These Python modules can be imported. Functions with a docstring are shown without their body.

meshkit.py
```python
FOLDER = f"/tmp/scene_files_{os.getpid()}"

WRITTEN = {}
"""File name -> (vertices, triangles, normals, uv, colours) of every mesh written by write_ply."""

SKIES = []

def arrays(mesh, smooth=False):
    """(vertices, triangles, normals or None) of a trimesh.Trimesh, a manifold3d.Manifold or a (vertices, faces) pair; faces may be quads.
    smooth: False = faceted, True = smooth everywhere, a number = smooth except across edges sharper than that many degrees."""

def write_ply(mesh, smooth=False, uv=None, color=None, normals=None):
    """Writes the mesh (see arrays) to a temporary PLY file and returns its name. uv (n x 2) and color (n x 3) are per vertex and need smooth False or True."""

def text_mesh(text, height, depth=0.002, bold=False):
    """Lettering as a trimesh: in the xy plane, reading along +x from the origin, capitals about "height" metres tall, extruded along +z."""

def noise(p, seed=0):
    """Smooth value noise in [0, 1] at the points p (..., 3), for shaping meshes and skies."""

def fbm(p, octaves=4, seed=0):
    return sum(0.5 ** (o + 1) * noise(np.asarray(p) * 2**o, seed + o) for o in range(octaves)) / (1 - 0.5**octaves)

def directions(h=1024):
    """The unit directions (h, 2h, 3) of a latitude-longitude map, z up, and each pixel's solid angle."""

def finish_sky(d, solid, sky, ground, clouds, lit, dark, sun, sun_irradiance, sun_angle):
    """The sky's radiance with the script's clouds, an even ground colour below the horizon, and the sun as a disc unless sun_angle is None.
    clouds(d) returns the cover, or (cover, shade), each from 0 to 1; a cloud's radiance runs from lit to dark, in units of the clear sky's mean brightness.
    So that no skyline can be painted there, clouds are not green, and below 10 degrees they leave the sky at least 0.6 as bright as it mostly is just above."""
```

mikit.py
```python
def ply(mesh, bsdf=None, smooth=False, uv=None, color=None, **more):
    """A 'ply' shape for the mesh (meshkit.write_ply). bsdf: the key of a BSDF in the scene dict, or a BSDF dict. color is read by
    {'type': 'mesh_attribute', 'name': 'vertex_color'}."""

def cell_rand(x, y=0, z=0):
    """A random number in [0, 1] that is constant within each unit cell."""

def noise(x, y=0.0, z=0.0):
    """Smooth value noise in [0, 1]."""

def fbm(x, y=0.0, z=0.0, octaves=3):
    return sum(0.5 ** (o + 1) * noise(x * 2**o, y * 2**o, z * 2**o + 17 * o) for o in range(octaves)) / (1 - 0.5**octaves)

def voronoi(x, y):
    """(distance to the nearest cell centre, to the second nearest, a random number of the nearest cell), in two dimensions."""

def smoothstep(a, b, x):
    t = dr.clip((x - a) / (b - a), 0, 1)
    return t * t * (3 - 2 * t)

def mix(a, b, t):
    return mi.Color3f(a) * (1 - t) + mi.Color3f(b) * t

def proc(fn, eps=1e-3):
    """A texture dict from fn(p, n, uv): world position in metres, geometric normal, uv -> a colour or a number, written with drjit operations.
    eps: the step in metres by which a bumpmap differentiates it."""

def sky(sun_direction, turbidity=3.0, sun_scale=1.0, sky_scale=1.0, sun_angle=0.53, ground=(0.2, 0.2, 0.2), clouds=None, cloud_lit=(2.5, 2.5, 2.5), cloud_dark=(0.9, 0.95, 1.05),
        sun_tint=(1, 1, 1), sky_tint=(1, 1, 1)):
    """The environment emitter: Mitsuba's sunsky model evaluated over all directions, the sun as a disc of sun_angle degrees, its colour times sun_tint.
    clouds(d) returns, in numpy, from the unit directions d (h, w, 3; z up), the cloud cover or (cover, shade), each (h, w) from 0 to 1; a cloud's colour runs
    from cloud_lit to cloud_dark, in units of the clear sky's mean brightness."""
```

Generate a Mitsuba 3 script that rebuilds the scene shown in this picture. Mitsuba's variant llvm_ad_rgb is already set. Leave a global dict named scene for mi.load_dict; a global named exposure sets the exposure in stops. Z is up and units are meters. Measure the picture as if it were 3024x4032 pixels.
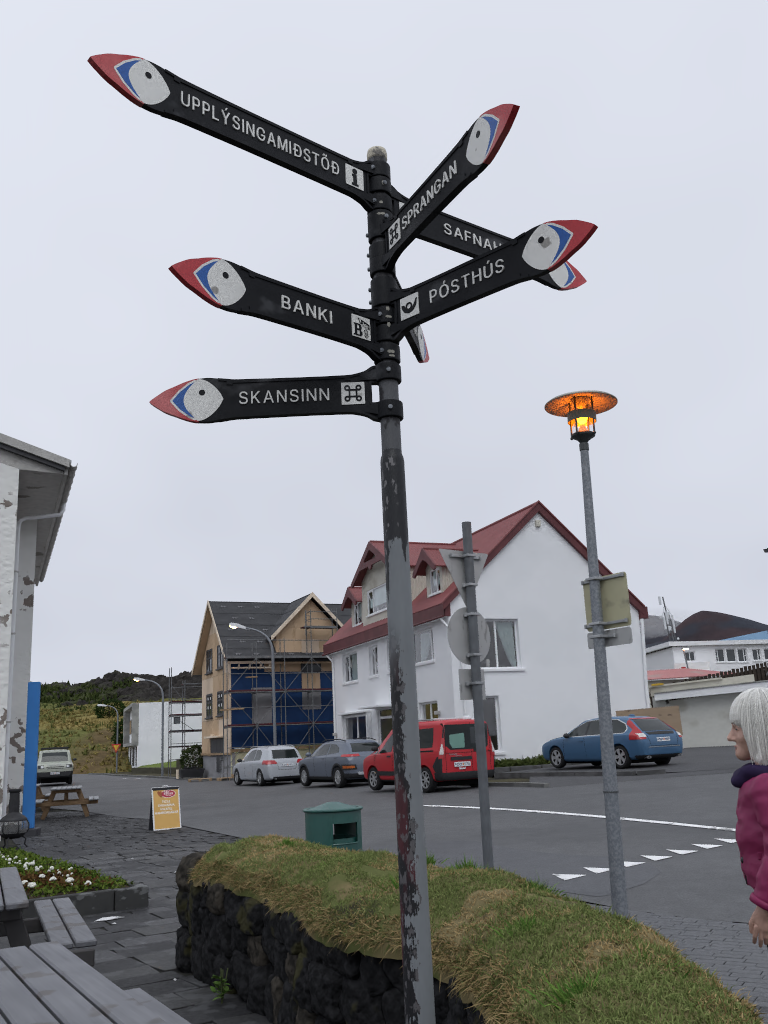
import math, random
import numpy as np, trimesh, manifold3d as m3
import drjit as dr, mitsuba as mi, mikit, meshkit
from shapely.geometry import Polygon, LineString, Point, box as sbox, MultiPolygon
from shapely import affinity, union_all
from shapely.prepared import prep
from mikit import ply, proc, noise, fbm, mix, smoothstep, cell_rand, voronoi
random.seed(7); RNG = np.random.default_rng(7)
scene, labels = {}, {}
T4 = mi.ScalarTransform4f
PI = math.pi
# ------------------------------------------------------------------ camera, sky, exposure
EYE = 1.55
_p, _r = math.radians(13.846), math.radians(2.7)
FWD = np.array([0, math.cos(_p), math.sin(_p)])
_u0 = np.array([0, -math.sin(_p), math.cos(_p)])
UP = math.sin(_r) * np.array([1., 0, 0]) + math.cos(_r) * _u0
scene['camera'] = {'type': 'perspective', 'fov': 45.02, 'fov_axis': 'x', 'near_clip': 0.05, 'far_clip': 6000.0,
    'to_world': T4().look_at(origin=[0, 0, EYE], target=[float(FWD[0]), float(FWD[1]), float(EYE + FWD[2])], up=[float(v) for v in UP])}
def cloud_deck(d):
    q = d / np.maximum(d[..., 2:3] + 0.25, 0.05)
    n = meshkit.fbm(np.stack([q[..., 0] * 1.3 + 5, q[..., 1] * 0.9, q[..., 2] * 0], -1), 4, seed=3)
    low = np.clip(1 - np.clip(d[..., 2], 0, 1) / 0.72, 0, 1) ** 1.3            # an overcast sky: the zenith brighter than the horizon
    return np.ones(d.shape[:2]), np.clip((n - 0.5) * 1.0 + 0.62 * low + 0.08, 0, 1)
scene['sky'] = mikit.sky((0.1, -0.75, 1.0), turbidity=3, sun_scale=0.1, sun_angle=40, sun_tint=(0.72, 0.88, 1.16), clouds=cloud_deck,
    cloud_lit=(1.0, 1.045, 1.16), cloud_dark=(0.70, 0.738, 0.85), ground=(0.1, 0.1, 0.1))
exposure = 3.15
# ------------------------------------------------------------------ materials
_mix = mix
def mix(a, b, t):
    f = lambda c: [float(k) for k in c] if isinstance(c, (tuple, list, np.ndarray)) else c
    return _mix(f(a), f(b), t)
def rgb(c): return {'type': 'rgb', 'value': [float(v) for v in c]}
def mat(name, col, rough=0.6, spec=0.5, bump=None, bs=1.0, **kw):
    c = proc(col) if callable(col) else (col if isinstance(col, dict) else rgb(col))
    b = {'type': 'principled', 'base_color': c, 'roughness': proc(rough) if callable(rough) else rough, 'specular': spec, **kw}
    if bump is not None:
        b = {'type': 'bumpmap', 'scale': bs, 'nested_texture': proc(bump, 2e-3), 'b': b}
    scene[name] = {'type': 'twosided', 'b': b}
    return name
VC = {'type': 'mesh_attribute', 'name': 'vertex_color'}
def speck(a, b, s, lo=.35, hi=.65, oct=3):
    return lambda p, n, uv: mix(a, b, smoothstep(lo, hi, fbm(p.x * s, p.y * s, p.z * s, oct)))
def var(c, amt, s, s2=None):          # a colour with even-handed mottling
    c = np.array(c)
    return speck(c * (1 - amt), c * (1 + amt), s, .2, .8)
def worn(base, wear, s, lo, hi, amt=.12):
    base = np.array(base)
    def f(p, n, uv):
        a = fbm(p.x * s, p.y * s, p.z * s, 4)
        g = fbm(p.x * 9 + 3, p.y * 9, p.z * 9, 2)
        return mix(mix(base * (1 - amt), base * (1 + amt), g), wear, smoothstep(lo, hi, a))
    return f
# ------------------------------------------------------------------ mesh helpers
def TM(v, f): return trimesh.Trimesh(np.asarray(v, float), np.asarray(f, int), process=False)
def cat(*ms):
    ms = [m for m in (ms[0] if len(ms) == 1 and isinstance(ms[0], (list, tuple)) else ms) if m is not None and len(m.faces)]
    n, V, F = 0, [], []
    for m in ms:
        V.append(m.vertices); F.append(m.faces + n); n += len(m.vertices)
    return TM(np.vstack(V), np.vstack(F))
def tf(m, M): return TM(m.vertices @ M[:3, :3].T + M[:3, 3], m.faces if np.linalg.det(M[:3, :3]) > 0 else m.faces[:, ::-1])
def frame(o, yaw=0., s=1.):
    c, n = math.cos(yaw) * s, math.sin(yaw) * s
    M = np.eye(4); M[:2, :2] = [[c, -n], [n, c]]; M[2, 2] = s; M[:3, 3] = o
    return M
def axes(o, x, y, z):
    M = np.eye(4); M[:3, 0], M[:3, 1], M[:3, 2], M[:3, 3] = x, y, z, o
    return M
def mv(m, d): return TM(m.vertices + np.asarray(d, float), m.faces)
BF = np.array([[0, 2, 3], [0, 3, 1], [4, 5, 7], [4, 7, 6], [0, 1, 5], [0, 5, 4], [2, 6, 7], [2, 7, 3], [0, 4, 6], [0, 6, 2], [1, 3, 7], [1, 7, 5]])
def box(x0, x1, y0, y1, z0, z1):
    return TM([[x, y, z] for x in (x0, x1) for y in (y0, y1) for z in (z0, z1)], BF)
def hull(pts): return m2t(m3.Manifold.hull_points(np.asarray(pts, float)))
def cbox(x0, x1, y0, y1, z0, z1, c=.01):       # chamfered box
    P = []
    for x, sx in ((x0, 1), (x1, -1)):
        for y, sy in ((y0, 1), (y1, -1)):
            for z, sz in ((z0, 1), (z1, -1)):
                P += [(x + sx * c, y + sy * c, z), (x + sx * c, y, z + sz * c), (x, y + sy * c, z + sz * c)]
    return hull(P)
def m2t(m):
    q = m.to_mesh(); return TM(q.vert_properties[:, :3], q.tri_verts)
def t2m(t):
    t = trimesh.Trimesh(t.vertices, t.faces, process=False); t.merge_vertices()
    return m3.Manifold(m3.Mesh(np.asarray(t.vertices, np.float32), np.asarray(t.faces, np.uint32)))
def polys(g):
    if g.is_empty: return []
    return [q for q in getattr(g, 'geoms', [g]) if q.geom_type == 'Polygon' and q.area > 1e-7]
def slab(poly, t0, t1, M=None):                 # polygon (x,y) extruded from z=t0 to t1, then M
    ms = []
    for q in polys(poly if not isinstance(poly, (list, tuple)) else Polygon(poly)):
        e = trimesh.creation.extrude_polygon(q, t1 - t0, engine='earcut')
        ms.append(mv(TM(e.vertices, e.faces), (0, 0, t0)))
    m = cat(ms)
    return m if M is None else tf(m, M)
XZ = np.array([[1, 0, 0, 0], [0, 0, -1, 0], [0, 1, 0, 0], [0, 0, 0, 1.]])   # (x,y)->(x,z), thickness -> -y
YZ = np.array([[0, 0, 1, 0], [1, 0, 0, 0], [0, 1, 0, 0], [0, 0, 0, 1.]])    # (x,y)->(y,z), thickness -> x
def slabxz(poly, y0, y1): return slab(poly, -y1, -y0, XZ)
def slabyz(poly, x0, x1): return slab(poly, x0, x1, YZ)
def tube(path, r, n=8, cap=True):
    P = np.asarray(path, float); k = len(P); R = np.broadcast_to(np.asarray(r, float), (k,))
    d = np.gradient(P, axis=0); d /= np.linalg.norm(d, axis=1, keepdims=True) + 1e-12
    up = np.array([0, 0, 1.]) if abs(d[0, 2]) < .9 else np.array([1., 0, 0])
    V = []; a = np.arange(n) * 2 * PI / n
    for i in range(k):
        x = np.cross(up, d[i]); x /= np.linalg.norm(x) + 1e-12; y = np.cross(d[i], x); up = y if k > 2 else up
        V.append(P[i] + R[i] * (np.cos(a)[:, None] * x + np.sin(a)[:, None] * y))
    V = np.vstack(V); F = []
    for i in range(k - 1):
        for j in range(n):
            q, s = i * n + j, i * n + (j + 1) % n
            F += [[q, s, s + n], [q, s + n, q + n]]
    if cap:
        V = np.vstack([V, P[0], P[-1]]); c0 = k * n
        for j in range(n):
            F += [[c0, (j + 1) % n, j], [c0 + 1, (k - 1) * n + j, (k - 1) * n + (j + 1) % n]]
    return TM(V, F)
def lathe(prof, n=32, a0=0., a1=2 * PI):          # prof: (r,z) rows, around z
    prof = np.asarray(prof, float); full = abs(a1 - a0 - 2 * PI) < 1e-6
    a = np.linspace(a0, a1, n + (0 if full else 1), endpoint=not full); m = len(a); k = len(prof)
    V = np.stack([np.outer(prof[:, 0], np.cos(a)), np.outer(prof[:, 0], np.sin(a)), np.outer(prof[:, 1], np.ones(m))], -1).reshape(-1, 3)
    F = []
    for i in range(k - 1):
        for j in range(m if full else m - 1):
            q, s = i * m + j, i * m + (j + 1) % m
            F += [[q, s, s + m], [q, s + m, q + m]]
    return TM(V, F)
def cyl(p0, p1, r, n=12): return tube([p0, p1], r, n)
def sphere(c, r, sub=2):
    s = trimesh.creation.icosphere(subdivisions=sub); return TM(s.vertices * np.asarray(r) + np.asarray(c), s.faces)
def beam(p0, p1, w, h, roll=None):                 # a plank from p0 to p1, w across (horizontal), h thick
    p0, p1 = np.asarray(p0, float), np.asarray(p1, float); d = p1 - p0; L = np.linalg.norm(d); d /= L
    up = np.array([0, 0, 1.]) if abs(d[2]) < .95 else np.array([0, 1., 0])
    if roll is not None: up = np.asarray(roll, float)
    y = np.cross(up, d); y /= np.linalg.norm(y); z = np.cross(d, y)
    c = min(w, h) * .12
    return tf(cbox(0, L, -w / 2, w / 2, -h / 2, h / 2, c), axes(p0, d, y, z))
def text(t, h, depth, width=None, bold=False, spread=0., bar=False):
    if spread:
        ms, x = [], 0.
        for ch in t:
            if ch == ' ': x += h * .45; continue
            g = meshkit.text_mesh(ch, h, depth, bold) if ch != 'I' else box(0, h * .135, 0, h, 0, depth); g = TM(g.vertices, g.faces)
            x0, x1 = g.vertices[:, 0].min(), g.vertices[:, 0].max()
            ms.append(mv(g, (x - x0, 0, 0))); x += x1 - x0 + spread * h
        m = cat(ms)
    else:
        m = meshkit.text_mesh(t, h, depth, bold); m = TM(m.vertices, m.faces)
    m.vertices[:, 0] -= m.vertices[:, 0].min()
    if width: m.vertices[:, 0] *= width / m.vertices[:, 0].max()
    return m
def grid_mesh(P):                                    # P (n,m,3)
    n, m = P.shape[:2]; i = np.arange(n * m).reshape(n, m)
    a, b, c, d = i[:-1, :-1].ravel(), i[1:, :-1].ravel(), i[1:, 1:].ravel(), i[:-1, 1:].ravel()
    return TM(P.reshape(-1, 3), np.vstack([np.stack([a, b, c], 1), np.stack([a, c, d], 1)]))
def surface_net(f, lo, hi, h):                      # the zero surface of f(points) as a smooth mesh
    ax = [np.arange(a, b + h, h) for a, b in zip(lo, hi)]
    G = np.stack(np.meshgrid(*ax, indexing='ij'), -1); v = f(G.reshape(-1, 3)).reshape(G.shape[:3]); s = v < 0
    n = np.array(v.shape) - 1
    acc = np.zeros((*n, 3)); cnt = np.zeros(tuple(n))
    cor = [(a, b, c) for a in (0, 1) for b in (0, 1) for c in (0, 1)]
    def at(A, o): return A[o[0]:o[0] + n[0], o[1]:o[1] + n[1], o[2]:o[2] + n[2]]
    for o in cor:
        for k in range(3):
            if o[k]: continue
            q = tuple(x + (i == k) for i, x in enumerate(o))
            va, vb = at(v, o), at(v, q); cr = at(s, o) != at(s, q)
            t = np.where(cr, va / np.where(cr, va - vb, 1), 0)
            pos = np.array(o, float)[None, None, None] + t[..., None] * np.eye(3)[k]
            acc += cr[..., None] * pos; cnt += cr
    on = cnt > 0; idx = -np.ones(tuple(n), int); idx[on] = np.arange(on.sum())
    V = (np.argwhere(on) + acc[on] / cnt[on][:, None]) * h + np.array([a[0] for a in ax])
    F = []
    for k in range(3):
        u, w = (k + 1) % 3, (k + 2) % 3
        sl = [slice(1, n[i]) for i in range(3)]; sl[k] = slice(0, n[k])
        A = s[tuple(sl)]; sh = list(sl); sh[k] = slice(1, n[k] + 1); B = s[tuple(sh)]
        cr = np.argwhere(A != B)
        if not len(cr): continue
        base = cr.copy(); base[:, u] += 1; base[:, w] += 1
        e = np.eye(3, dtype=int)
        q = [idx[tuple((base - d).T)] for d in (0 * e[0], e[u], e[u] + e[w], e[w])]
        fl = A[tuple(cr.T)]
        Q = np.stack(q, 1); Q[fl] = Q[fl][:, ::-1]; Q = Q[:, ::-1]
        F += [Q[:, [0, 1, 2]], Q[:, [0, 2, 3]]]
    return TM(V, np.vstack(F)[:, ::-1])
def vnorm(m):
    V, F = m.vertices, m.faces; n = np.zeros_like(V); c = np.cross(V[F[:, 1]] - V[F[:, 0]], V[F[:, 2]] - V[F[:, 0]])
    for k in range(3): np.add.at(n, F[:, k], c)
    return n / (np.linalg.norm(n, axis=1, keepdims=True) + 1e-12)
# ------------------------------------------------------------------ things and parts
def numbered(key):
    if key not in scene and key not in labels and key not in USED: USED.add(key); return key
    k = 1
    while f'{key}_{k:03d}' in USED: k += 1
    USED.add(f'{key}_{k:03d}'); return f'{key}_{k:03d}'
USED = set()
class Thing:
    def __init__(s, name, label, category, group=None, M=None, kind=None):
        s.key = numbered(name); s.M = np.eye(4) if M is None else M
        labels[s.key] = {'label': label, 'category': category}
        if group: labels[s.key]['group'] = group
        if kind: labels[s.key]['kind'] = kind
    def own(s, mesh, m, smooth=False, **kw): scene[s.key] = ply(tf(mesh, s.M), m, smooth, **kw); return s
    def add(s, part, mesh, m, smooth=False, label=None, under=None, kind=None, **kw):
        key = numbered((under or s.key) + '__' + part)
        scene[key] = ply(tf(mesh, s.M), m, smooth, **kw)
        if label or kind: labels[key] = {k: v for k, v in (('label', label), ('kind', kind)) if v}
        return key
    def node(s, part, label=None, under=None):      # a part that has only sub-parts
        key = numbered((under or s.key) + '__' + part)
        if label: labels[key] = {'label': label}
        return key
def setting(name, mesh, m, smooth=False, parent=None, kind='structure', **kw):
    key = numbered(name if parent is None else parent + '__' + name); scene[key] = ply(mesh, m, smooth, **kw)
    if parent is None: labels[key] = {'kind': kind}
    return key
# ------------------------------------------------------------------ terrain
def ss(a, b, t): t = np.clip((t - a) / (b - a), 0, 1); return t * t * (3 - 2 * t)
def sclip(x, lo, hi, k=1.5): return lo + k * np.logaddexp(0, (x - lo) / k) - k * np.logaddexp(0, (x - hi) / k)
def terr(x, y):
    x, y = np.asarray(x, float), np.asarray(y, float)
    return ss(8.5, 20, y) * (.06 + .04 * sclip(x, -7, 9) + .003 * np.clip(y, 0, 60))
def sheet(poly, dz, step=1.):                        # a polygon draped over the terrain
    poly = Polygon(poly) if not hasattr(poly, 'geom_type') else poly
    x0, y0, x1, y1 = poly.bounds; pp = prep(poly); V, F, k = [], [], 0
    for i in range(int((x1 - x0) / step) + 1):
        for j in range(int((y1 - y0) / step) + 1):
            c = sbox(x0 + i * step, y0 + j * step, x0 + (i + 1) * step, y0 + (j + 1) * step)
            if pp.contains(c): gs = [c]
            elif pp.intersects(c): gs = polys(poly.intersection(c))
            else: continue
            for g in gs:
                v, f = trimesh.creation.triangulate_polygon(g, engine='earcut')
                F.append(np.asarray(f) + k); V.append(v); k += len(v)
    V = np.vstack(V); F = np.vstack(F)
    m = TM(np.column_stack([V, terr(V[:, 0], V[:, 1]) + dz]), F)
    c = np.cross(m.vertices[F[:, 1]] - m.vertices[F[:, 0]], m.vertices[F[:, 2]] - m.vertices[F[:, 0]])[:, 2] < 0
    m.faces[c] = m.faces[c][:, ::-1]
    return m
# ------------------------------------------------------------------ setting: ground, road, pavement
def asphalt(base, a2, seed):
    def f(p, n, uv):
        g = fbm(p.x * 70 + seed, p.y * 70, 0, 2); w = fbm(p.x * .55 + seed, p.y * .55, 1.3, 4); k = fbm(p.x * 6, p.y * 6, seed, 3)
        c = mix(np.array(base) * .72, np.array(base) * 1.3, g)
        c = mix(c, mi.Color3f(a2), smoothstep(.5, .68, w) * .55)
        return c * (.86 + .28 * k)
    return f
mat('m_asphalt', asphalt((.076, .077, .080), (.056, .057, .060), 0), lambda p, n, uv: .5 + .3 * fbm(p.x * .8, p.y * .8, 3, 3), .4, bump=lambda p, n, uv: fbm(p.x * 55, p.y * 55, 0, 2), bs=.006)
mat('m_asphalt_lot', asphalt((.055, .055, .058), (.042, .042, .044), 9), .75, .3)
mat('m_asphalt_patch', asphalt((.060, .062, .068), (.049, .051, .057), 4), .55, .4)
mat('m_paint', worn((.62, .62, .62), (.2, .2, .2), 7, .6, .72), .7)
mat('m_earth', speck((.03, .028, .022), (.055, .05, .03), 1.5), .95, .1)
def slabcol(a, b):
    def f(p, n, uv):
        c = mix(a, b, fbm(p.x * 2.2, p.y * 2.2, 0, 3))
        g = fbm(p.x * 42, p.y * 42, p.z * 42, 2)
        c = c * (.7 + .6 * g)
        return mix(c, mi.Color3f(.08, .082, .086), smoothstep(.6, .74, fbm(p.x * 5.5, p.y * 5.5, 7, 4)) * .5)
    return f
mat('m_slab', slabcol((.018, .018, .0195), (.032, .032, .034)), lambda p, n, uv: .45 + .4 * fbm(p.x * 1.1, p.y * 1.1, 3, 3), .45, bump=lambda p, n, uv: fbm(p.x * 30, p.y * 30, 0, 3), bs=.012)
mat('m_slab_b', slabcol((.026, .026, .027), (.043, .043, .043)), .6, .4)
mat('m_slab_c', slabcol((.015, .015, .017), (.026, .026, .027)), .5, .45)
mat('m_paver', slabcol((.052, .054, .059), (.078, .08, .085)), .5, .45)
mat('m_paver_b', slabcol((.038, .039, .042), (.06, .061, .064)), .5, .45)
mat('m_joint', speck((.017, .017, .016), (.028, .028, .023), 4), .95, .1)
mat('m_kerb', speck((.10, .10, .10), (.16, .16, .155), 3), .85, .2)

gx = np.concatenate([-np.geomspace(160, 3200, 14)[::-1], np.arange(-150, 151, 5.), np.geomspace(160, 3200, 14)])
gy = np.concatenate([-np.geomspace(20, 3000, 12)[::-1], np.arange(-18, 40, 2.), np.arange(40, 240, 6.), np.geomspace(240, 3600, 14)])
GX, GY = np.meshgrid(gx, gy, indexing='ij')
setting('ground', grid_mesh(np.stack([GX, GY, terr(GX, GY) - .05], -1)), 'm_earth', True)
ROAD_EDGE = [(-45, 75), (-22, 45), (-10.03, 30.2), (-8.97, 28.5), (-7.26, 25.6), (-6.3, 24.4), (-4.9, 21.6), (-3.94, 19.6), (-2.46, 16.5), (-.6, 13.1), (.7, 11.1), (1.35, 9.9), (1.99, 8.81), (2.38, 8.31), (2.87, 7.91), (4.2, 7.0), (9, 4.2)]
road_poly = Polygon(ROAD_EDGE + [(30, 4), (30, 22), (3.6, 23.2), (3.3, 24.2), (-3.2, 41.5), (-8.2, 48.4), (-11.8, 53.6), (-21.0, 70.5), (-24.4, 79), (-30, 86), (-60, 100)])
road = setting('road', sheet(road_poly, .004, 1.), 'm_asphalt', True)
pave_poly = Polygon([(-45, 75), (-60, 60), (-30, -8), (12, -8), (9, 4.2)] + ROAD_EDGE[::-1][1:-1])
pavement = setting('pavement', sheet(pave_poly, -.012, 1.), 'm_joint', True)
lot_poly = Polygon([(3.3, 24.2), (3.6, 23.2), (30, 22), (30, 48), (12.5, 44.5), (8, 38), (4.6, 33)])
setting('drive', mv(sheet(lot_poly, .008, 1.), (0, 0, 0)), 'm_asphalt_lot', True)
setting('patch', sheet(Polygon([(.3, 14.6), (.42, 14.45), (.98, 14.15), (1.33, 13.29), (1.84, 12.45), (2.45, 11.93), (2.75, 11.3), (2.71, 10.77), (2.37, 10.16), (1.9, 9.64), (1.2, 10.6), (.2, 12.4), (-.6, 13.8)]).buffer(.12), .008, .6), 'm_asphalt_patch', True, parent=road)
def tri_marks():
    a = [(1.67, 10.96), (2.02, 10.77), (1.73, 10.5)]; b = [(3.73, 12.61), (4.06, 12.35), (3.79, 12.16)]
    for k in range(9):
        t = k / 5.
        q = [((1 - t) * np.array(p) + t * np.array(r)) for p, r in zip(a, b)]
        setting('give_way_triangle', sheet(Polygon(q), .013, .6), 'm_paint', parent=road)
tri_marks()
setting('white_line', sheet(Polygon([(.1, 21.85), (.06, 21.6), (4.61, 13.44), (9, 5.9), (9.15, 6.0), (4.72, 13.6)]), .013, .8), 'm_paint', parent=road)
for x, y in ((-17.6, 61.5), (-16.2, 59.5)):
    setting('lane_dash', sheet(Polygon([(x, y), (x + .5, y - .8), (x + .62, y - .72), (x + .12, y + .08)]), .013, .8), 'm_paint', parent=road)
# slabs of the pavement, one by one where they show
E1, E2 = np.array([-.837, -.547]), np.array([-.543, .84])
wall_front = np.array([(-1.64, 7.5), (-1.36, 6.94), (-1.04, 6.45), (-.75, 5.9), (-.5, 5.25), (-.31, 4.84), (-.12, 4.56), (.06, 4.33), (.2, 3.9), (.3, 3.42), (.335, 2.95), (.34, 2.4), (.3, 1.7), (.2, 1.0)])
wall_back = np.array([(-1.3, 7.85), (-.95, 7.75), (-.5, 7.2), (-.01, 6.28), (.25, 5.8), (.5, 5.32), (.68, 4.95), (.79, 4.42), (.87, 4.07), (.94, 3.72), (.95, 3.3), (.94, 2.95), (.9, 2.5), (.8, 1.3)])
WALL = Polygon(list(wall_front) + list(wall_back[::-1]))
BEDK = np.array([-2.62, 10.24])
BED = Polygon([BEDK, BEDK + 5.5 * E1, BEDK + 5.5 * E1 + 8 * E2, BEDK + 6.3 * E2])
def piece(poly, dz, h, c=.006):
    x, y = poly.centroid.x, poly.centroid.y
    q = poly.buffer(-c)
    if q.is_empty or q.geom_type != 'Polygon': return None
    a, b = np.array(poly.exterior.coords)[:-1], np.array(q.exterior.coords)[:-1]
    z = float(terr(x, y)) + dz
    return hull([(p[0], p[1], z - h) for p in a] + [(p[0], p[1], z - c) for p in a] + [(p[0], p[1], z) for p in b])
def lay(region, ex, ey, o, rows, lens, jit, gap, cut, near, mats, holder, name, base=0.):
    rr = random.Random(5); got = []
    pr_ = prep(region)
    y = rows[0]
    while y < rows[1]:
        h = rr.uniform(*lens[1]); x = rows[2] - rr.random() * .4
        while x < rows[3]:
            w = rr.uniform(*lens[0])
            c = [(x + gap, y + gap), (x + w - gap, y + gap), (x + w - gap, y + h - gap), (x + gap, y + h - gap)]
            q = Polygon([o + (a + rr.uniform(-jit, jit)) * ex + (b + rr.uniform(-jit, jit)) * ey for a, b in c])
            if pr_.intersects(q):
                g = polys(q.intersection(region).difference(cut))
                if g and max(g, key=lambda k: k.area).area > .3 * w * h:
                    g = max(g, key=lambda k: k.area).convex_hull
                    got.append((np.hypot(g.centroid.x, g.centroid.y), g))
            x += w
        y += h
    got.sort(key=lambda k: k[0]); far = {m: [] for m in mats}
    for i, (d, g) in enumerate(got):
        m = piece(g, base + rr.uniform(-.001, .0015), .03, .003)
        if m is None: continue
        mm = mats[rr.randrange(len(mats))]
        if i < near: setting(name, m, mm, parent=holder)
        else: far[mm].append(m)
    ms = [m for v in far.values() for m in v]
    if ms:
        k = setting(name + 's_beyond', cat(ms), mats[0], parent=holder); labels[k] = {'kind': 'stuff'}
cutout = union_all([WALL.buffer(-.05), BED.buffer(.0)])
seen = Polygon([(-3.2, 2.6), (-.7, 2.6), (.4, 4.0), (-.4, 6), (-1.4, 8), (-.3, 8.6), (.6, 11.2), (-2.46, 16.5), (-6.3, 24.4), (-10, 30), (-13, 30), (-8.6, 21.5), (-6.4, 16.8), (-4.0, 10.2), (-3.6, 6)]).intersection(pave_poly)
lay(seen, E1, E2, np.array([0., 0.]), (-2, 34, -8, 14), ((.34, .62), (.26, .42)), .03, .003, cutout, 298, ['m_slab', 'm_slab_b', 'm_slab', 'm_slab_c'], pavement, 'slab')
rp = Polygon([(1.0, 9.3), (1.7, 9.2), (1.99, 8.81), (2.38, 8.31), (2.87, 7.91), (3.5, 7.45), (3.3, 3.4), (1.0, 3.4)])
lay(rp, np.array([.85, -.53]), np.array([.53, .85]), np.array([1., 4.]), (-4, 6, -4, 4), ((.2, .2), (.1, .1)), .003, .0022, WALL.buffer(-.05), 298, ['m_paver', 'm_paver_b', 'm_paver', 'm_slab_b'], pavement, 'paver', .004)
# kerbs
def kerb(poly_pts, w, h, name='kerb'):
    P = np.array(poly_pts, float)
    for a, b in zip(P[:-1], P[1:]):
        L = np.linalg.norm(b - a); n = max(1, int(L / 1.2))
        for i in range(n):
            p, q = a + (b - a) * i / n, a + (b - a) * (i + 1) / n - (b - a) / L * .012
            za, zb = float(terr(*p)), float(terr(*q))
            d = (b - a) / L; nn = np.array([-d[1], d[0]]) * w
            pts = [(*p, za - .05), (*(p + nn), za - .05), (*q, zb - .05), (*(q + nn), zb - .05)]
            for c, z in ((0, h - .015), (.015, h)):
                e = nn / w
                pts += [(*(p + e * c), za + z), (*(p + nn - e * c), za + z), (*(q + e * c), zb + z), (*(q + nn - e * c), zb + z)]
            setting('kerbstone', hull(pts), 'm_kerb', parent='kerb')
labels['kerb'] = {'kind': 'structure'}; USED.add('kerb')
kerb([(3.55, 23.3), (3.2, 24.3), (.3, 30.5), (-3.2, 41.3)], -.14, .1)
kerb([(-8.2, 48.5), (-11.8, 53.6), (-20.6, 70.0), (-22.6, 74.5), (-25.5, 79.5)], -.16, .1)
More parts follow.
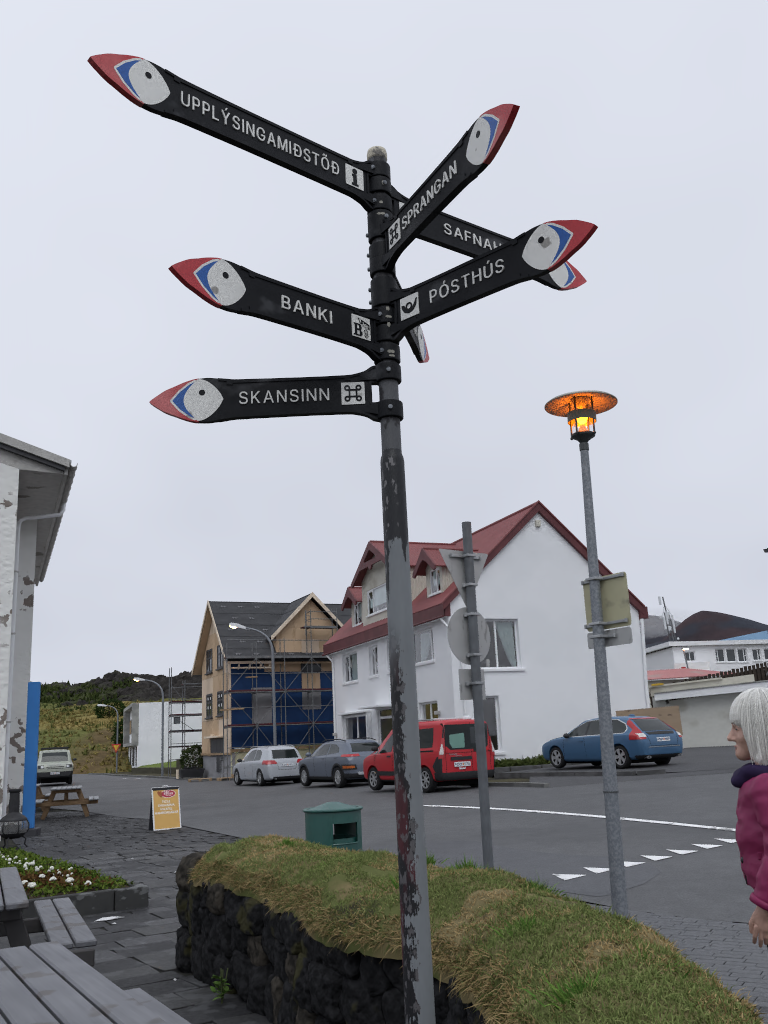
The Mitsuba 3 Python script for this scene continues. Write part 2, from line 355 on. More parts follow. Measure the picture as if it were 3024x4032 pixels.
# ------------------------------------------------------------------ hills
def smooth_noise(x, y, s, seed=0, o=4): return meshkit.fbm(np.stack([x * s, y * s, 0 * x], -1), o, seed)
mat('m_hill', lambda p, n, uv: mix(mix((.16, .125, .045), (.085, .09, .028), smoothstep(.36, .6, fbm(p.x * .11, p.z * .35, p.y * .05, 4))), (.085, .055, .03), smoothstep(.56, .7, fbm(p.x * .07 + 3, p.z * .2, 5, 4)) * .8) * (.6 + .8 * fbm(p.x * 1.7, p.y * 1.7, p.z * 2.6, 3)), .95, .1)
hx, hy = np.meshgrid(np.arange(-125, 12, 1.2), np.arange(82, 172, 1.2), indexing='ij')
def hillz(x, y):
    foot = 84 + .1 * np.clip(x + 27, -40, 30); t = np.maximum((y - foot) / 68., 0)
    return -.3 + 9.2 * np.minimum(t, 1.4) ** .85 + (smooth_noise(x, y, .07) - .5) * 2.0 * np.clip(t * 4, 0, 1) + (smooth_noise(x, y, .5, 3) - .5) * .5 * np.clip(t * 8, 0, 1)
setting('hill', grid_mesh(np.stack([hx, hy, hillz(hx, hy)], -1)), 'm_hill', True)
mat('m_lava', lambda p, n, uv: mix(mix((.014, .013, .014), (.052, .047, .042), fbm(p.x * 1.3, p.y * 1.3, p.z * 1.6, 4)), (.05, .06, .022), smoothstep(.45, .62, fbm(p.x * .3, p.y * .3, p.z * .5 + 4, 4)) * smoothstep(-38, -58, p.x + 1.5 * p.z - 16)), .95, .15)
lx, ly = np.meshgrid(np.arange(-120, 16, .42), np.arange(146, 215, .6), indexing='ij')
r1 = smooth_noise(lx, ly, .1, 5, 3); r2 = smooth_noise(lx, ly, .42, 6, 4); r3 = np.abs(smooth_noise(lx, ly, .9, 8, 3) - .5)
lt = ss(147, 186, ly); rough = .45 + .75 * ss(-72, -52, lx)
lz = 7.2 + 7.2 * lt + ((r1 - .5) * 3.0 + (r2 - .5) * 3.4 * rough + (.22 - r3) * 4.2 * rough) * np.clip(lt * 5, 0, 1) * (.6 + .4 * lt)
lz += 1.1 * np.exp(-((lx + 54) / 5.) ** 2 - ((ly - 188) / 9.) ** 2) - 14 * ss(196, 214, ly) - 9 * ss(-150, -146.5, -ly) - 16 * ss(0, 14, lx)
lx = lx + (smooth_noise(lx, ly, .6, 11, 3) - .5) * 2.2 * rough; ly = ly + (smooth_noise(lx, ly, .6, 12, 3) - .5) * 2.2 * rough
setting('lava_ridge', grid_mesh(np.stack([lx, ly, lz], -1)), 'm_lava', False)
# volcanic cone with cloud on its left shoulder
mat('m_cone', lambda p, n, uv: mix(mix((.028, .025, .030), (.050, .034, .037), smoothstep(.4, .7, fbm(p.x * .011, p.y * .011, p.z * .03, 4))), (.033, .036, .046), smoothstep(.45, .6, fbm(p.x * .02 + 7, p.y * .02, p.z * .025, 3))) * (.85 + .3 * fbm(p.x * .15, p.y * .15, p.z * .15, 3)), .95, .1)
mx, my = np.meshgrid(np.arange(60, 760, 7.), np.arange(760, 1500, 7.), indexing='ij')
def bump(cx, cy, h, rx, ry, pw=1.): return h * np.exp(-(((mx - cx) / rx) ** 2 + ((my - cy) / ry) ** 2) ** pw)
mz = np.maximum(np.where(mx < 314, bump(314, 930, 67, 62, 95, .85), bump(314, 930, 67, 125, 95, .75)) , bump(330, 940, 44, 190, 130, 1.)) + 44
mz = np.maximum(mz, 40 + bump(372, 1330, 119, 150, 170, .8)) + (smooth_noise(mx, my, .012, 2, 4) - .5) * 9
mz = np.where(my < 800, mz - (800 - my) * .9, mz)
setting('mountain', grid_mesh(np.stack([mx, my, mz], -1)), 'm_cone', True)
# cloud sitting on the mountain's left shoulder: a closed body of thin mist
cl = trimesh.creation.icosphere(subdivisions=4); cv = cl.vertices * (1 + .3 * (meshkit.fbm(cl.vertices * 2.0 + 3, 3)[:, None] - .5)) * np.array([70, 60, 17]) + np.array([318, 1150, 127])
scene['cloud_mist'] = {'type': 'homogeneous', 'albedo': rgb((.998, .998, .998)), 'sigma_t': .0045}
scene['low_cloud'] = ply(TM(cv, cl.faces), {'type': 'null'}, True, interior={'type': 'ref', 'id': 'cloud_mist'}); labels['low_cloud'] = {'kind': 'stuff'}
gmx, gmy = np.meshgrid(np.arange(30, 130, 2.5), np.arange(285, 420, 2.5), indexing='ij')
setting('hill', grid_mesh(np.stack([gmx, gmy, -2 + 29 * np.exp(-((gmx - 78) / 26) ** 2 - ((gmy - 345) / 32) ** 2) + smooth_noise(gmx, gmy, .05) * 2], -1)), 'm_hill', True)
# ------------------------------------------------------------------ materials of the buildings
mat('m_white', speck((.755, .77, .785), (.79, .80, .815), .6), .7, .3, bump=lambda p, n, uv: fbm(p.x * 8, p.y * 8, p.z * 8, 3), bs=.01)
mat('m_white_trim', (.76, .77, .78), .4)
mat('m_red_roof', lambda p, n, uv: mix(mix((.165, .042, .043), (.215, .068, .068), fbm(p.x * 1.1, p.y * 1.1, p.z * 1.1, 3)), (.17, .06, .05), smoothstep(.55, .8, fbm(p.x * .6, p.y * .6, p.z * 4, 3)) * .6), .55, .4)
mat('m_red_dark', speck((.10, .027, .030), (.128, .036, .039), 2.), .55, .4)
mat('m_cream', worn((.52, .5, .43), (.4, .37, .3), 1.2, .5, .8, .05), .6)
mat('m_dark', (.012, .012, .013), .8, .2)
mat('m_room', (.10, .10, .095), .9, .1)
mat('m_curtain', var((.42, .5, .49), .1, 2), .9, .1)
scene['m_pane'] = {'type': 'thindielectric', 'int_ior': 1.65}
mat('m_shade_glass', (.03, .035, .038), .04, .8)
mat('m_grey_metal', speck((.3, .31, .32), (.4, .41, .42), 5), .45, .5, metallic=.5)
mat('m_galv', lambda p, n, uv: mix((.15, .165, .185), (.24, .255, .275), smoothstep(.3, .7, fbm(p.x * 80, p.y * 80, p.z * 60, 4))) , .5, .5, metallic=.35)
mat('m_concrete', speck((.22, .22, .21), (.33, .33, .31), 1.5), .9, .2)
mat('m_felt', lambda p, n, uv: mix((.042, .043, .046), (.075, .076, .08), fbm(p.x * 1.5, p.y * 1.5, p.z * 6, 3)) , .85, .2)
mat('m_felt_print', (.16, .16, .17), .8, .2)
mat('m_ply', lambda p, n, uv: mix(mix((.47, .335, .21), (.57, .42, .28), fbm(p.x * .7, p.y * .7, p.z * .3, 3)), (.38, .255, .145), smoothstep(.55, .8, fbm(p.x * 3, p.y * 3, p.z * .8, 4)) * .6), .8, .2)
mat('m_ply_pale', var((.60, .48, .36), .1, 1.2), .8, .2)
mat('m_blue_wrap', lambda p, n, uv: mix((.004, .026, .095), (.010, .05, .155), fbm(p.x * 1.6, p.y * 1.6, p.z * 1.6, 4)), .6, .3)
mat('m_timber', var((.66, .56, .44), .12, 3), .8, .2)
mat('m_cream_base', worn((.50, .485, .33), (.3, .29, .23), .9, .52, .8), .85, .2)
mat('m_grey_plaster', var((.25, .25, .26), .15, 1.5), .9, .2)
mat('m_scaf', var((.15, .155, .16), .2, 6), .6, .4, metallic=.3)
mat('m_scaf_deck', (.06, .012, .018), .7)
mat('m_wood_rough', var((.30, .21, .13), .25, 6), .85, .2)
mat('m_frame_dark', (.035, .035, .04), .5)
mat('m_old_white', lambda p, n, uv: mix(mix((.72, .72, .69), (.79, .79, .765), fbm(p.x * 3, p.y * 3, p.z * 3, 3)), (.21, .18, .16), smoothstep(.615, .64, fbm(p.x * 5.2 + 5, p.y * 5.2, p.z * 4., 5) + .055 * smoothstep(2.8, 2.2, p.z)) * smoothstep(.46, .56, fbm(p.x * .4, p.y * .4, p.z * .5 + 2, 2) + .3 * smoothstep(2.8, 2.2, p.z))), .85, .2,
    bump=lambda p, n, uv: fbm(p.x * 13, p.y * 13, p.z * 13, 4), bs=.035)
mat('m_old_trim', var((.42, .41, .39), .1, 3), .7, .3)
mat('m_soffit', worn((.43, .42, .40), (.2, .19, .17), 1.3, .62, .7), .9, .1)
mat('m_panel_blue', speck((.028, .16, .44), (.036, .18, .48), 1.), .45, .4)

def wallpoly(outer, holes): return Polygon(outer, [h[::-1] for h in holes])
def rect(a, b, c, d): return [(a, c), (b, c), (b, d), (a, d)]
def corrugated(p0, p1, q0, q1, pitch, amp, thick=.03):
    """ribbed sheet: p0->p1 is the eave line, q0->q1 the ridge line"""
    p0, p1, q0, q1 = (np.asarray(v, float) for v in (p0, p1, q0, q1)); L = max(np.linalg.norm(p1 - p0), np.linalg.norm(q1 - q0)); n = max(2, int(L / pitch) * 2)
    nn = np.cross(p1 - p0, q0 - p0); nn /= np.linalg.norm(nn)
    if nn[2] < 0: nn = -nn
    t = np.linspace(0, 1, n + 1)[:, None]; off = np.where(np.arange(n + 1) % 2, amp, 0)[:, None] * nn
    a, b = p0 + (p1 - p0) * t + off, q0 + (q1 - q0) * t + off
    lo = [p0 + (p1 - p0) * t - nn * thick, q0 + (q1 - q0) * t - nn * thick]
    return grid_mesh(np.stack([lo[0], a, b, lo[1], lo[0]], 1))
def window(T, key_under, plane, x0, x1, z0, z1, depth=.12, fw=.06, mull=(), bars=(), frm='m_white_trim', pane='m_pane', sill=None, openleft=None, name='window', inner=None, y0=0.):
    """plane: maps (x, z, d) -> thing coordinates, d into the wall. Frame, panes, sill, an optional sash tipped open"""
    w = T.node(name, under=key_under)
    def blk(a, b, c, d, e, f): return tf(cbox(a, b, e, f, c, d, min(.008, (b - a) / 4, (d - c) / 4)), plane)
    fr = [blk(x0, x0 + fw, z0, z1, depth, depth + .06), blk(x1 - fw, x1, z0, z1, depth, depth + .06), blk(x0 + fw, x1 - fw, z0, z0 + fw, depth + .002, depth + .058), blk(x0 + fw, x1 - fw, z1 - fw, z1, depth + .002, depth + .058)]
    for m_ in mull: fr.append(blk(m_ - fw * .5, m_ + fw * .5, z0 + fw, z1 - fw, depth + .004, depth + .056))
    for (a, b, z) in bars: fr.append(blk(a, b, z - fw * .4, z + fw * .4, depth + .006, depth + .054))
    T.add('frame', cat(fr), frm, under=w)
    xs = [x0 + fw] + list(mull) + [x1 - fw]
    for i, (a, b) in enumerate(zip(xs[:-1], xs[1:])):
        if openleft == i:
            k = .34
            P = lambda x, z, d: tf(box(x, x + .055, -d, -d + .05, z, z + .05), plane)
            M = plane @ axes((a, depth - .0, z1 - fw), (1, 0, 0), (0, math.cos(k * .75), math.sin(k * .75)), (0, -math.sin(k * .75), math.cos(k * .75)))
            hgt = z1 - z0 - 2 * fw; W = b - a
            T.add('sash', tf(cat(cbox(0, .06, 0, .05, -hgt, 0, .006), cbox(W - .06, W, 0, .05, -hgt, 0, .006), cbox(.06, W - .06, .002, .048, -hgt, -hgt + .06, .006), cbox(.06, W - .06, .002, .048, -.06, 0, .006)), M), frm, under=w)
            T.add('pane', tf(box(.06, W - .06, .02, .026, -hgt + .06, -.06), M), 'm_shade_glass' if pane == 'm_pane' else pane, under=w)
        else:
            T.add('pane', tf(TM([[a, depth + .03, z0 + fw], [b, depth + .03, z0 + fw], [b, depth + .03, z1 - fw], [a, depth + .03, z1 - fw]], [[0, 1, 2], [0, 2, 3]]), plane), pane, under=w)
    if sill: T.add('sill', blk(x0 - sill, x1 + sill, z0 - .09, z0, -.06, depth), 'm_white_trim', under=w)
    return w
def drape(x0, x1, z0, z1, y, amp=.035, n=60, gather=None):
    """a curtain: vertical folds; gather=(side) pulls it to one side towards the foot"""
    xs = np.linspace(0, 1, n); zs = np.linspace(0, 1, 16); X, Z = np.meshgrid(xs, zs, indexing='ij')
    px = x0 + (x1 - x0) * X
    if gather: px = x1 - (x1 - x0) * (1 - X) * np.clip(.16 + .84 * Z ** .8, 0, 1) if gather > 0 else x0 + (x1 - x0) * X * np.clip(.16 + .84 * Z ** .8, 0, 1)
    return grid_mesh(np.stack([px, y + amp * np.sin(X * n * .95) + .4 * amp * np.sin(X * 17 + Z * 3), z0 + (z1 - z0) * Z], -1))
ID = np.eye(4)
# ================================================================== the white hotel with the red roof
S = 1.12
def hz(z): return (z - 1.55) * S + 1.55
u, v = np.array([.927, .376]), np.array([-.376, .927])
MH = axes((1.855 * S, 30 * S, 1.55 - 1.55 * S), (u[0] * S, u[1] * S, 0), (v[0] * S, v[1] * S, 0), (0, 0, S))
Hh = Thing('hotel', 'three-storey white building with red metal roof and cream dormers behind the parked cars', 'building', M=MH)
sl = .915
def roofz(uu): return 5.83 + sl * (uu + .05) if uu < 3.75 else 5.83 + sl * (7.55 - uu)
W1 = rect(.99, 2.64, 3.66, 5.30); W2 = rect(1.06, 1.70, 1.03, 2.80)
gp = wallpoly([(.07, .3), (7.53, .3), (7.53, 5.72), (3.73, 9.13), (.07, 5.78)], [W1, W2])
wall = Hh.add('wall', slabxz(gp, 0, .25), 'm_white')
fw_ = [rect(9.0, 10.87, 3.99, 5.19), rect(6.68, 7.6, 4.03, 5.19), rect(4.7, 5.66, 4.05, 5.2), rect(1.45, 3.55, 4.1, 5.22), rect(7.75, 10.55, .95, 2.62), rect(5.35, 6.95, .5, 2.68), rect(1.4, 2.95, 1.75, 2.76)]
fp = wallpoly([(.252, .3), (12.3, .3), (12.3, 5.9), (.252, 5.9)], fw_)
Hh.add('wall', slabyz(fp, .15, .4), 'm_white')
Hh.add('wall', cat(box(7.28, 7.53, .252, 12.3, .3, 5.7), slabxz([(.4, .3), (7.278, .3), (7.278, 5.95), (3.73, 9.1), (.4, 6.06)], 12.05, 12.3)), 'm_white')
Hh.add('pilaster', cbox(.075, .345, -.035, -.002, .4, 5.35, .006), 'm_white')
for vv in (3.4, 6.2): pass
Hh.add('interior', cat(box(.42, 7.26, .27, 12, 3.12, 3.2), box(.42, 7.26, .27, 12, 5.75, 5.8), box(2.6, 2.7, .27, 12, .5, 3.1), box(3.2, 3.3, .27, 12, 3.22, 5.7), box(.42, 7.2, 4.1, 4.2, 3.21, 5.7), box(.42, 7.2, 7.2, 7.3, .5, 3.1)), 'm_room')
PG = np.eye(4)                                            # gable: x=u, d=+y
PF = axes((.15, 0, 0), (0, 1, 0), (1, 0, 0), (0, 0, 1))     # facade: x=v, d=+u
window(Hh, None, PG, .99, 2.64, 3.66, 5.30, .14, .065, mull=(1.83,), sill=.1)
window(Hh, None, PG, 1.06, 1.70, 1.03, 2.80, .14, .065, sill=.08)
Hh.add('curtain', drape(1.9, 2.56, 3.74, 5.22, .27, gather=1), 'm_curtain', True)
Hh.add('curtain', drape(1.06, 1.5, 3.74, 5.22, .27, gather=-1), 'm_curtain', True)
Hh.add('ornament', cat(lathe([(0, 3.73), (.06, 3.73), (.065, 3.95), (.04, 4.0), (0, 4.0)], 12)), 'm_concrete', True); scene[Hh.key + '__ornament']['to_world'] = T4().translate([float(x) for x in MH[:3, :3] @ np.array([1.55, .3, 0])])
for (a, b, z0, z1), ml, op in zip([(9.0, 10.87, 3.99, 5.19), (6.68, 7.6, 4.03, 5.19), (4.7, 5.66, 4.05, 5.2), (1.45, 3.55, 4.1, 5.22)], [(10.3,), (7.25,), (5.3,), (1.83,)], (1, 1, 1, None)):
    window(Hh, None, PF, a, b, z0, z1, .1, .06, mull=ml, openleft=op, sill=.05)
Hh.add('curtain', tf(drape(9.08, 10.3, 4.05, 5.13, .24, .015), PF), 'm_curtain', True)
Hh.add('curtain', tf(drape(2.0, 3.0, 4.15, 5.15, .26, gather=1), PF), 'm_curtain', True)
window(Hh, None, PF, 7.75, 10.55, .95, 2.62, -.1, .09, mull=(9.0,), name='bay_window')
Hh.add('bay_window__hood', tf(cat(cbox(7.6, 10.75, -.32, -.002, 2.66, 2.74, .01), cbox(7.62, 7.74, -.2, -.002, .6, 2.655, .01), cbox(10.56, 10.7, -.2, -.002, .6, 2.655, .01)), PF), 'm_white_trim')
window(Hh, None, PF, 1.4, 2.95, 1.75, 2.76, .1, .07, mull=(2.2,), bars=((1.45, 2.9, 2.16),))
dr_ = Hh.add('door', tf(cat(cbox(5.35, 5.45, .05, .12, .5, 2.68, .01), cbox(6.85, 6.95, .05, .12, .5, 2.68, .01), cbox(5.45, 6.85, .052, .118, 2.35, 2.45, .01), cbox(5.45, 6.85, .05, .12, .5, .7, .01)), PF), 'm_white_trim')
Hh.add('pane', tf(cat(box(5.45, 6.85, .08, .09, .7, 2.35), box(5.45, 6.85, .08, .09, 2.45, 2.66)), PF), 'm_shade_glass', under=dr_)
Hh.add('door_hood', tf(cat(cbox(5.2, 7.2, -.7, -.002, 2.76, 2.84, .01)), PF), 'm_white_trim')
for vv, zz in ((11.85, 1.85), (1.2, 2.3)): Hh.add('wall_lamp', tf(cbox(vv, vv + .22, -.14, -.002, zz, zz + .12, .01), PF), 'm_old_trim')
# fascia band along the eaves, made of ribbed sheet
band = corrugated((-.06, -.04, 5.37), (-.06, 12.75, 5.37), (-.06, -.04, 5.82), (-.06, 12.75, 5.82), .12, .015, .02)
band.vertices[:, 0] = np.where(band.vertices[:, 0] > -.06 + 1e-4, -.06 - (band.vertices[:, 0] + .06), band.vertices[:, 0] * 1)
Hh.add('fascia', cat(band, box(-.05, .148, -.038, .0 + -.003, 5.37, 5.82)), 'm_red_dark')
Hh.add('soffit', box(-.055, .148, .002, 12.7, 5.355, 5.40), 'm_white_trim')
rl = Hh.add('roof', cat(corrugated((-.09, -.1, 5.80), (-.09, 12.75, 5.80), (3.75, -.1, 9.31), (3.75, 12.75, 9.31), .16, .022), corrugated((7.62, -.1, 5.77), (7.62, 12.75, 5.77), (3.752, -.1, 9.31), (3.752, 12.75, 9.31), .16, .022)), 'm_red_roof')
Hh.add('ridge_cap', tube([(3.75, -.12, 9.33), (3.75, 12.75, 9.33)], .07, 8), 'm_red_roof', under=rl)
Hh.add('bargeboard', slabxz([(-.15, 5.775), (3.75, 9.39), (7.68, 5.765), (7.66, 5.45), (3.75, 9.04), (-.15, 5.47 + .08)], -.13, -.003), 'm_red_dark', under=rl)
Hh.add('bargeboard', slabxz([(-.2, 5.80), (3.75, 9.42), (7.72, 5.77), (7.72, 5.71), (3.75, 9.355), (-.2, 5.74)], -.17, -.131), 'm_red_roof', under=rl)
Hh.add('eave_box', box(7.535, 7.85, -.12, .3, 5.32, 5.74), 'm_red_dark', under=rl)
Hh.add('vent', cat(cbox(3.62, 3.8, -.1, -.002, 8.5, 8.72, .01), box(3.65, 3.77, -.102, -.1, 8.53, 8.62)), 'm_cream')
Hh.add('gutter', tube([(-.13, -.02, 5.37), (-.13, 12.7, 5.37)], .04, 8), 'm_red_dark')
Hh.add('downpipe', tube([(-.12, .15, 5.3), (0, .0, 5.05), (.35, -.09, 5.02), (.42, -.09, 4.9), (.42, -.09, .6)], .045, 8), 'm_white_trim', True)
Hh.add('downpipe', tube([(-.12, 12.1, 5.3), (.08, 11.95, 5.0), (.08, 11.95, .6)], .045, 8), 'm_white_trim', True)
Hh.add('downpipe', tube([(7.58, -.09, 5.3), (7.45, -.09, 3.0), (7.45, -.09, .6)], .06, 8), 'm_white_trim', True)
Hh.add('side_roof', cat(corrugated((6.3, .3, 6.9), (6.3, 2.0, 6.9), (7.3, .3, 6.95), (7.3, 2.0, 6.95), .16, .02), box(7.1, 7.28, .3, 2.0, 6.45, 6.9)), 'm_red_roof', under=rl)
def dormer(vc, hw, uf, ze, za, ov, win, mull, op, big):
    zb = 5.83 + sl * (uf + .05) - .02
    d = Hh.node('dormer', under=Hh.key)
    ue = (za - 5.83) / sl
    k = (za - ze) / (hw + ov)
    zw = za - k * hw - .05
    wp = wallpoly([(vc - hw, zb), (vc + hw, zb), (vc + hw, zw), (vc, za - .06), (vc - hw, zw)], [rect(*win)])
    m = [slabyz(wp, uf, uf + .1)]
    uc = (zw - 5.83) / sl
    for s in (-1, 1):
        y = vc + s * hw; y0, y1 = sorted((y, y - s * .08))
        m.append(slabxz([(uf + .101, zb + .1), (uf + .101, zw), (uc, zw)], y0, y1))
        nb = int((uc - uf) / .16)
        for i in range(nb):                                     # standing ribs of the cladding
            x = uf + .12 + i * .16; zlo = 5.83 + sl * (x + .05)
            if zw - zlo > .1: m.append(box(x, x + .03, *sorted((y + s * .001, y + s * .022)), zlo, zw))
    Hh.add('wall', cat(m), 'm_cream', under=d)
    P = axes((uf, 0, 0), (0, 1, 0), (1, 0, 0), (0, 0, 1))
    w = window(Hh, d, P, *win, .02, .05, mull=mull, openleft=op)
    Hh.add('blind', tf(box(win[0] + .06, win[1] - .06, .12, .13, win[2] + .3, win[3] - .05), P), 'm_curtain', under=d)
    Hh.add('sill', tf(cbox(win[0] - .06, win[1] + .06, -.06, .02, win[2] - .07, win[2], .008), P), 'm_white_trim', under=d)
    x0 = uf - .34
    r = [corrugated((x0, vc + s * (hw + ov), ze), (ue, vc + s * (hw + ov), ze), (x0, vc, za), (ue + .05, vc, za), .12, .02) for s in (-1, 1)]
    Hh.add('roof', cat(*r, tube([(x0, vc, za + .02), (ue, vc, za + .02)], .05, 6)), 'm_red_roof', under=d)
    t = .17 if big else .13
    out = Polygon([(vc - hw - ov - .03, ze - .1), (vc - hw - ov - .03, ze + .02), (vc, za + .03), (vc + hw + ov + .03, ze + .02), (vc + hw + ov + .03, ze - .1), (vc + hw + ov - .1, ze - .14), (vc, za - .3), (vc - hw - ov + .1, ze - .14)])
    if big:
        zt = za - .95; w2 = (za - zt - .1) / k
        out = union_all([out, Polygon([(vc - w2, zt), (vc + w2, zt), (vc + w2 - .25, zt + .22), (vc - w2 + .25, zt + .22)]), Point(vc, zt).buffer(.16), Polygon([(vc - .95, za - .7), (vc - .7, za - .55), (vc - .55, zt + .1), (vc - .8, zt + .1)]), Polygon([(vc + .95, za - .7), (vc + .7, za - .55), (vc + .55, zt + .1), (vc + .8, zt + .1)])])
    else:
        out = union_all([out, Polygon([(vc - .5, za - .55), (vc, za - .22), (vc + .5, za - .55), (vc, za - .33)]).buffer(.05)])
    Hh.add('bargeboard', slabyz(out, x0 - .06, x0), 'm_red_dark', under=d)
dormer(6.25, 2.05, .22, 7.82, 9.17, .2, (4.9, 7.75, 6.45, 7.46), (5.35, 7.15), 2, True)
dormer(1.83, .66, .5, 7.22, 7.98, .26, (1.36, 2.2, 6.42, 7.28), (1.68,), 0, False)
dormer(9.72, .72, .5, 7.2, 7.93, .2, (9.2, 10.15, 6.36, 7.3), (9.75,), 1, False)
# ================================================================== the timber house being rebuilt
u2, v2 = np.array([.9, .436]), np.array([-.436, .9])
MB = axes((-8.57, 50, 0), (*u2, 0), (*v2, 0), (0, 0, 1))
B = Thing('timber_house', 'house under repair with bare plywood gable and dark blue wind barrier behind scaffolding', 'house', M=MB)
wins = [(3.73, 4.98, 5.79, 7.13), (1.44, 2.62, 5.85, 7.16), (3.74, 4.98, 3.27, 4.6), (1.46, 2.63, 3.3, 4.62)]
door = [(1.5, 4.2), (.33, 2.1)]
gw = wallpoly([(.0, 1.3), (6.1, 1.3), (6.1, 6.3), (3.05, 9.5), (0, 6.3)], [rect(*q) for q in wins] + [rect(1.55, 4.2, 1.32, 2.1)])
YZB = axes((0, 0, 0), (0, 1, 0), (1, 0, 0), (0, 0, 1))
wl = B.node('gable_wall')
for i, x in enumerate(np.arange(0, 6.1, 1.22)):             # plywood sheets, joints open
    for j, (za_, zb_) in enumerate(((1.3, 3.1), (3.1, 5.5), (5.5, 7.94), (7.94, 9.6))):
        q = gw.intersection(sbox(x + .006, za_ + .006, x + 1.214, zb_ - .006))
        if polys(q): B.add('plywood_sheet', slabyz(MultiPolygon(polys(q)), 0, .02), 'm_ply_pale' if (i * 3 + j * 5) % 7 in (0, 3) else 'm_ply', under=wl)
B.add('backing', slabyz(gw, .021, .16), 'm_dark', under=wl)
def oldwin(T, P, x0, x1, z0, z1, cross, stickers):
    w = window(T, None, P, x0, x1, z0, z1, -.04, .11, mull=((x0 + x1) / 2,), bars=((x0 + .1, x1 - .1, z0 + (z1 - z0) * .62),), frm='m_frame_dark', pane='m_shade_glass')
    if stickers:
        for a in (.3, .72):
            for b in (.42, .8): T.add('sticker', tf(box(x0 + (x1 - x0) * a - .06, x0 + (x1 - x0) * a + .06, -.02, -.012, z0 + (z1 - z0) * b - .08, z0 + (z1 - z0) * b + .08), P), 'm_white_trim', under=w)
    T.add('sill', tf(cbox(x0 - .08, x1 + .08, -.12, -.002, z0 - .08, z0, .01), P), 'm_frame_dark', under=w)
for i, q in enumerate(wins): oldwin(B, YZB, *q, True, i > 1)
B.add('plinth', cat(slabyz([(0.0, -.3), (6.0, -.3), (6.0, 1.28), (0, 1.28)], .05, .2)), 'm_grey_plaster')
B.add('porch_hood', tf(cat(cbox(1.5, 4.35, -.35, -.002, 2.12, 2.22, .01), cbox(3.2, 3.5, -.2, -.0, 2.22, 2.32, .01)), YZB), 'm_timber')
B.add('door', tf(cat(cbox(2.1, 2.95, .0, .049, .3, 2.1, .01), cbox(1.55, 2.08, .0, .049, .9, 2.1, .01)), YZB), 'm_frame_dark')
B.add('boarded_window', tf(cat(cbox(3.0, 4.15, .0, .049, 1.13, 2.1, .01)), YZB), 'm_frame_dark')
B.add('plywood_infill', tf(cbox(4.2, 4.75, -.01, -.001, 1.15, 2.05, .003), YZB), 'm_ply')
ft = wallpoly([(.0, 1.5), (9.5, 1.5), (9.5, 6.3), (0, 6.3)], [])
B.add('wind_barrier', cat(slabxz(ft, 0, .15), slabxz([(-.012, 1.5), (.3, 1.5), (.3, 6.3), (-.012, 6.3)], -.008, 0)), 'm_blue_wrap')
B.add('corner_board', box(-.03, .0, -.02, .32, 1.5, 6.3), 'm_ply_pale')
B.add('plinth', box(.02, 9.5, .04, .2, -.3, 1.3), 'm_cream_base')
B.add('sill_beam', cat(box(-.05, 9.5, -.06, .02, 1.32, 1.48), box(-.06, .0, .0, 6.1, 1.2, 1.3)), 'm_wood_rough')
B.add('plywood_sheet', slabxz(rect(1.86, 4.0, 5.46, 6.12), -.03, -.009), 'm_ply')
B.add('plywood_sheet', slabxz(rect(5.05, 8.2, 5.46, 6.12), -.03, -.009), 'm_ply')
B.add('plywood_sheet', slabxz(rect(4.0, 5.08, 4.5, 5.44), -.03, -.009), 'm_ply')
B.add('covered_doorway', cat(slabxz(rect(1.14, 2.25, 2.6, 4.3), -.03, -.009), slabxz(rect(1.1, 2.29, 4.3, 4.62), -.045, -.03)), 'm_grey_plaster')
B.add('netted_window', slabxz(rect(4.0, 5.1, 3.4, 4.4), -.03, -.009), 'm_grey_plaster')
# cross gable over the front
cx, cw = 4.6, 2.05
cg = wallpoly([(cx - cw, 6.13), (cx + cw, 6.13), (cx + cw, 7.45), (cx, 9.5), (cx - cw, 7.45)], [rect(4.05, 5.05, 5.5, 7.2)] if False else [])
for i, x in enumerate(np.arange(cx - cw, cx + cw, 1.03)):
    for j, (za_, zb_) in enumerate(((6.13, 7.9), (7.9, 9.6))):
        q = cg.intersection(sbox(x + .005, za_ + .005, x + 1.025, zb_ - .005))
        if polys(q): B.add('plywood_sheet', slabxz(MultiPolygon(polys(q)), -.05, -.03), 'm_ply')
B.add('gable_core', cat(slabxz(cg, -.029, .1), box(cx - cw, cx - cw + .1, .1, 2.2, 6.3, 7.45), box(cx + cw - .1, cx + cw, .1, 2.2, 6.3, 7.45)), 'm_ply')
B.add('window_board', slabxz(rect(4.02, 5.06, 6.38, 7.22), -.08, -.051), 'm_ply_pale')
B.add('window_frame', cat(slabxz(rect(3.95, 5.13, 5.4, 6.36), -.1, -.051)), 'm_frame_dark')
for a in (4.1, 4.6): B.add('pane', slabxz(rect(a, a + .42, 5.5, 6.28), -.106, -.1), 'm_shade_glass')
rf = B.node('roof')
def feltroof(p0, p1, q0, q1, courses):
    p0, p1, q0, q1 = (np.array(k, float) for k in (p0, p1, q0, q1)); n = np.cross(p1 - p0, q0 - p0); n /= np.linalg.norm(n); n = n if n[2] > 0 else -n
    for i in range(courses):
        a, b = i / courses, (i + 1.06) / courses
        V = [p0 + (q0 - p0) * a + n * .05, p1 + (q1 - p1) * a + n * .05, p1 + (q1 - p1) * b + n * .03, p0 + (q0 - p0) * b + n * .03]
        V += [k - n * .02 for k in V]
        B.add('felt_strip', TM(V, [[0, 1, 2], [0, 2, 3], [4, 6, 5], [4, 7, 6], [0, 4, 5], [0, 5, 1], [1, 5, 6], [1, 6, 2], [2, 6, 7], [2, 7, 3], [3, 7, 4], [3, 4, 0]]), 'm_felt', under=rf)
feltroof((-.42, -.55, 5.95), (9.5, -.55, 5.95), (-.42, 3.05, 9.68), (9.5, 3.05, 9.68), 5)
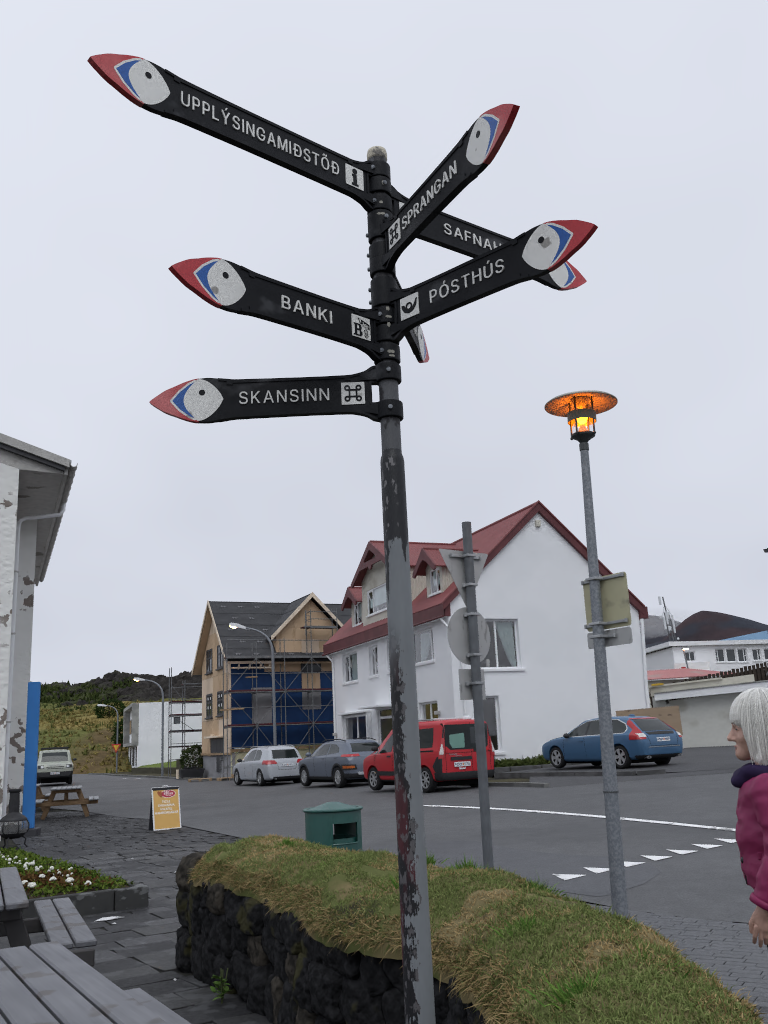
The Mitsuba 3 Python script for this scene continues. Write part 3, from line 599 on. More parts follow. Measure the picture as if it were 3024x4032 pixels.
feltroof((-.42, 6.65, 5.95), (9.5, 6.65, 5.95), (-.42, 3.05, 9.68), (9.5, 3.05, 9.68), 5)
B.add('eave_lining', cat(slabyz([(-.52, 5.86), (3.05, 9.56), (6.62, 5.86), (6.62, 5.9), (3.05, 9.62), (-.52, 5.9)], -.4, 9.4)), 'm_ply', under=rf)
B.add('bargeboard', slabyz([(-.62, 5.78), (3.05, 9.58), (6.75, 5.78), (6.75, 6.02), (3.05, 9.82), (-.62, 6.02)], -.46, -.422), 'm_timber', under=rf)
for s in (-1, 1): feltroof((cx + s * (cw + .38), -.42, 7.28), (cx + s * (cw + .38), 1.6, 7.28), (cx, -.42, 9.72), (cx, 3.0, 9.72), 3)
B.add('bargeboard', slabxz([(cx - cw - .42, 7.1), (cx, 9.56), (cx + cw + .42, 7.1), (cx + cw + .42, 7.34), (cx, 9.84), (cx - cw - .42, 7.34)], -.47, -.425), 'm_timber', under=rf)
B.add('eave_board', cat(box(-.4, 2.2, -.62, -.56, 5.86, 6.0), box(-.1, 2.3, -.5, -.42, 5.62, 5.7)), 'm_timber', under=rf)
for x in (.3, .9, 1.5, 2.0): B.add('rafter_end', beam((x, -.55, 5.8), (x + .08, -.1, 5.66), .07, .16), 'm_timber', under=rf)
rr = random.Random(3)
for i in range(5):                                            # pale maker's prints on the felt, one per sheet width
    for j in range(6):
        x = .2 + j * 1.0 + (i % 2) * .45; t = (i + .55) / 5
        if abs(x - cx) < 2.2 and t > .25: continue
        P = np.array([x, -.55 + 3.6 * t, 5.95 + 3.73 * t]); d = np.array([0, 3.6, 3.73]) / 5.184; n = np.cross((1, 0, 0), d)
        B.add('felt_print', tf(cat(box(0, .34, 0, .05, 0, .004), box(.04, .1, -.05, .1, 0, .004), box(.2, .25, -.06, .07, 0, .004)), axes(P + n * .06, (1, 0, 0), d, n)), 'm_felt_print', under=rf)
# scaffolding
def scaffold(name, label, cols, lifts, ys, M, top, extra=(), decks=()):
    T = Thing(name, label, 'scaffolding', M=M)
    for i, x in enumerate(cols):
        for y in ys: T.add('upright', cyl((x, y, -.3), (x, y, top[i]), .027, 8), 'm_scaf')
    for z in lifts:
        for y in ys:
            for i in range(len(cols) - 1):
                if z < min(top[i], top[i + 1]) + .01:
                    T.add('ledger', cyl((cols[i], y, z), (cols[i + 1], y, z), .022, 8), 'm_scaf')
                    if y == ys[0]: T.add('guard_rail', cyl((cols[i], y, z + .95), (cols[i + 1], y, z + .95), .02, 8), 'm_scaf')
        for i, x in enumerate(cols):
            if z < top[i] + .01: T.add('transom', cyl((x, ys[0], z - .06), (x, ys[-1], z - .06), .022, 8), 'm_scaf')
    for (x0, x1, z) in decks:
        T.add('deck', cbox(x0, x1, ys[0] + .08, ys[-1] - .08, z + .025, z + .085, .01), 'm_scaf_deck')
        T.add('toe_board', cbox(x0, x1, ys[0] + .03, ys[0] + .06, z + .03, z + .12, .006), 'm_scaf_deck' if z < 5 else 'm_scaf')
    for (a, b) in extra: T.add('brace', cyl(a, b, .017, 8), 'm_scaf')
    return T
cols = [-.5, 1.1, 2.68, 4.24, 5.8]
lifts = [.6, 2.6, 4.35, 6.12]
br = [((cols[i], -1.02, lifts[k]), (cols[i + 1], -1.02, lifts[k + 1])) if (i + k) % 2 == 0 else ((cols[i + 1], -1.02, lifts[k]), (cols[i], -1.02, lifts[k + 1])) for i in range(4) for k in range(3)]
SC = scaffold('scaffolding', 'grey tube scaffolding with dark red decks across the blue house front', cols, lifts, (-1., -.3), MB, [6.9, 7.0, 7.2, 8.75, 8.9], br, [(-.5, 5.8, z) for z in lifts[1:]] + [(3.85, 5.75, 7.75)])
for z in (7.75, 8.25, 8.65): SC.add('guard_rail', cat(cyl((4.24, -1, z), (5.8, -1, z), .02, 8), cyl((4.24, -1, z), (4.24, -.3, z), .02, 8)), 'm_scaf')
SC.add('ladder', cat(cyl((3.86, -1.2, 7.3), (3.86, -1.2, 8.7), .02, 6), *[cyl((3.86, -1.2, z), (4.24, -1.0, z), .015, 6) for z in (7.5, 7.8, 8.1, 8.4, 8.65)]), 'm_scaf')
SC.add('plank', cat(beam((-.9, -1.1, 3.45), (.35, -1.15, 3.5), .2, .07), beam((.5, -1.1, 5.1), (1.1, -1.1, 5.12), .2, .06)), 'm_wood_rough')
SC.add('ladder', cat(cyl((-.5, -1, .1), (-.5, -1, 1.1), .02, 6), cyl((-.85, -.9, .1), (-.85, -.9, 1.1), .02, 6), *[cyl((-.5, -1, z), (-.85, -.9, z), .015, 6) for z in (.3, .65, 1.0)]), 'm_scaf')
SB = scaffold('scaffolding', 'narrow scaffolding tower behind the far left corner of the plywood gable', [-.95, -.1, 1.6], [1.0, 1.8, 2.65, 3.65, 4.42], (9.9, 10.5), MB, [6.6, 5.8, 4.5], [((-.95, 9.88, 3.65), (.6, 9.88, 2.65)), ((-.95, 9.88, 5.5), (-.1, 9.88, 4.42))], [(-1.0, 1.6, 1.7), (-1., 1.6, 2.65), (-1., 1.6, 3.62), (-1.0, 1.6, 4.42), (-.2, 1.6, 5.5)])
# ================================================================== the white flat-roofed block at the left
MW = axes((-21.64, 80, 0), (1, 0, 0), (0, 1, 0), (0, 0, 1))
Wb = Thing('flat_roof_block', 'plain white flat-roofed block with a grey framed end below the lava ridge', 'building', M=MW)
Wb.add('wall', cat(slabxz(wallpoly([(0, -.5), (9, -.5), (9, 5.6), (0, 5.6)], [rect(3.05, 3.62, 3.72, 4.3)]), 0, .3)), 'm_white')
window(Wb, None, ID, 3.05, 3.62, 3.72, 4.3, .08, .06, frm='m_frame_dark', pane='m_shade_glass')
Wb.add('roof', slab([(0.02, .3), (9, .3), (9, 12), (-4.1, 12)], 5.4, 5.6), 'm_concrete')
fd = np.array([-4.19, 12.]); fd /= np.linalg.norm(fd)
MWs = MW @ axes((0, 0, 0), (*fd, 0), (fd[1], -fd[0], 0), (0, 0, 1))     # the end face, x runs away from us
We = np.linalg.inv(MW) @ MWs
def we(m): return tf(m, We)
Wb.add('end_wall', we(cat(box(.02, 12, .1, .3, -.5, 5.5))), 'm_white')
Wb.add('end_frame', we(cat(box(-.05, .35, -.45, .1, 2.1, 5.63), box(11, 12, -.45, .1, 2.1, 5.63), box(.35, 11, -.45, .1, 5.35, 5.63), box(.35, 11, -.45, .1, 2.1, 2.35))), 'm_concrete')
for i, (a, b) in enumerate(((.7, 3.4), (4.2, 7.6), (8.2, 10.6))):
    Wb.add('window', we(box(a, b, .06, .1, 3.2, 4.5)), 'm_shade_glass')
    Wb.add('curtain', we(box(a + .3, b - .2, .04, .058, 3.25, 4.45)), 'm_wood_rough')
    Wb.add('window', we(box(a, b - 1.2, .06, .1, .4, 2.0)), 'm_frame_dark')
MLw = np.eye(4)
mat('m_lawn', speck((.06, .085, .02), (.10, .125, .035), 3), .95, .1)
mat('m_wall_old', lambda p, n, uv: mix((.045, .042, .03), (.10, .095, .07), fbm(p.x * 2, p.y * 2, p.z * 3, 4)), .95, .1)
lw = Thing('garden_wall', 'low dark retaining wall with a lawn behind it beside the white block', 'wall')
lw.add('face', cat(slab([(-21.4, 77.6), (-15.9, 69.4), (-15.5, 69.8), (-21, 78)], -.5, .35), slab([(-15.9, 69.4), (-13.2, 66), (-12.9, 66.4), (-15.5, 69.8)], -.5, .95)), 'm_wall_old')
lw.add('lawn', TM([(-21.2, 77.8, .3), (-15.6, 69.7, .36), (-12, 73, 1.2), (-12, 80, 1.3), (-21.2, 80.1, .45)], [[0, 1, 2], [0, 2, 3], [0, 3, 4]]), 'm_lawn')
lw.add('white_pier', cbox(-14.9, -13.3, 66.6, 67.4, .2, 1.75, .02), 'm_old_white')
# ================================================================== near white house with overhanging eave
k_ = 1.15
ul, vl = np.array([.921, .39]), np.array([-.39, .921])
ML = axes((-7.314, 21.045, 0), (*ul, 0), (*vl, 0), (0, 0, 1))
Lh = Thing('plaster_house', 'weathered white plaster house with deep grey eave and gutter beside the blue panel', 'house', M=ML)
def verge(uu): return 8.02 - (uu + .24) * .33
Lh.add('wall', slabxz([(-7, -.4), (-1.2, -.4), (-1.2, 8.1), (-1.2, 8.2), (-7, 9.95)], .15, .45), 'm_old_white')
Lh.add('wall', cat(box(-1.5, -1.2, .45, 5, -.4, 8.1), box(-1.5, -.6, 5, 5.3, -.4, 8.1), box(-.9, -.6, 5.3, 16, -.4, 8.1)), 'm_old_white')
Lh.add('soffit', cat(box(-3.2, -.17, .3, 16, 8.1, 8.16)), 'm_soffit')
Lh.add('gable_filler', slabxz([(-7, 9.8), (-1.19, 8.1), (-.22, 8.05), (-.22, 8.16), (-7, 10.2)], .15, .32), 'm_soffit')
Lh.add('fascia', cat(box(-.2, -.12, .12, 16, 8.03, 8.3)), 'm_old_trim')
Lh.add('bargeboard', slabxz([(-.1, 8.17), (-7, 10.45), (-7, 10.72), (-.1, 8.36)], -.05, .1), 'm_old_trim')
Lh.add('bargeboard', slabxz([(-.2, 8.10), (-7, 10.3), (-7, 10.42), (-.2, 8.2)], .02, .14), 'm_frame_dark')
Lh.add('roof', slabxz([(-.05, 8.33), (-7, 10.69), (-7, 10.75), (-.05, 8.39)], .1, 16), 'm_grey_metal')
gp_ = np.array([(0.09 * math.cos(a) - .0, 8.3 + .11 * math.sin(a)) for a in np.linspace(PI, 2 * PI, 9)])
gq_ = np.array([(0.075 * math.cos(a) - .0, 8.3 + .095 * math.sin(a)) for a in np.linspace(2 * PI, PI, 9)])
Lh.add('gutter', slabxz(Polygon(np.vstack([gp_, gq_])), 0, 16), 'm_old_trim', 30)
for y in np.arange(.3, 15.5, .62): Lh.add('gutter_bracket', slabxz(Polygon(np.vstack([gp_ * [1.12, 1] - [0, .012], gq_ * [1.0, 1]])), y, y + .05), 'm_old_trim', under=Lh.key + '__gutter')
Lh.add('downpipe', tube([(0, 3.5, 8.2), (0, 3.45, 8.0), (-.08, 3.4, 7.85), (-.95, 3.3, 7.68), (-1.08, 3.25, 7.6), (-1.12, 3.2, 7.4), (-1.12, 3.2, 4.2), (-1.12, 3.2, 0)], .055, 10), 'm_white_trim', True)
for zz in (6.2, 4.6, 2.4): Lh.add('pipe_clamp', lathe([(.056, zz), (.066, zz), (.066, zz + .05), (.056, zz + .05)], 12), 'm_old_trim', under=Lh.key + '__downpipe'); 
for kk in [k for k in scene if k.startswith(Lh.key + '__downpipe__pipe_clamp')]: scene[kk]['to_world'] = T4().translate([float(x) for x in ML[:3, :3] @ np.array([-1.12, 3.2, 0])])
Lh.add('wall_bracket', cat(cbox(-2.28, -2.15, .05, .149, 4.55, 4.7, .01)), 'm_frame_dark')
Lh.add('meter_box', cat(cbox(-1.85, -1.6, .02, .149, 1.95, 2.2, .01)), 'm_wood_rough')
# blue panel
Bp = Thing('panel', 'tall narrow bright blue panel standing on a dark base by the plaster house', 'panel', M=frame((-8.24, 21.55, float(terr(-8.4, 21.5))), .12))
Bp.add('board', cbox(-.11, .15, -.05, .05, .16, 3.36, .008), 'm_panel_blue')
Bp.add('base', cbox(-.2, .25, -.2, .2, -.02, .158, .015), 'm_frame_dark')
# ================================================================== stone wall with its turf
mat('m_stone', lambda p, n, uv: mix(mix((.004, .004, .0045), (.019, .019, .0205), smoothstep(.3, .75, fbm(p.x * 26, p.y * 26, p.z * 26, 3))), (.045, .042, .014), smoothstep(.635, .71, fbm(p.x * 4, p.y * 4, p.z * 4, 4)) * .7), .92, .25, bump=lambda p, n, uv: fbm(p.x * 45, p.y * 45, p.z * 45, 3), bs=.02)
mat('m_stone_b', lambda p, n, uv: mix((.016, .014, .011), (.058, .05, .04), smoothstep(.3, .75, fbm(p.x * 22, p.y * 22, p.z * 22, 3))), .92, .25, bump=lambda p, n, uv: fbm(p.x * 45, p.y * 45, p.z * 45, 3), bs=.02)
mat('m_turf', lambda p, n, uv: mix(mix((.09, .10, .035), (.16, .13, .065), smoothstep(.4, .62, fbm(p.x * 5, p.y * 5, p.z * 5, 4))), (.03, .027, .018), smoothstep(.62, .74, fbm(p.x * 3.1 + 9, p.y * 3.1, p.z * 3, 4))), .95, .1)
scene['m_blade'] = {'type': 'twosided', 'b': {'type': 'diffuse', 'reflectance': VC}}
def arclen(P): return np.concatenate([[0], np.cumsum(np.linalg.norm(np.diff(P, axis=0), axis=1))])
from scipy.interpolate import PchipInterpolator, CubicSpline
def curve(P):
    s = arclen(P); f = PchipInterpolator(s / s[-1], P); return f, s[-1]
fF, LF = curve(wall_front); fB, LB = curve(wall_back)
SW = Thing('stone_wall', 'curved wall of black lava stones topped with a thick cap of grass', 'wall')
rs = np.random.default_rng(11)
core = []
tt = np.linspace(0, 1, 40)
A, Bk = fF(tt), fB(tt); mid = (A + Bk) / 2
A2, B2 = A + (mid - A) * .22, Bk + (mid - Bk) * .22
ring = np.vstack([A2, B2[::-1]])
SW.add('core', slab(Polygon(ring).buffer(0), -.05, .62), 'm_stone')
ico3 = trimesh.creation.icosphere(subdivisions=3); ico2 = trimesh.creation.icosphere(subdivisions=2)
def stone(c, ax_, size, seed, sub):
    b = ico3 if sub else ico2
    V = b.vertices.copy(); V = np.sign(V) * np.abs(V) ** .55; V /= np.maximum(np.abs(V).max(1, keepdims=True), 1e-6) ** .25
    n = meshkit.fbm(V * 1.1 + seed * 3.7, 3, seed); V = V * (.74 + .5 * n)[:, None]
    n2 = meshkit.fbm(V * 5 + seed, 2, seed + 5); V = V * (.93 + .14 * n2)[:, None]
    a = rs.uniform(-.22, .22); R = np.array([[math.cos(a), 0, -math.sin(a)], [0, 1, 0], [math.sin(a), 0, math.cos(a)]])
    V = V @ R.T * np.asarray(size)
    return TM(np.asarray(c) + V @ np.asarray(ax_), b.faces)
def course(f, L, out, rows, wid, sgn, near):
    for (z0, z1) in rows:
        s = -rs.random() * .1
        while s < L:
            w = rs.uniform(*wid); t = (s + w / 2) / L
            if t > 1: break
            P = f(np.clip(t, 0, 1)); Q = f(np.clip(t + .01, 0, 1)) - f(np.clip(t - .01, 0, 1)); d = Q / np.linalg.norm(Q); n = np.array([d[1], -d[0]]) * sgn
            zc, hh = (z0 + z1) / 2 + rs.uniform(-.03, .03), (z1 - z0) * rs.uniform(.5, .62)
            ax_ = np.array([[*d, 0], [*n, 0], [0, 0, 1.]])
            c = np.array([*(P - n * (.10 + rs.uniform(-.03, .03))), zc])
            SW.add('stone', stone(c, ax_, (w * .56, .15, hh), rs.integers(1000), near), 'm_stone_b' if rs.random() < .1 else 'm_stone', True)
            s += w
course(fF, LF, 1, [(-.03, .26), (.24, .5), (.45, .66)], (.2, .36), 1, True)
course(fB, LB, 1, [(.0, .36), (.31, .62)], (.3, .45), -1, False)
for z0 in (.14, .4, .62):                                     # the end of the wall
    for t in (.12, .5, .88):
        P = wall_front[0] * (1 - t) + wall_back[0] * t; d = wall_back[0] - wall_front[0]; d = d / np.linalg.norm(d); n = np.array([-d[1], d[0]])
        SW.add('stone', stone([*(P - n * .1), z0], np.array([[*d, 0], [*n, 0], [0, 0, 1.]]), (.14, .14, .15), int(z0 * 100 + t * 10), True), 'm_stone_b' if z0 > .6 and t < .2 else 'm_stone', True)
# turf cap
ns, nt = 150, 44
def turfpt(s, t):
    a, b = fF(s), fB(s); m = a + (b - a) * t[:, None]
    w = np.linalg.norm(b - a, axis=1)
    e = np.minimum(t, 1 - t)
    z = .735 + .14 * np.sin(np.clip(t, 0, 1) * PI) ** .55 - .8 * np.maximum(-e, 0)
    z += (meshkit.fbm(np.column_stack([m * 2.6, 0 * s]), 4, 4) - .5) * .14 + (meshkit.fbm(np.column_stack([m * 9, 0 * s]), 3, 9) - .5) * .05
    z -= .10 * np.exp(-((s - .03) / .02) ** 2)
    d = (b - a) / w[:, None]
    m = m + d * ((meshkit.fbm(np.column_stack([m * 5, 0 * s + 2]), 3, 2) - .5) * .16 * np.exp(-(e / .12) ** 2))[:, None]
    return np.column_stack([m, z])
sg, tg = np.meshgrid(np.linspace(.04, 1, ns), np.concatenate([[-.065, -.06], np.linspace(-.05, 1.08, nt), [1.11, 1.14]]), indexing='ij')
TP = turfpt(sg.ravel(), tg.ravel()).reshape(*sg.shape, 3)
TP[:, 0, 2] -= .05; TP[:, -1, 2] -= .05
SW.add('turf', grid_mesh(TP[:, ::-1]), 'm_turf', True)
def blades(P, D, L, W, bend, C0, C1):
    """curved grass blades: roots P, growth D (unit), length, width, bend vector, root and tip colours"""
    n = len(P); side = np.cross(D, RNG.normal(size=(n, 3))); side /= np.linalg.norm(side, axis=1, keepdims=True) + 1e-9
    h1 = P + D * (L * .5)[:, None] + bend * (L * .22)[:, None]; h2 = P + D * (L * .86)[:, None] + bend * (L * .75)[:, None]
    s0, s1 = side * (W * .5)[:, None], side * (W * .38)[:, None]
    V = np.stack([P - s0, P + s0, h1 - s1, h1 + s1, h2], 1).reshape(-1, 3)
    b = (np.arange(n) * 5)[:, None]
    F = np.concatenate([b + [0, 1, 3], b + [0, 3, 2], b + [2, 3, 4]], 0)
    C = np.stack([C0, C0, C1, C1, C1], 1).reshape(-1, 3)
    return TM(V, F), np.clip(C, .004, 1)
def turf_blades(n, straw, tl, edge=False):
    s = RNG.uniform(.04, 1, n)
    t = RNG.uniform(*tl, n) if not edge else np.where(RNG.random(n) < .6, RNG.uniform(-.066, .03, n), RNG.uniform(.93, 1.13, n))
    if straw is None: pass
    P = turfpt(s, t)
    k = meshkit.fbm(np.column_stack([P[:, :2] * 3.2, 0 * s]), 4, 21); bare = meshkit.fbm(np.column_stack([P[:, :2] * 3.1 + 5, 0 * s]), 4, 31)
    out = fB(s) - fF(s); out = np.column_stack([out / np.linalg.norm(out, axis=1, keepdims=True), 0 * s]) * np.where(t < .5, -1, 1)[:, None]
    e = np.minimum(t, 1 - t)
    if edge: keep = np.ones(n, bool)
    elif straw: keep = (k > .46) & (RNG.random(n) < .9)
    else: keep = (k < .6) & (bare < .7)
    P, out, e, k = P[keep], out[keep], e[keep], k[keep]; n = len(P)
    D = np.array([0, 0, 1.]) + RNG.normal(0, .38 if not straw else .8, (n, 3)) + (out * np.clip(.14 - e, 0, .3)[:, None] * 9 if straw or edge else 0)
    D /= np.linalg.norm(D, axis=1, keepdims=True); 
    bend = RNG.normal(0, .45, (n, 3)); bend[:, 2] -= .35 if not edge else .9
    L = RNG.uniform(.014, .034, n) if not edge else RNG.uniform(.025, .062, n)
    W = RNG.uniform(.003, .0052, n)
    g = RNG.random(n)[:, None]
    if straw or edge:
        c = np.array([.47, .35, .18]) * (1 - g) + np.array([.25, .18, .08]) * g
        if edge: c = c * .8; gm = RNG.random(n)[:, None] < .3; c = np.where(gm, np.array([.08, .095, .03]), c)
    else: c = np.array([.12, .165, .05]) * (1 - g) + np.array([.235, .26, .10]) * g
    return blades(P, D, L, W, bend, c * .85, c)
for nm, a in (('grass', (85000, False, (-.06, 1.06))), ('straw', (52000, True, (-.06, 1.1)))):
    m, c = turf_blades(*a); SW.add(nm, m, 'm_blade', color=c, kind='stuff')
m, c = turf_blades(21000, True, None, True); SW.add('hanging_straw', m, 'm_blade', color=c, kind='stuff')
# lush tufts on the cap
tp = []
for (x, y) in ((.45, 3.6), (.05, 4.9), (-.35, 5.6), (.6, 4.5), (.7, 3.0), (.35, 5.3), (-.8, 7.0), (.12, 5.75), (.48, 2.75)):
    n = 170; r = np.abs(RNG.normal(0, .05, n)); a = RNG.uniform(0, 2 * PI, n)
    P = np.column_stack([x + r * np.cos(a), y + r * np.sin(a), 0 * r + .84]); D = np.column_stack([np.cos(a) * r * 9, np.sin(a) * r * 9, 0 * r + 1]); D /= np.linalg.norm(D, axis=1, keepdims=True)
    tp.append((P, D))
P = np.vstack([q[0] for q in tp]); D = np.vstack([q[1] for q in tp]); n = len(P); g = RNG.random(n)[:, None]
c = np.array([.07, .15, .03]) * g + np.array([.14, .23, .05]) * (1 - g); b = RNG.normal(0, .3, (n, 3)); b[:, 2] -= .3
m, c = blades(P, D, RNG.uniform(.05, .1, n), RNG.uniform(.005, .008, n), b, c, c); SW.add('grass_tufts', m, 'm_blade', color=c, kind='stuff')
def leafy(name, label, cat_, at_, n, size, c0, c1, spread=.08, height=.15, group=None, seed=1, wid=.45):
    """a small broad-leaved plant: stem and leaves"""
    r = np.random.default_rng(seed); T = Thing(name, label, cat_, group); V, F, C = [], [], []
    x0, y0, z0 = at_
    for i in range(n):
        a = r.uniform(0, 2 * PI); h = r.uniform(.1, 1) * height; l = size * r.uniform(.6, 1.2); w = l * wid
        base = np.array([x0 + r.normal(0, spread * .3), y0 + r.normal(0, spread * .3), z0 + h * .8]); d = np.array([math.cos(a), math.sin(a), r.uniform(.1, .9)]); d /= np.linalg.norm(d)
        s = np.cross(d, [0, 0, 1]); s /= np.linalg.norm(s); nn = np.cross(s, d)
        k = len(V); p = [base, base + d * l * .3 + s * w * .5 + nn * .02 * l, base + d * l * .3 - s * w * .5 + nn * .02 * l, base + d * l * .7 + s * w * .42 - nn * .05 * l, base + d * l * .7 - s * w * .42 - nn * .05 * l, base + d * l - nn * .22 * l]
        V += p; F += [[k, k + 1, k + 2], [k + 1, k + 3, k + 4], [k + 1, k + 4, k + 2], [k + 3, k + 5, k + 4]]
        g = r.random(); C += [np.array(c0) * g + np.array(c1) * (1 - g)] * 6
    T.add('leaves', TM(V, F), 'm_blade', color=np.array(C))
    T.add('stems', cat([tube([(x0, y0, z0 - .01), (x0 + r.normal(0, spread * .4), y0 + r.normal(0, spread * .4), z0 + height)], .004, 5) for _ in range(4)]), 'm_blade_stem')
    return T
mat('m_blade_stem', (.06, .075, .025), .8)
leafy('weed', 'small bright green weed growing at the foot of the lava stone wall', 'weed', (-1.16, 6.36, 0), 26, .075, (.07, .14, .03), (.12, .2, .05), .07, .19, seed=3)
# ================================================================== the finger post
AX, AY = .036, 3.0
mat('m_post_top', lambda p, n, uv: mix((.085, .088, .095), (.022, .021, .024), smoothstep(.5, .58, fbm(p.x * 26, p.y * 26, p.z * 13, 4))), .6, .4)
def peel(p, n, uv):
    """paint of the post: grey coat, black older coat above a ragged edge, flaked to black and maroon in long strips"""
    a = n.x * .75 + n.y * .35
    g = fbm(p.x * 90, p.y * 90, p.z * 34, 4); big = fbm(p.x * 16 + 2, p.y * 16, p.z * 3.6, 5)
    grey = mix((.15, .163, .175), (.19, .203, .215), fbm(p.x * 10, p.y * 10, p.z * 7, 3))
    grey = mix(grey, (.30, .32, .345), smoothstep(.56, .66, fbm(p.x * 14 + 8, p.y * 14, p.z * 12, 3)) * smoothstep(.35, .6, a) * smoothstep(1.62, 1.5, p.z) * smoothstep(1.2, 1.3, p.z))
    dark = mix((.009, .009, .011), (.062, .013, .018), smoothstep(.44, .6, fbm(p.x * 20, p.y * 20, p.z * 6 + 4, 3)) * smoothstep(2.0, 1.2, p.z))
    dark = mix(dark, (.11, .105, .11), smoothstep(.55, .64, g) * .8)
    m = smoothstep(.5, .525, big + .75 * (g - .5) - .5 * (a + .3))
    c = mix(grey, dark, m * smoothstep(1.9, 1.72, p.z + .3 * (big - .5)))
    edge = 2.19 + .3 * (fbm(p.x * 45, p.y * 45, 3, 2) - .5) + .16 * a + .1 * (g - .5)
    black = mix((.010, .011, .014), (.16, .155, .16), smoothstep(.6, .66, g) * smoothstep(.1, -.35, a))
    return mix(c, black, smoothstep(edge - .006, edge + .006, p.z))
mat('m_post', peel, .5, .45)
mat('m_post_cap', worn((.5, .46, .37), (.15, .14, .13), 20, .5, .6), .7)
mat('m_sign_black', worn((.0065, .0075, .010), (.045, .047, .052), 9, .64, .76), lambda p, n, uv: .42 + .3 * fbm(p.x * 14, p.y * 14, p.z * 14, 3), .22)
mat('m_sign_chip', (.3, .29, .25), .8)
mat('m_sign_white', lambda p, n, uv: mix(mix((.70, .70, .675), (.755, .755, .73), fbm(p.x * 5, p.y * 5, p.z * 5, 2)), (.30, .29, .27), smoothstep(.70, .76, fbm(p.x * 17 + 4, p.y * 17, p.z * 17, 3))), .55)
mat('m_sign_red', worn((.47, .035, .045), (.55, .15, .15), 5, .5, .75, .1), .45)
mat('m_sign_blue', worn((.014, .095, .36), (.06, .17, .42), 14, .62, .8, .1), .45)
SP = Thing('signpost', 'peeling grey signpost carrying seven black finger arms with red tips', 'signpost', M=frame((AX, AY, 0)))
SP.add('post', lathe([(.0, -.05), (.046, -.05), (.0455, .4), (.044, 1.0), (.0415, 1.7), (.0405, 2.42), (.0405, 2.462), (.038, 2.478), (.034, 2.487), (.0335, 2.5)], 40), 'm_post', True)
SP.add('upper_tube', cyl((0, 0, 2.48), (0, 0, 3.62), .0335, 32), 'm_post_top', 60)
SP.add('cap', lathe([(.0335, 3.618), (.037, 3.622), (.0372, 3.645), (.034, 3.658), (.02, 3.664), (0, 3.665)], 32), 'm_post_cap', True)
HALF = np.array([(.03, .1), (.052, .097), (.08, .080), (.11, .0715), (.135, .0675), (.257, .0660), (.44, .0675), (.526, .069), (.581, .0755), (.624, .0795), (.661, .0765), (.698, .0665), (.735, .051), (.765, .0385), (.79, .0225), (.808, .010), (.82, .0)])
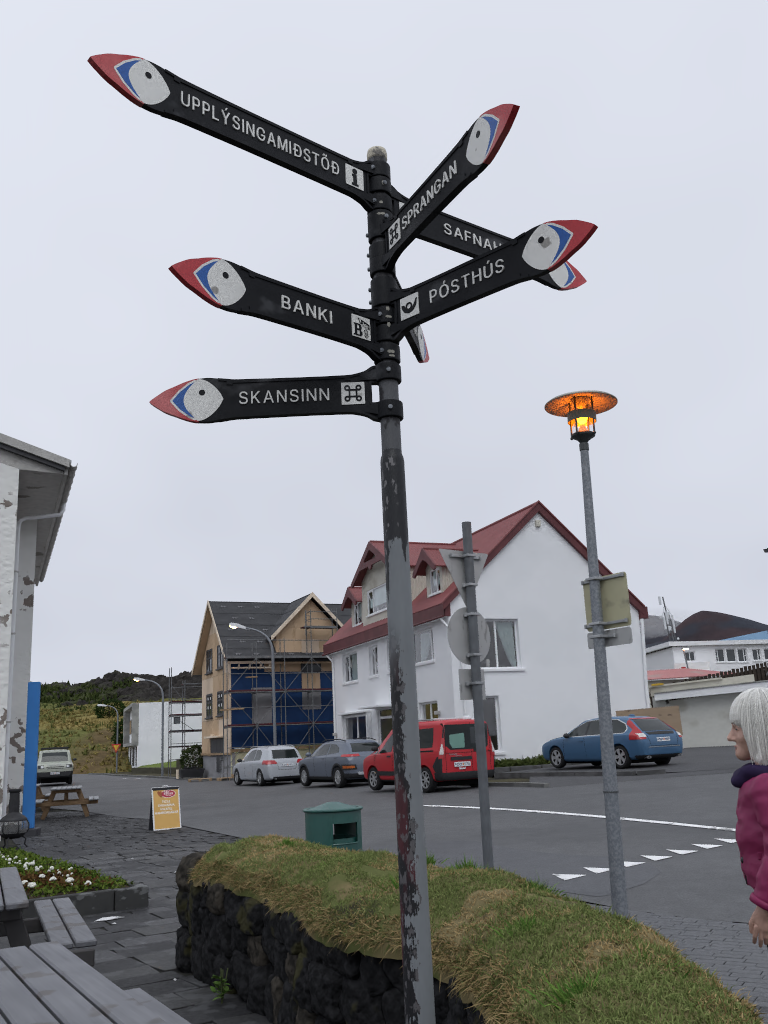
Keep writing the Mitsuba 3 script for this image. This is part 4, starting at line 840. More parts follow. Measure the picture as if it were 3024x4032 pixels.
def arm(az, zc, L, word, emblem, tx, lbl, flip, wwidth=None, hh=.044):
    ext = L - .82
    H = HALF.copy(); H[:, 0] += np.where(H[:, 0] > .2, ext, 0)
    us = np.linspace(.03, L, 90); hs = np.maximum(PchipInterpolator(H[:, 0], H[:, 1])(us), 0)
    out = Polygon(np.vstack([np.column_stack([us, hs]), np.column_stack([us[-2::-1], -hs[-2::-1]])])).buffer(0)
    out = out.difference(sbox(0, -.036, .058, .036))
    a = math.radians(az); d = np.array([math.cos(a), math.sin(a), 0])
    # local frame: x along the arm, y up, z = face normal towards the viewer's side
    nrm = np.array([d[1], -d[0], 0]) if not flip else np.array([-d[1], d[0], 0])
    M = axes((0, 0, zc), d, (0, 0, 1), nrm if True else 0)
    A = SP.node('finger_arm', label=lbl)
    rim = out.difference(out.buffer(-.0085)); 
    if M is not None:
        def put(part, poly, t, m, lab=None, both=True, t0=None):
            ms = [slab(poly, -t if t0 is None else t0, t)]
            SP.add(part, tf(cat(ms), M), m, under=A, label=lab)
        put('plate', out, .010, 'm_sign_black')
        lo, hi = .15, .535 + ext
        fld = Polygon(rect(lo, hi, -.056, .056))
        rim = rim.intersection(sbox(-1, -1, .585 + ext, 1)); put('rim', union_all([rim, out.buffer(-.006).difference(fld.buffer(.0)).difference(out.buffer(-.02)).intersection(sbox(lo - .02, -1, hi + .02, 1))]), .0135, 'm_sign_black')
        e = ext
        head = out.intersection(sbox(.655 + e, -1, 2, 1))
        def mir(pts): return Polygon(pts + [(x, -y) for x, y in pts[::-1]]).buffer(0)
        tq = np.linspace(0, 1, 12)
        cheek_r = [(.567 + e + (.655 - .567) * t, .076 * math.sin(t * PI / 2) ** .75) for t in tq]
        cheek_l = [(.655 + e + .048 * math.sin((1 - t) * PI / 2), .076 * t) for t in tq[::-1]]
        cheek = mir(cheek_r + cheek_l)
        cheek = cheek.intersection(out.buffer(-.002))
        crescent = mir([(.655 + e, .073), (.70 + e, .045), (.745 + e, 0)]).buffer(-.001).difference(cheek.buffer(.0))
        crescent = max(polys(mir([(.652 + e, .072), (.682 + e, .058), (.715 + e, .032), (.742 + e, 0)]).difference(cheek)), key=lambda q: q.area) if True else crescent
        ring = crescent.buffer(.007).difference(cheek)
        red = out.intersection(sbox(.60 + e, -1, 2, 1)).difference(mir([(.60 + e, .2), (.645 + e, .082), (.672 + e, .066), (.70 + e, .052), (.73 + e, .026), (.751 + e, 0)]))
        put('tip', red.buffer(.0008), .0108, 'm_sign_red'); put('tip_line', ring.intersection(out.buffer(-.001)), .0113, 'm_sign_white'); put('crescent', crescent.intersection(out.buffer(-.002)), .0119, 'm_sign_blue'); put('cheek', cheek, .0117, 'm_sign_white')
        put('eye', Point(.64 + e, .026).buffer(.0105), .0128, 'm_sign_black')
        # emblem plate and the symbol on it; lettering
        rev = flip      # the face reads from tip to post when the arm points left of the viewer
        def face(part, mesh, m, x, y):
            q = mesh if isinstance(mesh, trimesh.Trimesh) else slab(mesh, 0, .0022)
            V = q.vertices.copy()
            if rev: V[:, 0] *= -1; q = TM(V, q.faces[:, ::-1])
            SP.add(part, tf(mv(q, (x, y, 0)), M), m, under=A)
        ecx = .123
        sq = sbox(-.04, -.04, .04, .04).buffer(-.002).buffer(.002)
        face('emblem_plate', mv(slab(sq, .006, .0128), (0, 0, 0)), 'm_sign_white', ecx, 0)
        up = lambda m_, z: mv(m_, (0, 0, z))
        sym = None
        if emblem == 'loops':
            r, o = .0105, .0195
            g = union_all([Point(sx * o, sy * o).buffer(r, 24).difference(Point(sx * o, sy * o).buffer(r - .0058, 24)) for sx in (-1, 1) for sy in (-1, 1)] + [LineString([(-o, s_ * (o - r + .003)), (o, s_ * (o - r + .003))]).buffer(.0029) for s_ in (-1, 1)] + [LineString([(s_ * (o - r + .003), -o), (s_ * (o - r + .003), o)]).buffer(.0029) for s_ in (-1, 1)])
            sym = g
        elif emblem == 'info':
            sym = union_all([Point(0, .0225).buffer(.0105), sbox(-.0125, .002, .008, .010), sbox(-.008, -.03, .008, .010), sbox(-.015, -.034, .015, -.026)])
        elif emblem == 'horn':
            c = Point(-.001, .001)
            sym = union_all([c.buffer(.0145, 24).difference(c.buffer(.0085, 24)), Polygon([(-.034, .012), (-.021, .0095), (-.0135, -.004), (-.002, -.0135), (.010, -.0105), (.022, .003), (.031, .021), (.036, .021), (.031, -.004), (.017, -.0195), (-.002, -.024), (-.022, -.0165), (-.031, -.002)])])
        elif emblem == 'gable':
            sym = Polygon([(-.03, -.028), (.03, -.028), (.03, .0), (0, .024), (-.03, .0)]).difference(sbox(-.02, -.02, .02, .0))
        elif emblem == 'ship':
            sym = Polygon([(-.03, .03), (-.018, .03), (.018, -.012), (.018, .03), (.03, .03), (.03, -.03), (.018, -.03), (-.018, .012), (-.018, -.03), (-.03, -.03)])
        if sym is not None: face('emblem', up(slab(sym, 0, .002), .0128), 'm_sign_black', ecx, 0)
        if emblem == 'bank':
            b = text('B', .046, .002, .03, True); b = union_all([Polygon([(-.034, -.034), (-.004, -.034), (.003, -.028), (.003, -.02), (-.004, -.013), (.0, -.006), (.0, .003), (-.006, .010), (-.034, .010), (-.034, .006), (-.029, .005), (-.029, -.029), (-.034, -.03)])]).difference(union_all([sbox(-.019, -.008, -.011, .005).buffer(.001), sbox(-.019, -.029, -.009, -.015).buffer(.001)]))
            face('emblem', up(slab(b, 0, .002), .0128), 'm_sign_black', ecx, 0)
            nt = Polygon([(-.015, .033), (-.006, .014), (.037, -.002), (.036, .017)]); face('emblem', up(slab(nt, 0, .0015), .0128), 'm_sign_black', ecx, 0)
            face('emblem', up(slab(nt.buffer(-.0025).intersection(sbox(-.02, -.1, -.002, .1)), 0, .001), .0143), 'm_sign_white', ecx, 0)
            tx_ = text('100', .012, .001, .026, True); c_, s_ = math.cos(-.38), math.sin(-.38); V = tx_.vertices.copy(); V[:, :2] = V[:, :2] @ np.array([[c_, s_], [-s_, c_]]); face('emblem_text', mv(TM(V, tx_.faces), (.002, .0085, .0143)), 'm_sign_white', ecx, 0)
            for (qx, qy, t_) in ((.02, -.012, '5'), (.021, -.026, '10')):
                face('emblem', up(slab(Point(qx, qy).buffer(.0085).difference(Point(qx, qy).buffer(.0065)), 0, .001), .0128), 'm_sign_black', ecx, 0)
                tt_ = text(t_, .007, .001, .004 * len(t_), True); face('emblem_text', mv(tt_, (qx - .002 * len(t_), qy - .0035, .0128)), 'm_sign_black', ecx, 0)
        tm = text(word, hh, .005, wwidth, spread=.28); tm.vertices[:, 1] += 0
        w = tm.vertices[:, 0].max()
        x0 = tx
        V = tm.vertices.copy(); V[:, 1] -= hh * .5; V[:, 2] += .0095
        if rev: V[:, 0] = w - V[:, 0]; tm = TM(V, tm.faces[:, ::-1])
        else: tm = TM(V, tm.faces)
        SP.add('lettering', tf(mv(tm, (x0, 0, 0)), M), 'm_sign_white', under=A)
    for s in (1, -1):
        z = zc + s * .0675
        SP.add('collar', lathe([(.034, z - .029), (.044, z - .029), (.046, z - .026), (.046, z + .026), (.044, z + .029), (.034, z + .029)], 36), 'm_sign_black', 40, under=A)
        SP.add('collar_web', tf(hull([(x, y + s * .0675, t_) for x, y, t_ in ((.0, .026, .03), (.0, -.026, .03), (.0, .026, -.03), (.0, -.026, -.03), (.11, .006 - s * .012, .0095), (.11, -.008 - s * .012, .0095), (.11, .006 - s * .012, -.0095), (.11, -.008 - s * .012, -.0095))]), M), 'm_sign_black', under=A)
        bx = np.array([-.35, -.94, 0]) if az < -100 or az > 100 or 20 < az < 60 else np.array([-1, .05, 0])
        if az == AZ[3]: bx = np.array([.45, -.89, 0])
        if az == AZ[6]: bx = np.array([.05, -1, 0])
        bx = bx / np.linalg.norm(bx)
        SP.add('bolt', cat(cyl(bx * .045 + (0, 0, z), bx * .053 + (0, 0, z), .0075, 10), cyl(bx * .053 + (0, 0, z), bx * .0545 + (0, 0, z), .004, 8)), 'm_galv', under=A)
    return A
AZ = {1: -138.5, 2: -63.0, 3: 37.0, 4: -41.6, 5: -138.4, 6: -179.2, 7: 77.0}
arm(AZ[1], 3.495, 1.10, 'UPPLÝSINGAMIÐSTÖÐ', 'info', .195, 'topmost long black arm with a white info square, pointing left towards the viewer', True, .615, .047)
arm(AZ[3], 3.432, 1.10, 'SAFNAHÚS', 'gable', .295, 'long black arm pointing away to the right behind the others', False, .40)
arm(AZ[2], 3.25, .852, 'SPRANGAN', 'loops', .185, 'black arm with white loop square, tilting steeply up to the right', False, .355)
arm(AZ[7], 3.17, .82, 'MAR', 'ship', .40, 'black arm pointing almost straight away, seen nearly edge on', False, .13)
arm(AZ[4], 2.986, .836, 'PÓSTHÚS', 'horn', .215, 'black arm with white post horn square, pointing right', False, .30)
arm(AZ[5], 2.917, .836, 'BANKI', 'bank', .25, 'black arm with white banknote square, pointing left', True, .20)
arm(AZ[6], 2.71, .82, 'SKANSINN', 'loops', .205, 'lowest black arm with white loop square, level and pointing left', True, .308)
# chips of bare paint on the collars
for (z, a, w, h) in ((3.005, -1.35, .012, .016), (2.975, -1.3, .022, .01), (2.945, -1.33, .011, .018), (2.845, -1.25, .026, .012), (2.83, -1.2, .022, .008), (3.375, -1.5, .03, .009), (3.50, -1.15, .014, .02), (3.42, -1.45, .013, .01)):
    ang = np.linspace(a - w / .046 / 2, a + w / .046 / 2, 5); hs = h * np.array([.3, 1, .8, 1.1, .4]) / 2
    V = [(math.cos(q) * .0466, math.sin(q) * .0466, z + s_ * k) for q, k in zip(ang, hs) for s_ in (-1, 1)]
    F = [f_ for i in range(4) for f_ in ([2 * i, 2 * i + 2, 2 * i + 3], [2 * i, 2 * i + 3, 2 * i + 1])]
    SP.add('bare_chip', TM(V, F), 'm_sign_chip')
# ================================================================== traffic signs seen from behind
mat('m_sign_back', lambda p, n, uv: mix(mix((.36, .365, .365), (.43, .435, .43), fbm(p.x * 5, p.y * 5, p.z * 5, 3)), (.16, .16, .155), smoothstep(.6, .72, fbm(p.x * 16, p.y * 16, p.z * 5, 4)) * .7), .5, .4, metallic=.25)
mat('m_sign_back_y', worn((.43, .41, .27), (.24, .23, .17), 5, .6, .75, .07), .55, .3)
mat('m_lamp_grey', var((.10, .108, .118), .15, 10), .5, .45)
TS = Thing('traffic_sign', 'grey post with the backs of triangle, round and square road signs', 'sign post')
pa, pb = np.array([.80, 9.0, -.1]), np.array([.815, 9.0, 3.62])
TS.add('post', tube([pa, pb], .0465, 20), 'm_lamp_grey', 50)
yw = math.radians(38)
def onpost(z): return pa + (pb - pa) * (z + .1) / 3.72
def signplate(T, part, poly, z, M_, th, m, off, back):
    P = onpost(z); d = np.array([math.cos(yw), math.sin(yw), 0]); n = np.array([-d[1], d[0], 0])
    return T.add(part, tf(slab(poly, 0, th), axes(P + n * off, d, (0, 0, 1), n * -1 if False else np.cross(d, (0, 0, 1)))), m)
dS = np.array([math.cos(yw), math.sin(yw), 0]); nS = np.cross(dS, (0, 0, 1.))     # nS looks back at the camera
def plateS(part, poly, z, m):
    k = TS.add(part, tf(slab(poly, -.004, 0), axes(onpost(z) - nS * .062, dS, (0, 0, 1), nS)), m); return k
tri = Polygon([(-.335, .31), (.335, .31), (0, -.27)]).buffer(-.014).buffer(.014)
plateS('triangle_sign', tri, 3.03, 'm_sign_back'); plateS('round_sign', Point(0, 0).buffer(.28, 32), 2.5, 'm_sign_back'); plateS('square_sign', sbox(-.165, -.145, .165, .145), 2.035, 'm_sign_back')
for z, w in ((3.28, .2), (2.99, .06), (2.70, .065), (2.31, .065), (2.04, .1)):
    P = onpost(z)
    k = TS.add('clamp', tf(cat(cbox(-w, w, -.014, .014, -.058, -.036, .004), lathe([(.047, -.014), (.052, -.014), (.052, .014), (.047, .014)], 20) if False else cbox(-.055, .055, -.013, .013, -.036, .052, .004), cbox(-w, -w + .02, -.02, .02, -.05, -.02, .003), cbox(w - .02, w, -.02, .02, -.05, -.02, .003)), axes(P, dS, (0, 0, 1), nS)), 'm_grey_metal')
# ================================================================== the lit lamp post
mat('m_lamp_dark', (.055, .06, .062), .45, .5)
mat('m_lamp_shade', var((.34, .33, .29), .06, 6), .6, .3)
mat('m_lamp_band', var((.16, .155, .125), .06, 6), .6, .3)
scene['m_lamp_glass'] = {'type': 'thindielectric', 'int_ior': 1.4}
LP0, LP1 = np.array([1.735, 8.0, -.1]), np.array([1.832, 8.0, 4.06])
LT = Thing('lamp_post', 'galvanised lamp post with a lit orange lantern under a broad disc', 'street lamp')
lax = (LP1 - LP0) / np.linalg.norm(LP1 - LP0); lx_ = np.array([1., 0, -lax[0]]); lx_ /= np.linalg.norm(lx_); ly_ = np.cross(lax, lx_)
ML2 = axes(LP1, lx_, ly_, lax)
LT.add('pole', tube([LP0, LP0 + (LP1 - LP0) * .3, LP1], [.064, .057, .036], 24), 'm_galv', True)
LT.add('access_strap', tf(lathe([(.061, 0), (.064, 0), (.064, .012), (.061, .012)], 24), axes(LP0 + lax * 1.15, lx_, ly_, lax)), 'm_lamp_dark')
LT.add('socket', tf(lathe([(.036, -.06), (.042, -.055), (.043, .0), (.041, .01), (.03, .015), (.06, .05), (.105, .075), (.11, .09), (.10, .10), (0, .10)], 28), ML2), 'm_lamp_dark', 30)
for a in (.9, 2.4, 4.04, 5.5):
    LT.add('rod', tf(cat(cyl((math.cos(a) * .118, math.sin(a) * .118, .08), (math.cos(a) * .118, math.sin(a) * .118, .43), .009, 8), sphere((math.cos(a) * .12, math.sin(a) * .12, .085), .014, 1)), ML2), 'm_lamp_dark')
LT.add('glass', tf(lathe([(.085, .10), (.085, .238)], 28), ML2), 'm_lamp_glass', True)
LT.add('band', tf(lathe([(.128, .215), (.128, .30), (.124, .30), (.124, .215), (.128, .215)], 36), ML2), 'm_lamp_band', 30)
scene['m_bulb'] = {'type': 'diffuse', 'reflectance': rgb((.5, .4, .2))}
LT.add('bulb', tf(sphere((0, 0, .255), (.048, .048, .06), 2), ML2), 'm_bulb', True, emitter={'type': 'area', 'radiance': rgb((5.6, 1.08, .016))})
LT.add('reflector', tf(lathe([(0, .34), (.02, .345), (.085, .42), (.09, .43)], 28), ML2), 'm_lamp_shade', True)
LT.add('bulb_holder', tf(lathe([(0, .19), (.02, .19), (.025, .17), (.05, .11), (.07, .10)], 20), ML2), 'm_lamp_shade', True)
LT.add('disc', tf(lathe([(0, .435), (.1, .435), (.315, .375), (.328, .378), (.328, .386), (.30, .405), (.1, .465), (0, .475)], 56), ML2), 'm_lamp_shade', 30)
yw2 = math.radians(-55); dL = np.array([math.cos(yw2), math.sin(yw2), 0]); nL = np.cross(dL, (0, 0, 1.))
def lpz(z): return LP0 + (LP1 - LP0) * (z + .1) / 4.16
def plateL(part, poly, z, m, off=-.072): return LT.add(part, tf(slab(poly, -.004, 0), axes(lpz(z) + nL * off, dL, (0, 0, 1), nL)), m)
plateL('square_sign', sbox(-.2, -.225, .3, .235).buffer(-.03).buffer(.03), 2.62, 'm_sign_back_y'); plateL('lower_sign', sbox(-.2, -.07, .3, .07).buffer(-.025).buffer(.025), 2.315, 'm_sign_back')
for z, w in ((2.83, .24), (2.44, .24), (2.33, .1)):
    LT.add('clamp', tf(cat(cbox(-w + .04, w + .04, -.013, .013, -.068, -.05, .004), cbox(-.06, .06, -.012, .012, -.05, .055, .004), cbox(-w + .04, -w + .06, -.018, .018, -.066, -.04, .003), cbox(w + .02, w + .04, -.018, .018, -.066, -.04, .003)), axes(lpz(z), dL, (0, 0, 1), nL)), 'm_grey_metal')
# ================================================================== litter bin
mat('m_green', lambda p, n, uv: mix((.008, .062, .052), (.013, .080, .067), fbm(p.x * 6, p.y * 6, p.z * 6, 3)), .38, .7, clearcoat=.6, clearcoat_gloss=.8)
LB_ = Thing('litter_bin', 'dark green round litter bin with a domed lid and side opening', 'litter bin', M=frame((-.64, 9.55, 0), math.radians(-6)))
R_ = .275
def shell(z0, z1, r0, r1, a0, a1, n=24): return lathe([(r0, z0), (r0, z1), (r0 - .012, z1), (r0 - .012, z0), (r0, z0)], n, a0, a1)
op = [(-1.42, -.42), (1.72, 2.72)]                        # openings, in angle
body = [shell(.42, .62, R_, R_, 0, 2 * PI, 64), shell(.80, .905, R_, R_, 0, 2 * PI, 64)]
for a0, a1 in ((-.42, 1.72), (2.72, 2 * PI - 1.42)): body.append(shell(.62, .80, R_, R_, a0, a1, 30))
LB_.add('body', cat(*body), 'm_green', 35)
LB_.add('liner', cat(lathe([(0, .45), (R_ - .03, .45), (R_ - .03, .66)], 40)), 'm_green')
for z in (.52, .465): LB_.add('hoop', lathe([(R_, z - .008), (R_ + .01, z), (R_, z + .008)], 56), 'm_green', True)
LB_.add('opening_lip', lathe([(R_, .605), (R_ + .008, .612), (R_, .62)], 16, *op[0]), 'm_green', True)
LB_.add('lid', lathe([(0, .99), (.06, .985), (.15, .955), (.24, .93), (.262, .925)], 56), 'm_green', True)
LB_.add('lid_rim', lathe([(.255, .93), (.285, .934), (.297, .925), (.297, .915), (.285, .905), (.26, .905)], 56), 'm_green', 50)
LB_.add('post', cat(cbox(R_ - .04, R_ + .005, -.03, .03, -.05, .46, .006), cbox(-R_ - .005, -R_ + .04, -.03, .03, -.05, .46, .006), cyl((0, 0, .3), (0, 0, .46), R_ - .05, 32)), 'm_green')
# ================================================================== picnic tables in the foreground
mat('m_grey_wood', lambda p, n, uv: mix(mix((.085, .087, .097), (.135, .137, .15), fbm((p.x * .85 + p.y * .53) * 60, (p.x * -.53 + p.y * .85) * 4, p.z * 20, 3)), (.07, .062, .058), smoothstep(.63, .72, fbm(p.x * 7, p.y * 7, p.z * 7, 3)) * .8), lambda p, n, uv: .34 + .3 * fbm(p.x * 8, p.y * 8, 2, 3), .5)
mat('m_dark_wood', var((.045, .042, .042), .2, 5), .7)
def picnic(name, label, P, d, L, top, bench, m_top, m_leg, M=None, group=None, zt=.74, zb=.44, npl=5, wp=.125):
    """P: the right-hand far corner of the top, d: along the planks towards us, in plan"""
    T = Thing(name, label, 'picnic table', group); d = np.array([*d, 0]); d /= np.linalg.norm(d); n = np.array([d[1], -d[0], 0])   # n: to the left side
    if n[0] > 0: n = -n
    O = np.array([*P, float(terr(*P))])
    fr = axes(O, d, -n, (0, 0, 1)) if np.dot(np.cross(d, -n), (0, 0, 1)) > 0 else axes(O, d, n, (0, 0, 1))
    sg = -1 if np.allclose(fr[:3, 1], -n) else 1
    W = npl * (wp + .012)
    def bar(part, x0, x1, y0, y1, z0, z1, m, c=.008): y0, y1 = sorted((sg * y0, sg * y1)); T.add(part, tf(cbox(x0, x1, y0, y1, z0, z1, c), fr), m)
    for i in range(npl): bar('top_plank', random.uniform(-.006, .006), L + random.uniform(-.006, .006), i * (wp + .012), i * (wp + .012) + wp, zt - .038, zt, m_top)
    for s, x0 in ((0, -bench[0] - .27), (1, W + bench[0])):
        for k in range(2): y = x0 + k * .14; bar('bench_plank', -bench[1] + random.uniform(-.005, .005), L - bench[1], y, y + .128, zb - .038, zb, m_top)
    for x in (.28, L - .28):
        bar('cross_beam', x, x + .045, -bench[0] - .25, W + bench[0] + .25, zb - .14, zb - .04, m_leg)
        bar('top_beam', x, x + .045, .03, W - .03, zt - .13, zt - .04, m_leg)
        for y0, y1 in ((.1, -bench[0] + .02), (W - .1, W + bench[0] - .02)):
            a = fr @ np.array([x - .045, sg * y0, zt - .05, 1]); b = fr @ np.array([x - .045, sg * y1, .0, 1])
            T.add('leg', beam(a[:3], b[:3], .045, .11, roll=np.cross(b[:3] - a[:3], fr[:3, 0])), m_leg)
    a, b = fr @ np.array([.3, sg * W / 2, zb - .1, 1]), fr @ np.array([L / 2 - .1, sg * W / 2, zt - .06, 1]); T.add('strut', beam(a[:3], b[:3], .09, .045), m_leg)
    a, b = fr @ np.array([L - .3, sg * W / 2, zb - .1, 1]), fr @ np.array([L / 2 + .1, sg * W / 2, zt - .06, 1]); T.add('strut', beam(a[:3], b[:3], .09, .045), m_leg)
    return T
picnic('picnic_table', 'nearest grey weathered picnic table, cut off at the lower left corner', (-1.565, 4.52), (.515, -.857), 1.9, None, (.17, .2), 'm_grey_wood', 'm_dark_wood')
picnic('picnic_table', 'second grey weathered picnic table, between the nearest one and the flower bed', (-2.95, 7.54), (.40, -.916), 1.98, None, (.15, .3), 'm_grey_wood', 'm_dark_wood')
mat('m_brown_wood', var((.20, .13, .075), .22, 7), .8, .2)
mat('m_wet_wood', var((.22, .225, .235), .15, 5), .4, .5)
picnic('picnic_table', 'brown picnic table with pale top beyond the blue panel, nearer of the pair', (-9.25, 28.3), (.3, -.954), 1.8, None, (.2, 0), 'm_wet_wood', 'm_brown_wood', zt=.8, zb=.48, npl=6)
picnic('picnic_table', 'brown picnic table half hidden behind the blue panel, farther of the pair', (-11.9, 32.2), (.3, -.954), 1.8, None, (.2, 0), 'm_wet_wood', 'm_brown_wood', zt=.8, zb=.48, npl=6)
# ================================================================== flower bed
FBd = Thing('flower_bed', 'raised flower bed edged with dark concrete kerbs beside the picnic tables', 'flower bed', M=axes((*BEDK, 0), (*E1, 0), (*E2, 0), (0, 0, 1)) @ np.diag([1, 1, 1, 1.]))
mat('m_bed_kerb', lambda p, n, uv: mix(mix((.030, .031, .031), (.052, .052, .05), fbm(p.x * 5, p.y * 5, p.z * 5, 3)), (.115, .118, .118), smoothstep(.6, .66, fbm(p.x * 6 + 2, p.y * 6, p.z * 9, 4))), .8, .3)
x = 0
for i, l in enumerate((.36, .9, .9, .9, .9, .9)): FBd.add('kerbstone', cbox(x, x + l - .012, 0, .1, -.05, .2 + .004 * (i % 2), .01), 'm_bed_kerb'); x += l
for i in range(7): FBd.add('kerbstone', cbox(0, .1, .112 + i * .9, 1.0 + i * .9, -.06, .198 - .02 * i * .9, .01), 'm_bed_kerb')
mat('m_soil', speck((.02, .016, .012), (.045, .034, .022), 6), .95, .1)
gx_, gy_ = np.meshgrid(np.linspace(.1, 5.2, 40), np.linspace(.1, 6.6, 50), indexing='ij')
FBd.add('soil', grid_mesh(np.stack([gx_, gy_, .15 - .012 * gy_ + .05 * meshkit.fbm(np.stack([gx_ * 2, gy_ * 2, 0 * gx_], -1), 3)], -1)), 'm_soil', True)
def bedpts(n, r=None):
    q = RNG.uniform((.1, .1), (5.0, 6.4), (n, 2)); return q
def leaf_mass(n, q, hmax, size, cA, cB, seed):
    n = len(q); h = RNG.uniform(.2, 1, n) ** .8 * hmax; zz = .17 - .012 * q[:, 1]
    P = np.column_stack([q, zz + h * .6]); a = RNG.uniform(0, 2 * PI, n); D = np.column_stack([np.cos(a), np.sin(a), RNG.uniform(.2, 1.2, n)]); D /= np.linalg.norm(D, axis=1, keepdims=True)
    g = RNG.random(n)[:, None]; c = np.array(cA) * g + np.array(cB) * (1 - g); b = RNG.normal(0, .3, (n, 3))
    return blades(P, D, size * RNG.uniform(.6, 1.3, n), size * RNG.uniform(.3, .55, n), b, c, c)
q = bedpts(26000); f = meshkit.fbm(np.column_stack([q * 1.6, 0 * q[:, 0]]), 3, 40); q1 = q[f < .62]
m, c = leaf_mass(0, q1, .12, .055, (.055, .10, .016), (.13, .17, .035), 1); FBd.add('ground_cover', m, 'm_blade', color=c, kind='stuff')
q2 = np.concatenate([RNG.normal((1.0, 1.3), (.3, .22), (900, 2)), RNG.normal((1.5, .7), (.25, .15), (500, 2)), RNG.normal((.6, .5), (.15, .15), (150, 2))]); q2 = q2[(q2 > .12).all(1)]
m, c = leaf_mass(0, q2, .2, .06, (.075, .035, .016), (.12, .075, .03), 2); FBd.add('brown_leaves', m, 'm_blade', color=c, kind='stuff')
mat('m_petal', var((.62, .62, .56), .06, 9), .7, .2)
def flower_head(c, r, k):
    ms = []
    for i in range(9):
        a = i * 2.4 + k; t = r * (.25 + .75 * (i / 9)); p = np.array(c) + (math.cos(a) * t * .6, math.sin(a) * t * .6, r * .5 * (1 - i / 9))
        ms.append(sphere(p, (r * .45, r * .45, r * .28), 1))
    return cat(*ms)
fl = [(.55, .28), (.72, .35), (.9, .3), (1.05, .9), (.85, 1.0), (1.25, 1.05), (1.3, .55), (1.1, .3), (1.6, .35)]
for i, (a, b) in enumerate(fl): FBd.add('flower', flower_head((a, b, .25 + .04 * (i % 3)), .042 + .012 * (i % 2), i), 'm_petal', True)
ms = []
for i in range(80):
    a, b = (RNG.normal(.55, .1), RNG.uniform(.2, 5.8)) if i % 3 else (RNG.uniform(.4, 3), RNG.uniform(1, 6))
    ms.append(sphere((a, b, .27 - .012 * b + RNG.uniform(-.03, .03)), RNG.uniform(.012, .026), 1))
FBd.add('small_flowers', cat(ms), 'm_petal', kind='stuff')
# litter on the paving
mat('m_litter', (.55, .55, .55), .8)
pl = Thing('paper_scrap', 'long crumpled white paper scrap on the paving by the bed', 'litter', M=frame((-2.83, 9.55, .008), .5)); pl.own(hull([(-.14, -.02, 0), (.0, -.05, .0), (.16, .0, .0), (.05, .04, .012), (-.05, .03, .015), (.1, -.02, .014)]), 'm_litter')
for i, (x, y) in enumerate(((-2.7, 9.3), (-2.0, 8.9), (-1.6, 7.0), (-4.1, 15), (-2.95, 12.9))):
    pl = Thing('paper_scrap', ['tiny white scrap just below the long paper scrap', 'tiny pale scrap on the paving left of the wall end', 'tiny pale scrap near the foot of the wall end', 'tiny white scrap on the far paving', 'tiny white scrap on the paving beyond the flower bed corner'][i], 'litter', M=frame((x, y, float(terr(x, y)) + .006), i)); pl.own(hull([(-.025, 0, 0), (.02, .012, 0), (.015, -.015, 0), (0, 0, .012)]), 'm_litter')
# ================================================================== vehicles
def paint(name, c, flake=.1, rough=.32): mat(name, var(c, flake, 300), rough, .5, clearcoat=.8, clearcoat_gloss=.95)
paint('m_car_silver', (.40, .42, .45)); paint('m_car_blue_grey', (.115, .135, .175)); paint('m_car_red', (.43, .014, .022), .03); paint('m_car_blue', (.045, .115, .215)); paint('m_car_sage', (.30, .32, .27))
mat('m_car_glass', (.014, .019, .019), .05, .5); mat('m_car_black', var((.022, .023, .025), .1, 20), .6, .4); mat('m_tyre', var((.016, .016, .017), .2, 30), .85, .3)
mat('m_rim', (.46, .47, .48), .3, .6, metallic=.6); mat('m_tail', (.36, .008, .012), .12, .6, clearcoat=1.); mat('m_tail_clear', (.55, .52, .5), .12, .6, clearcoat=1.); mat('m_head', (.32, .34, .36), .08, .7, clearcoat=1.)
mat('m_plate', (.6, .62, .64), .5); mat('m_plate_ink', (.02, .03, .08), .6); mat('m_orange', (.6, .16, .03), .2, .6); mat('m_chrome', (.55, .56, .57), .15, .6, metallic=.9); mat('m_underside', (.008, .008, .008), .9, .1)
mat('m_seam', (.01, .01, .011), .8, .2); mat('m_cab_light', (.16, .30, .25), .25, .5); mat('m_amber', (.5, .12, .02), .15, .5, clearcoat=1.)
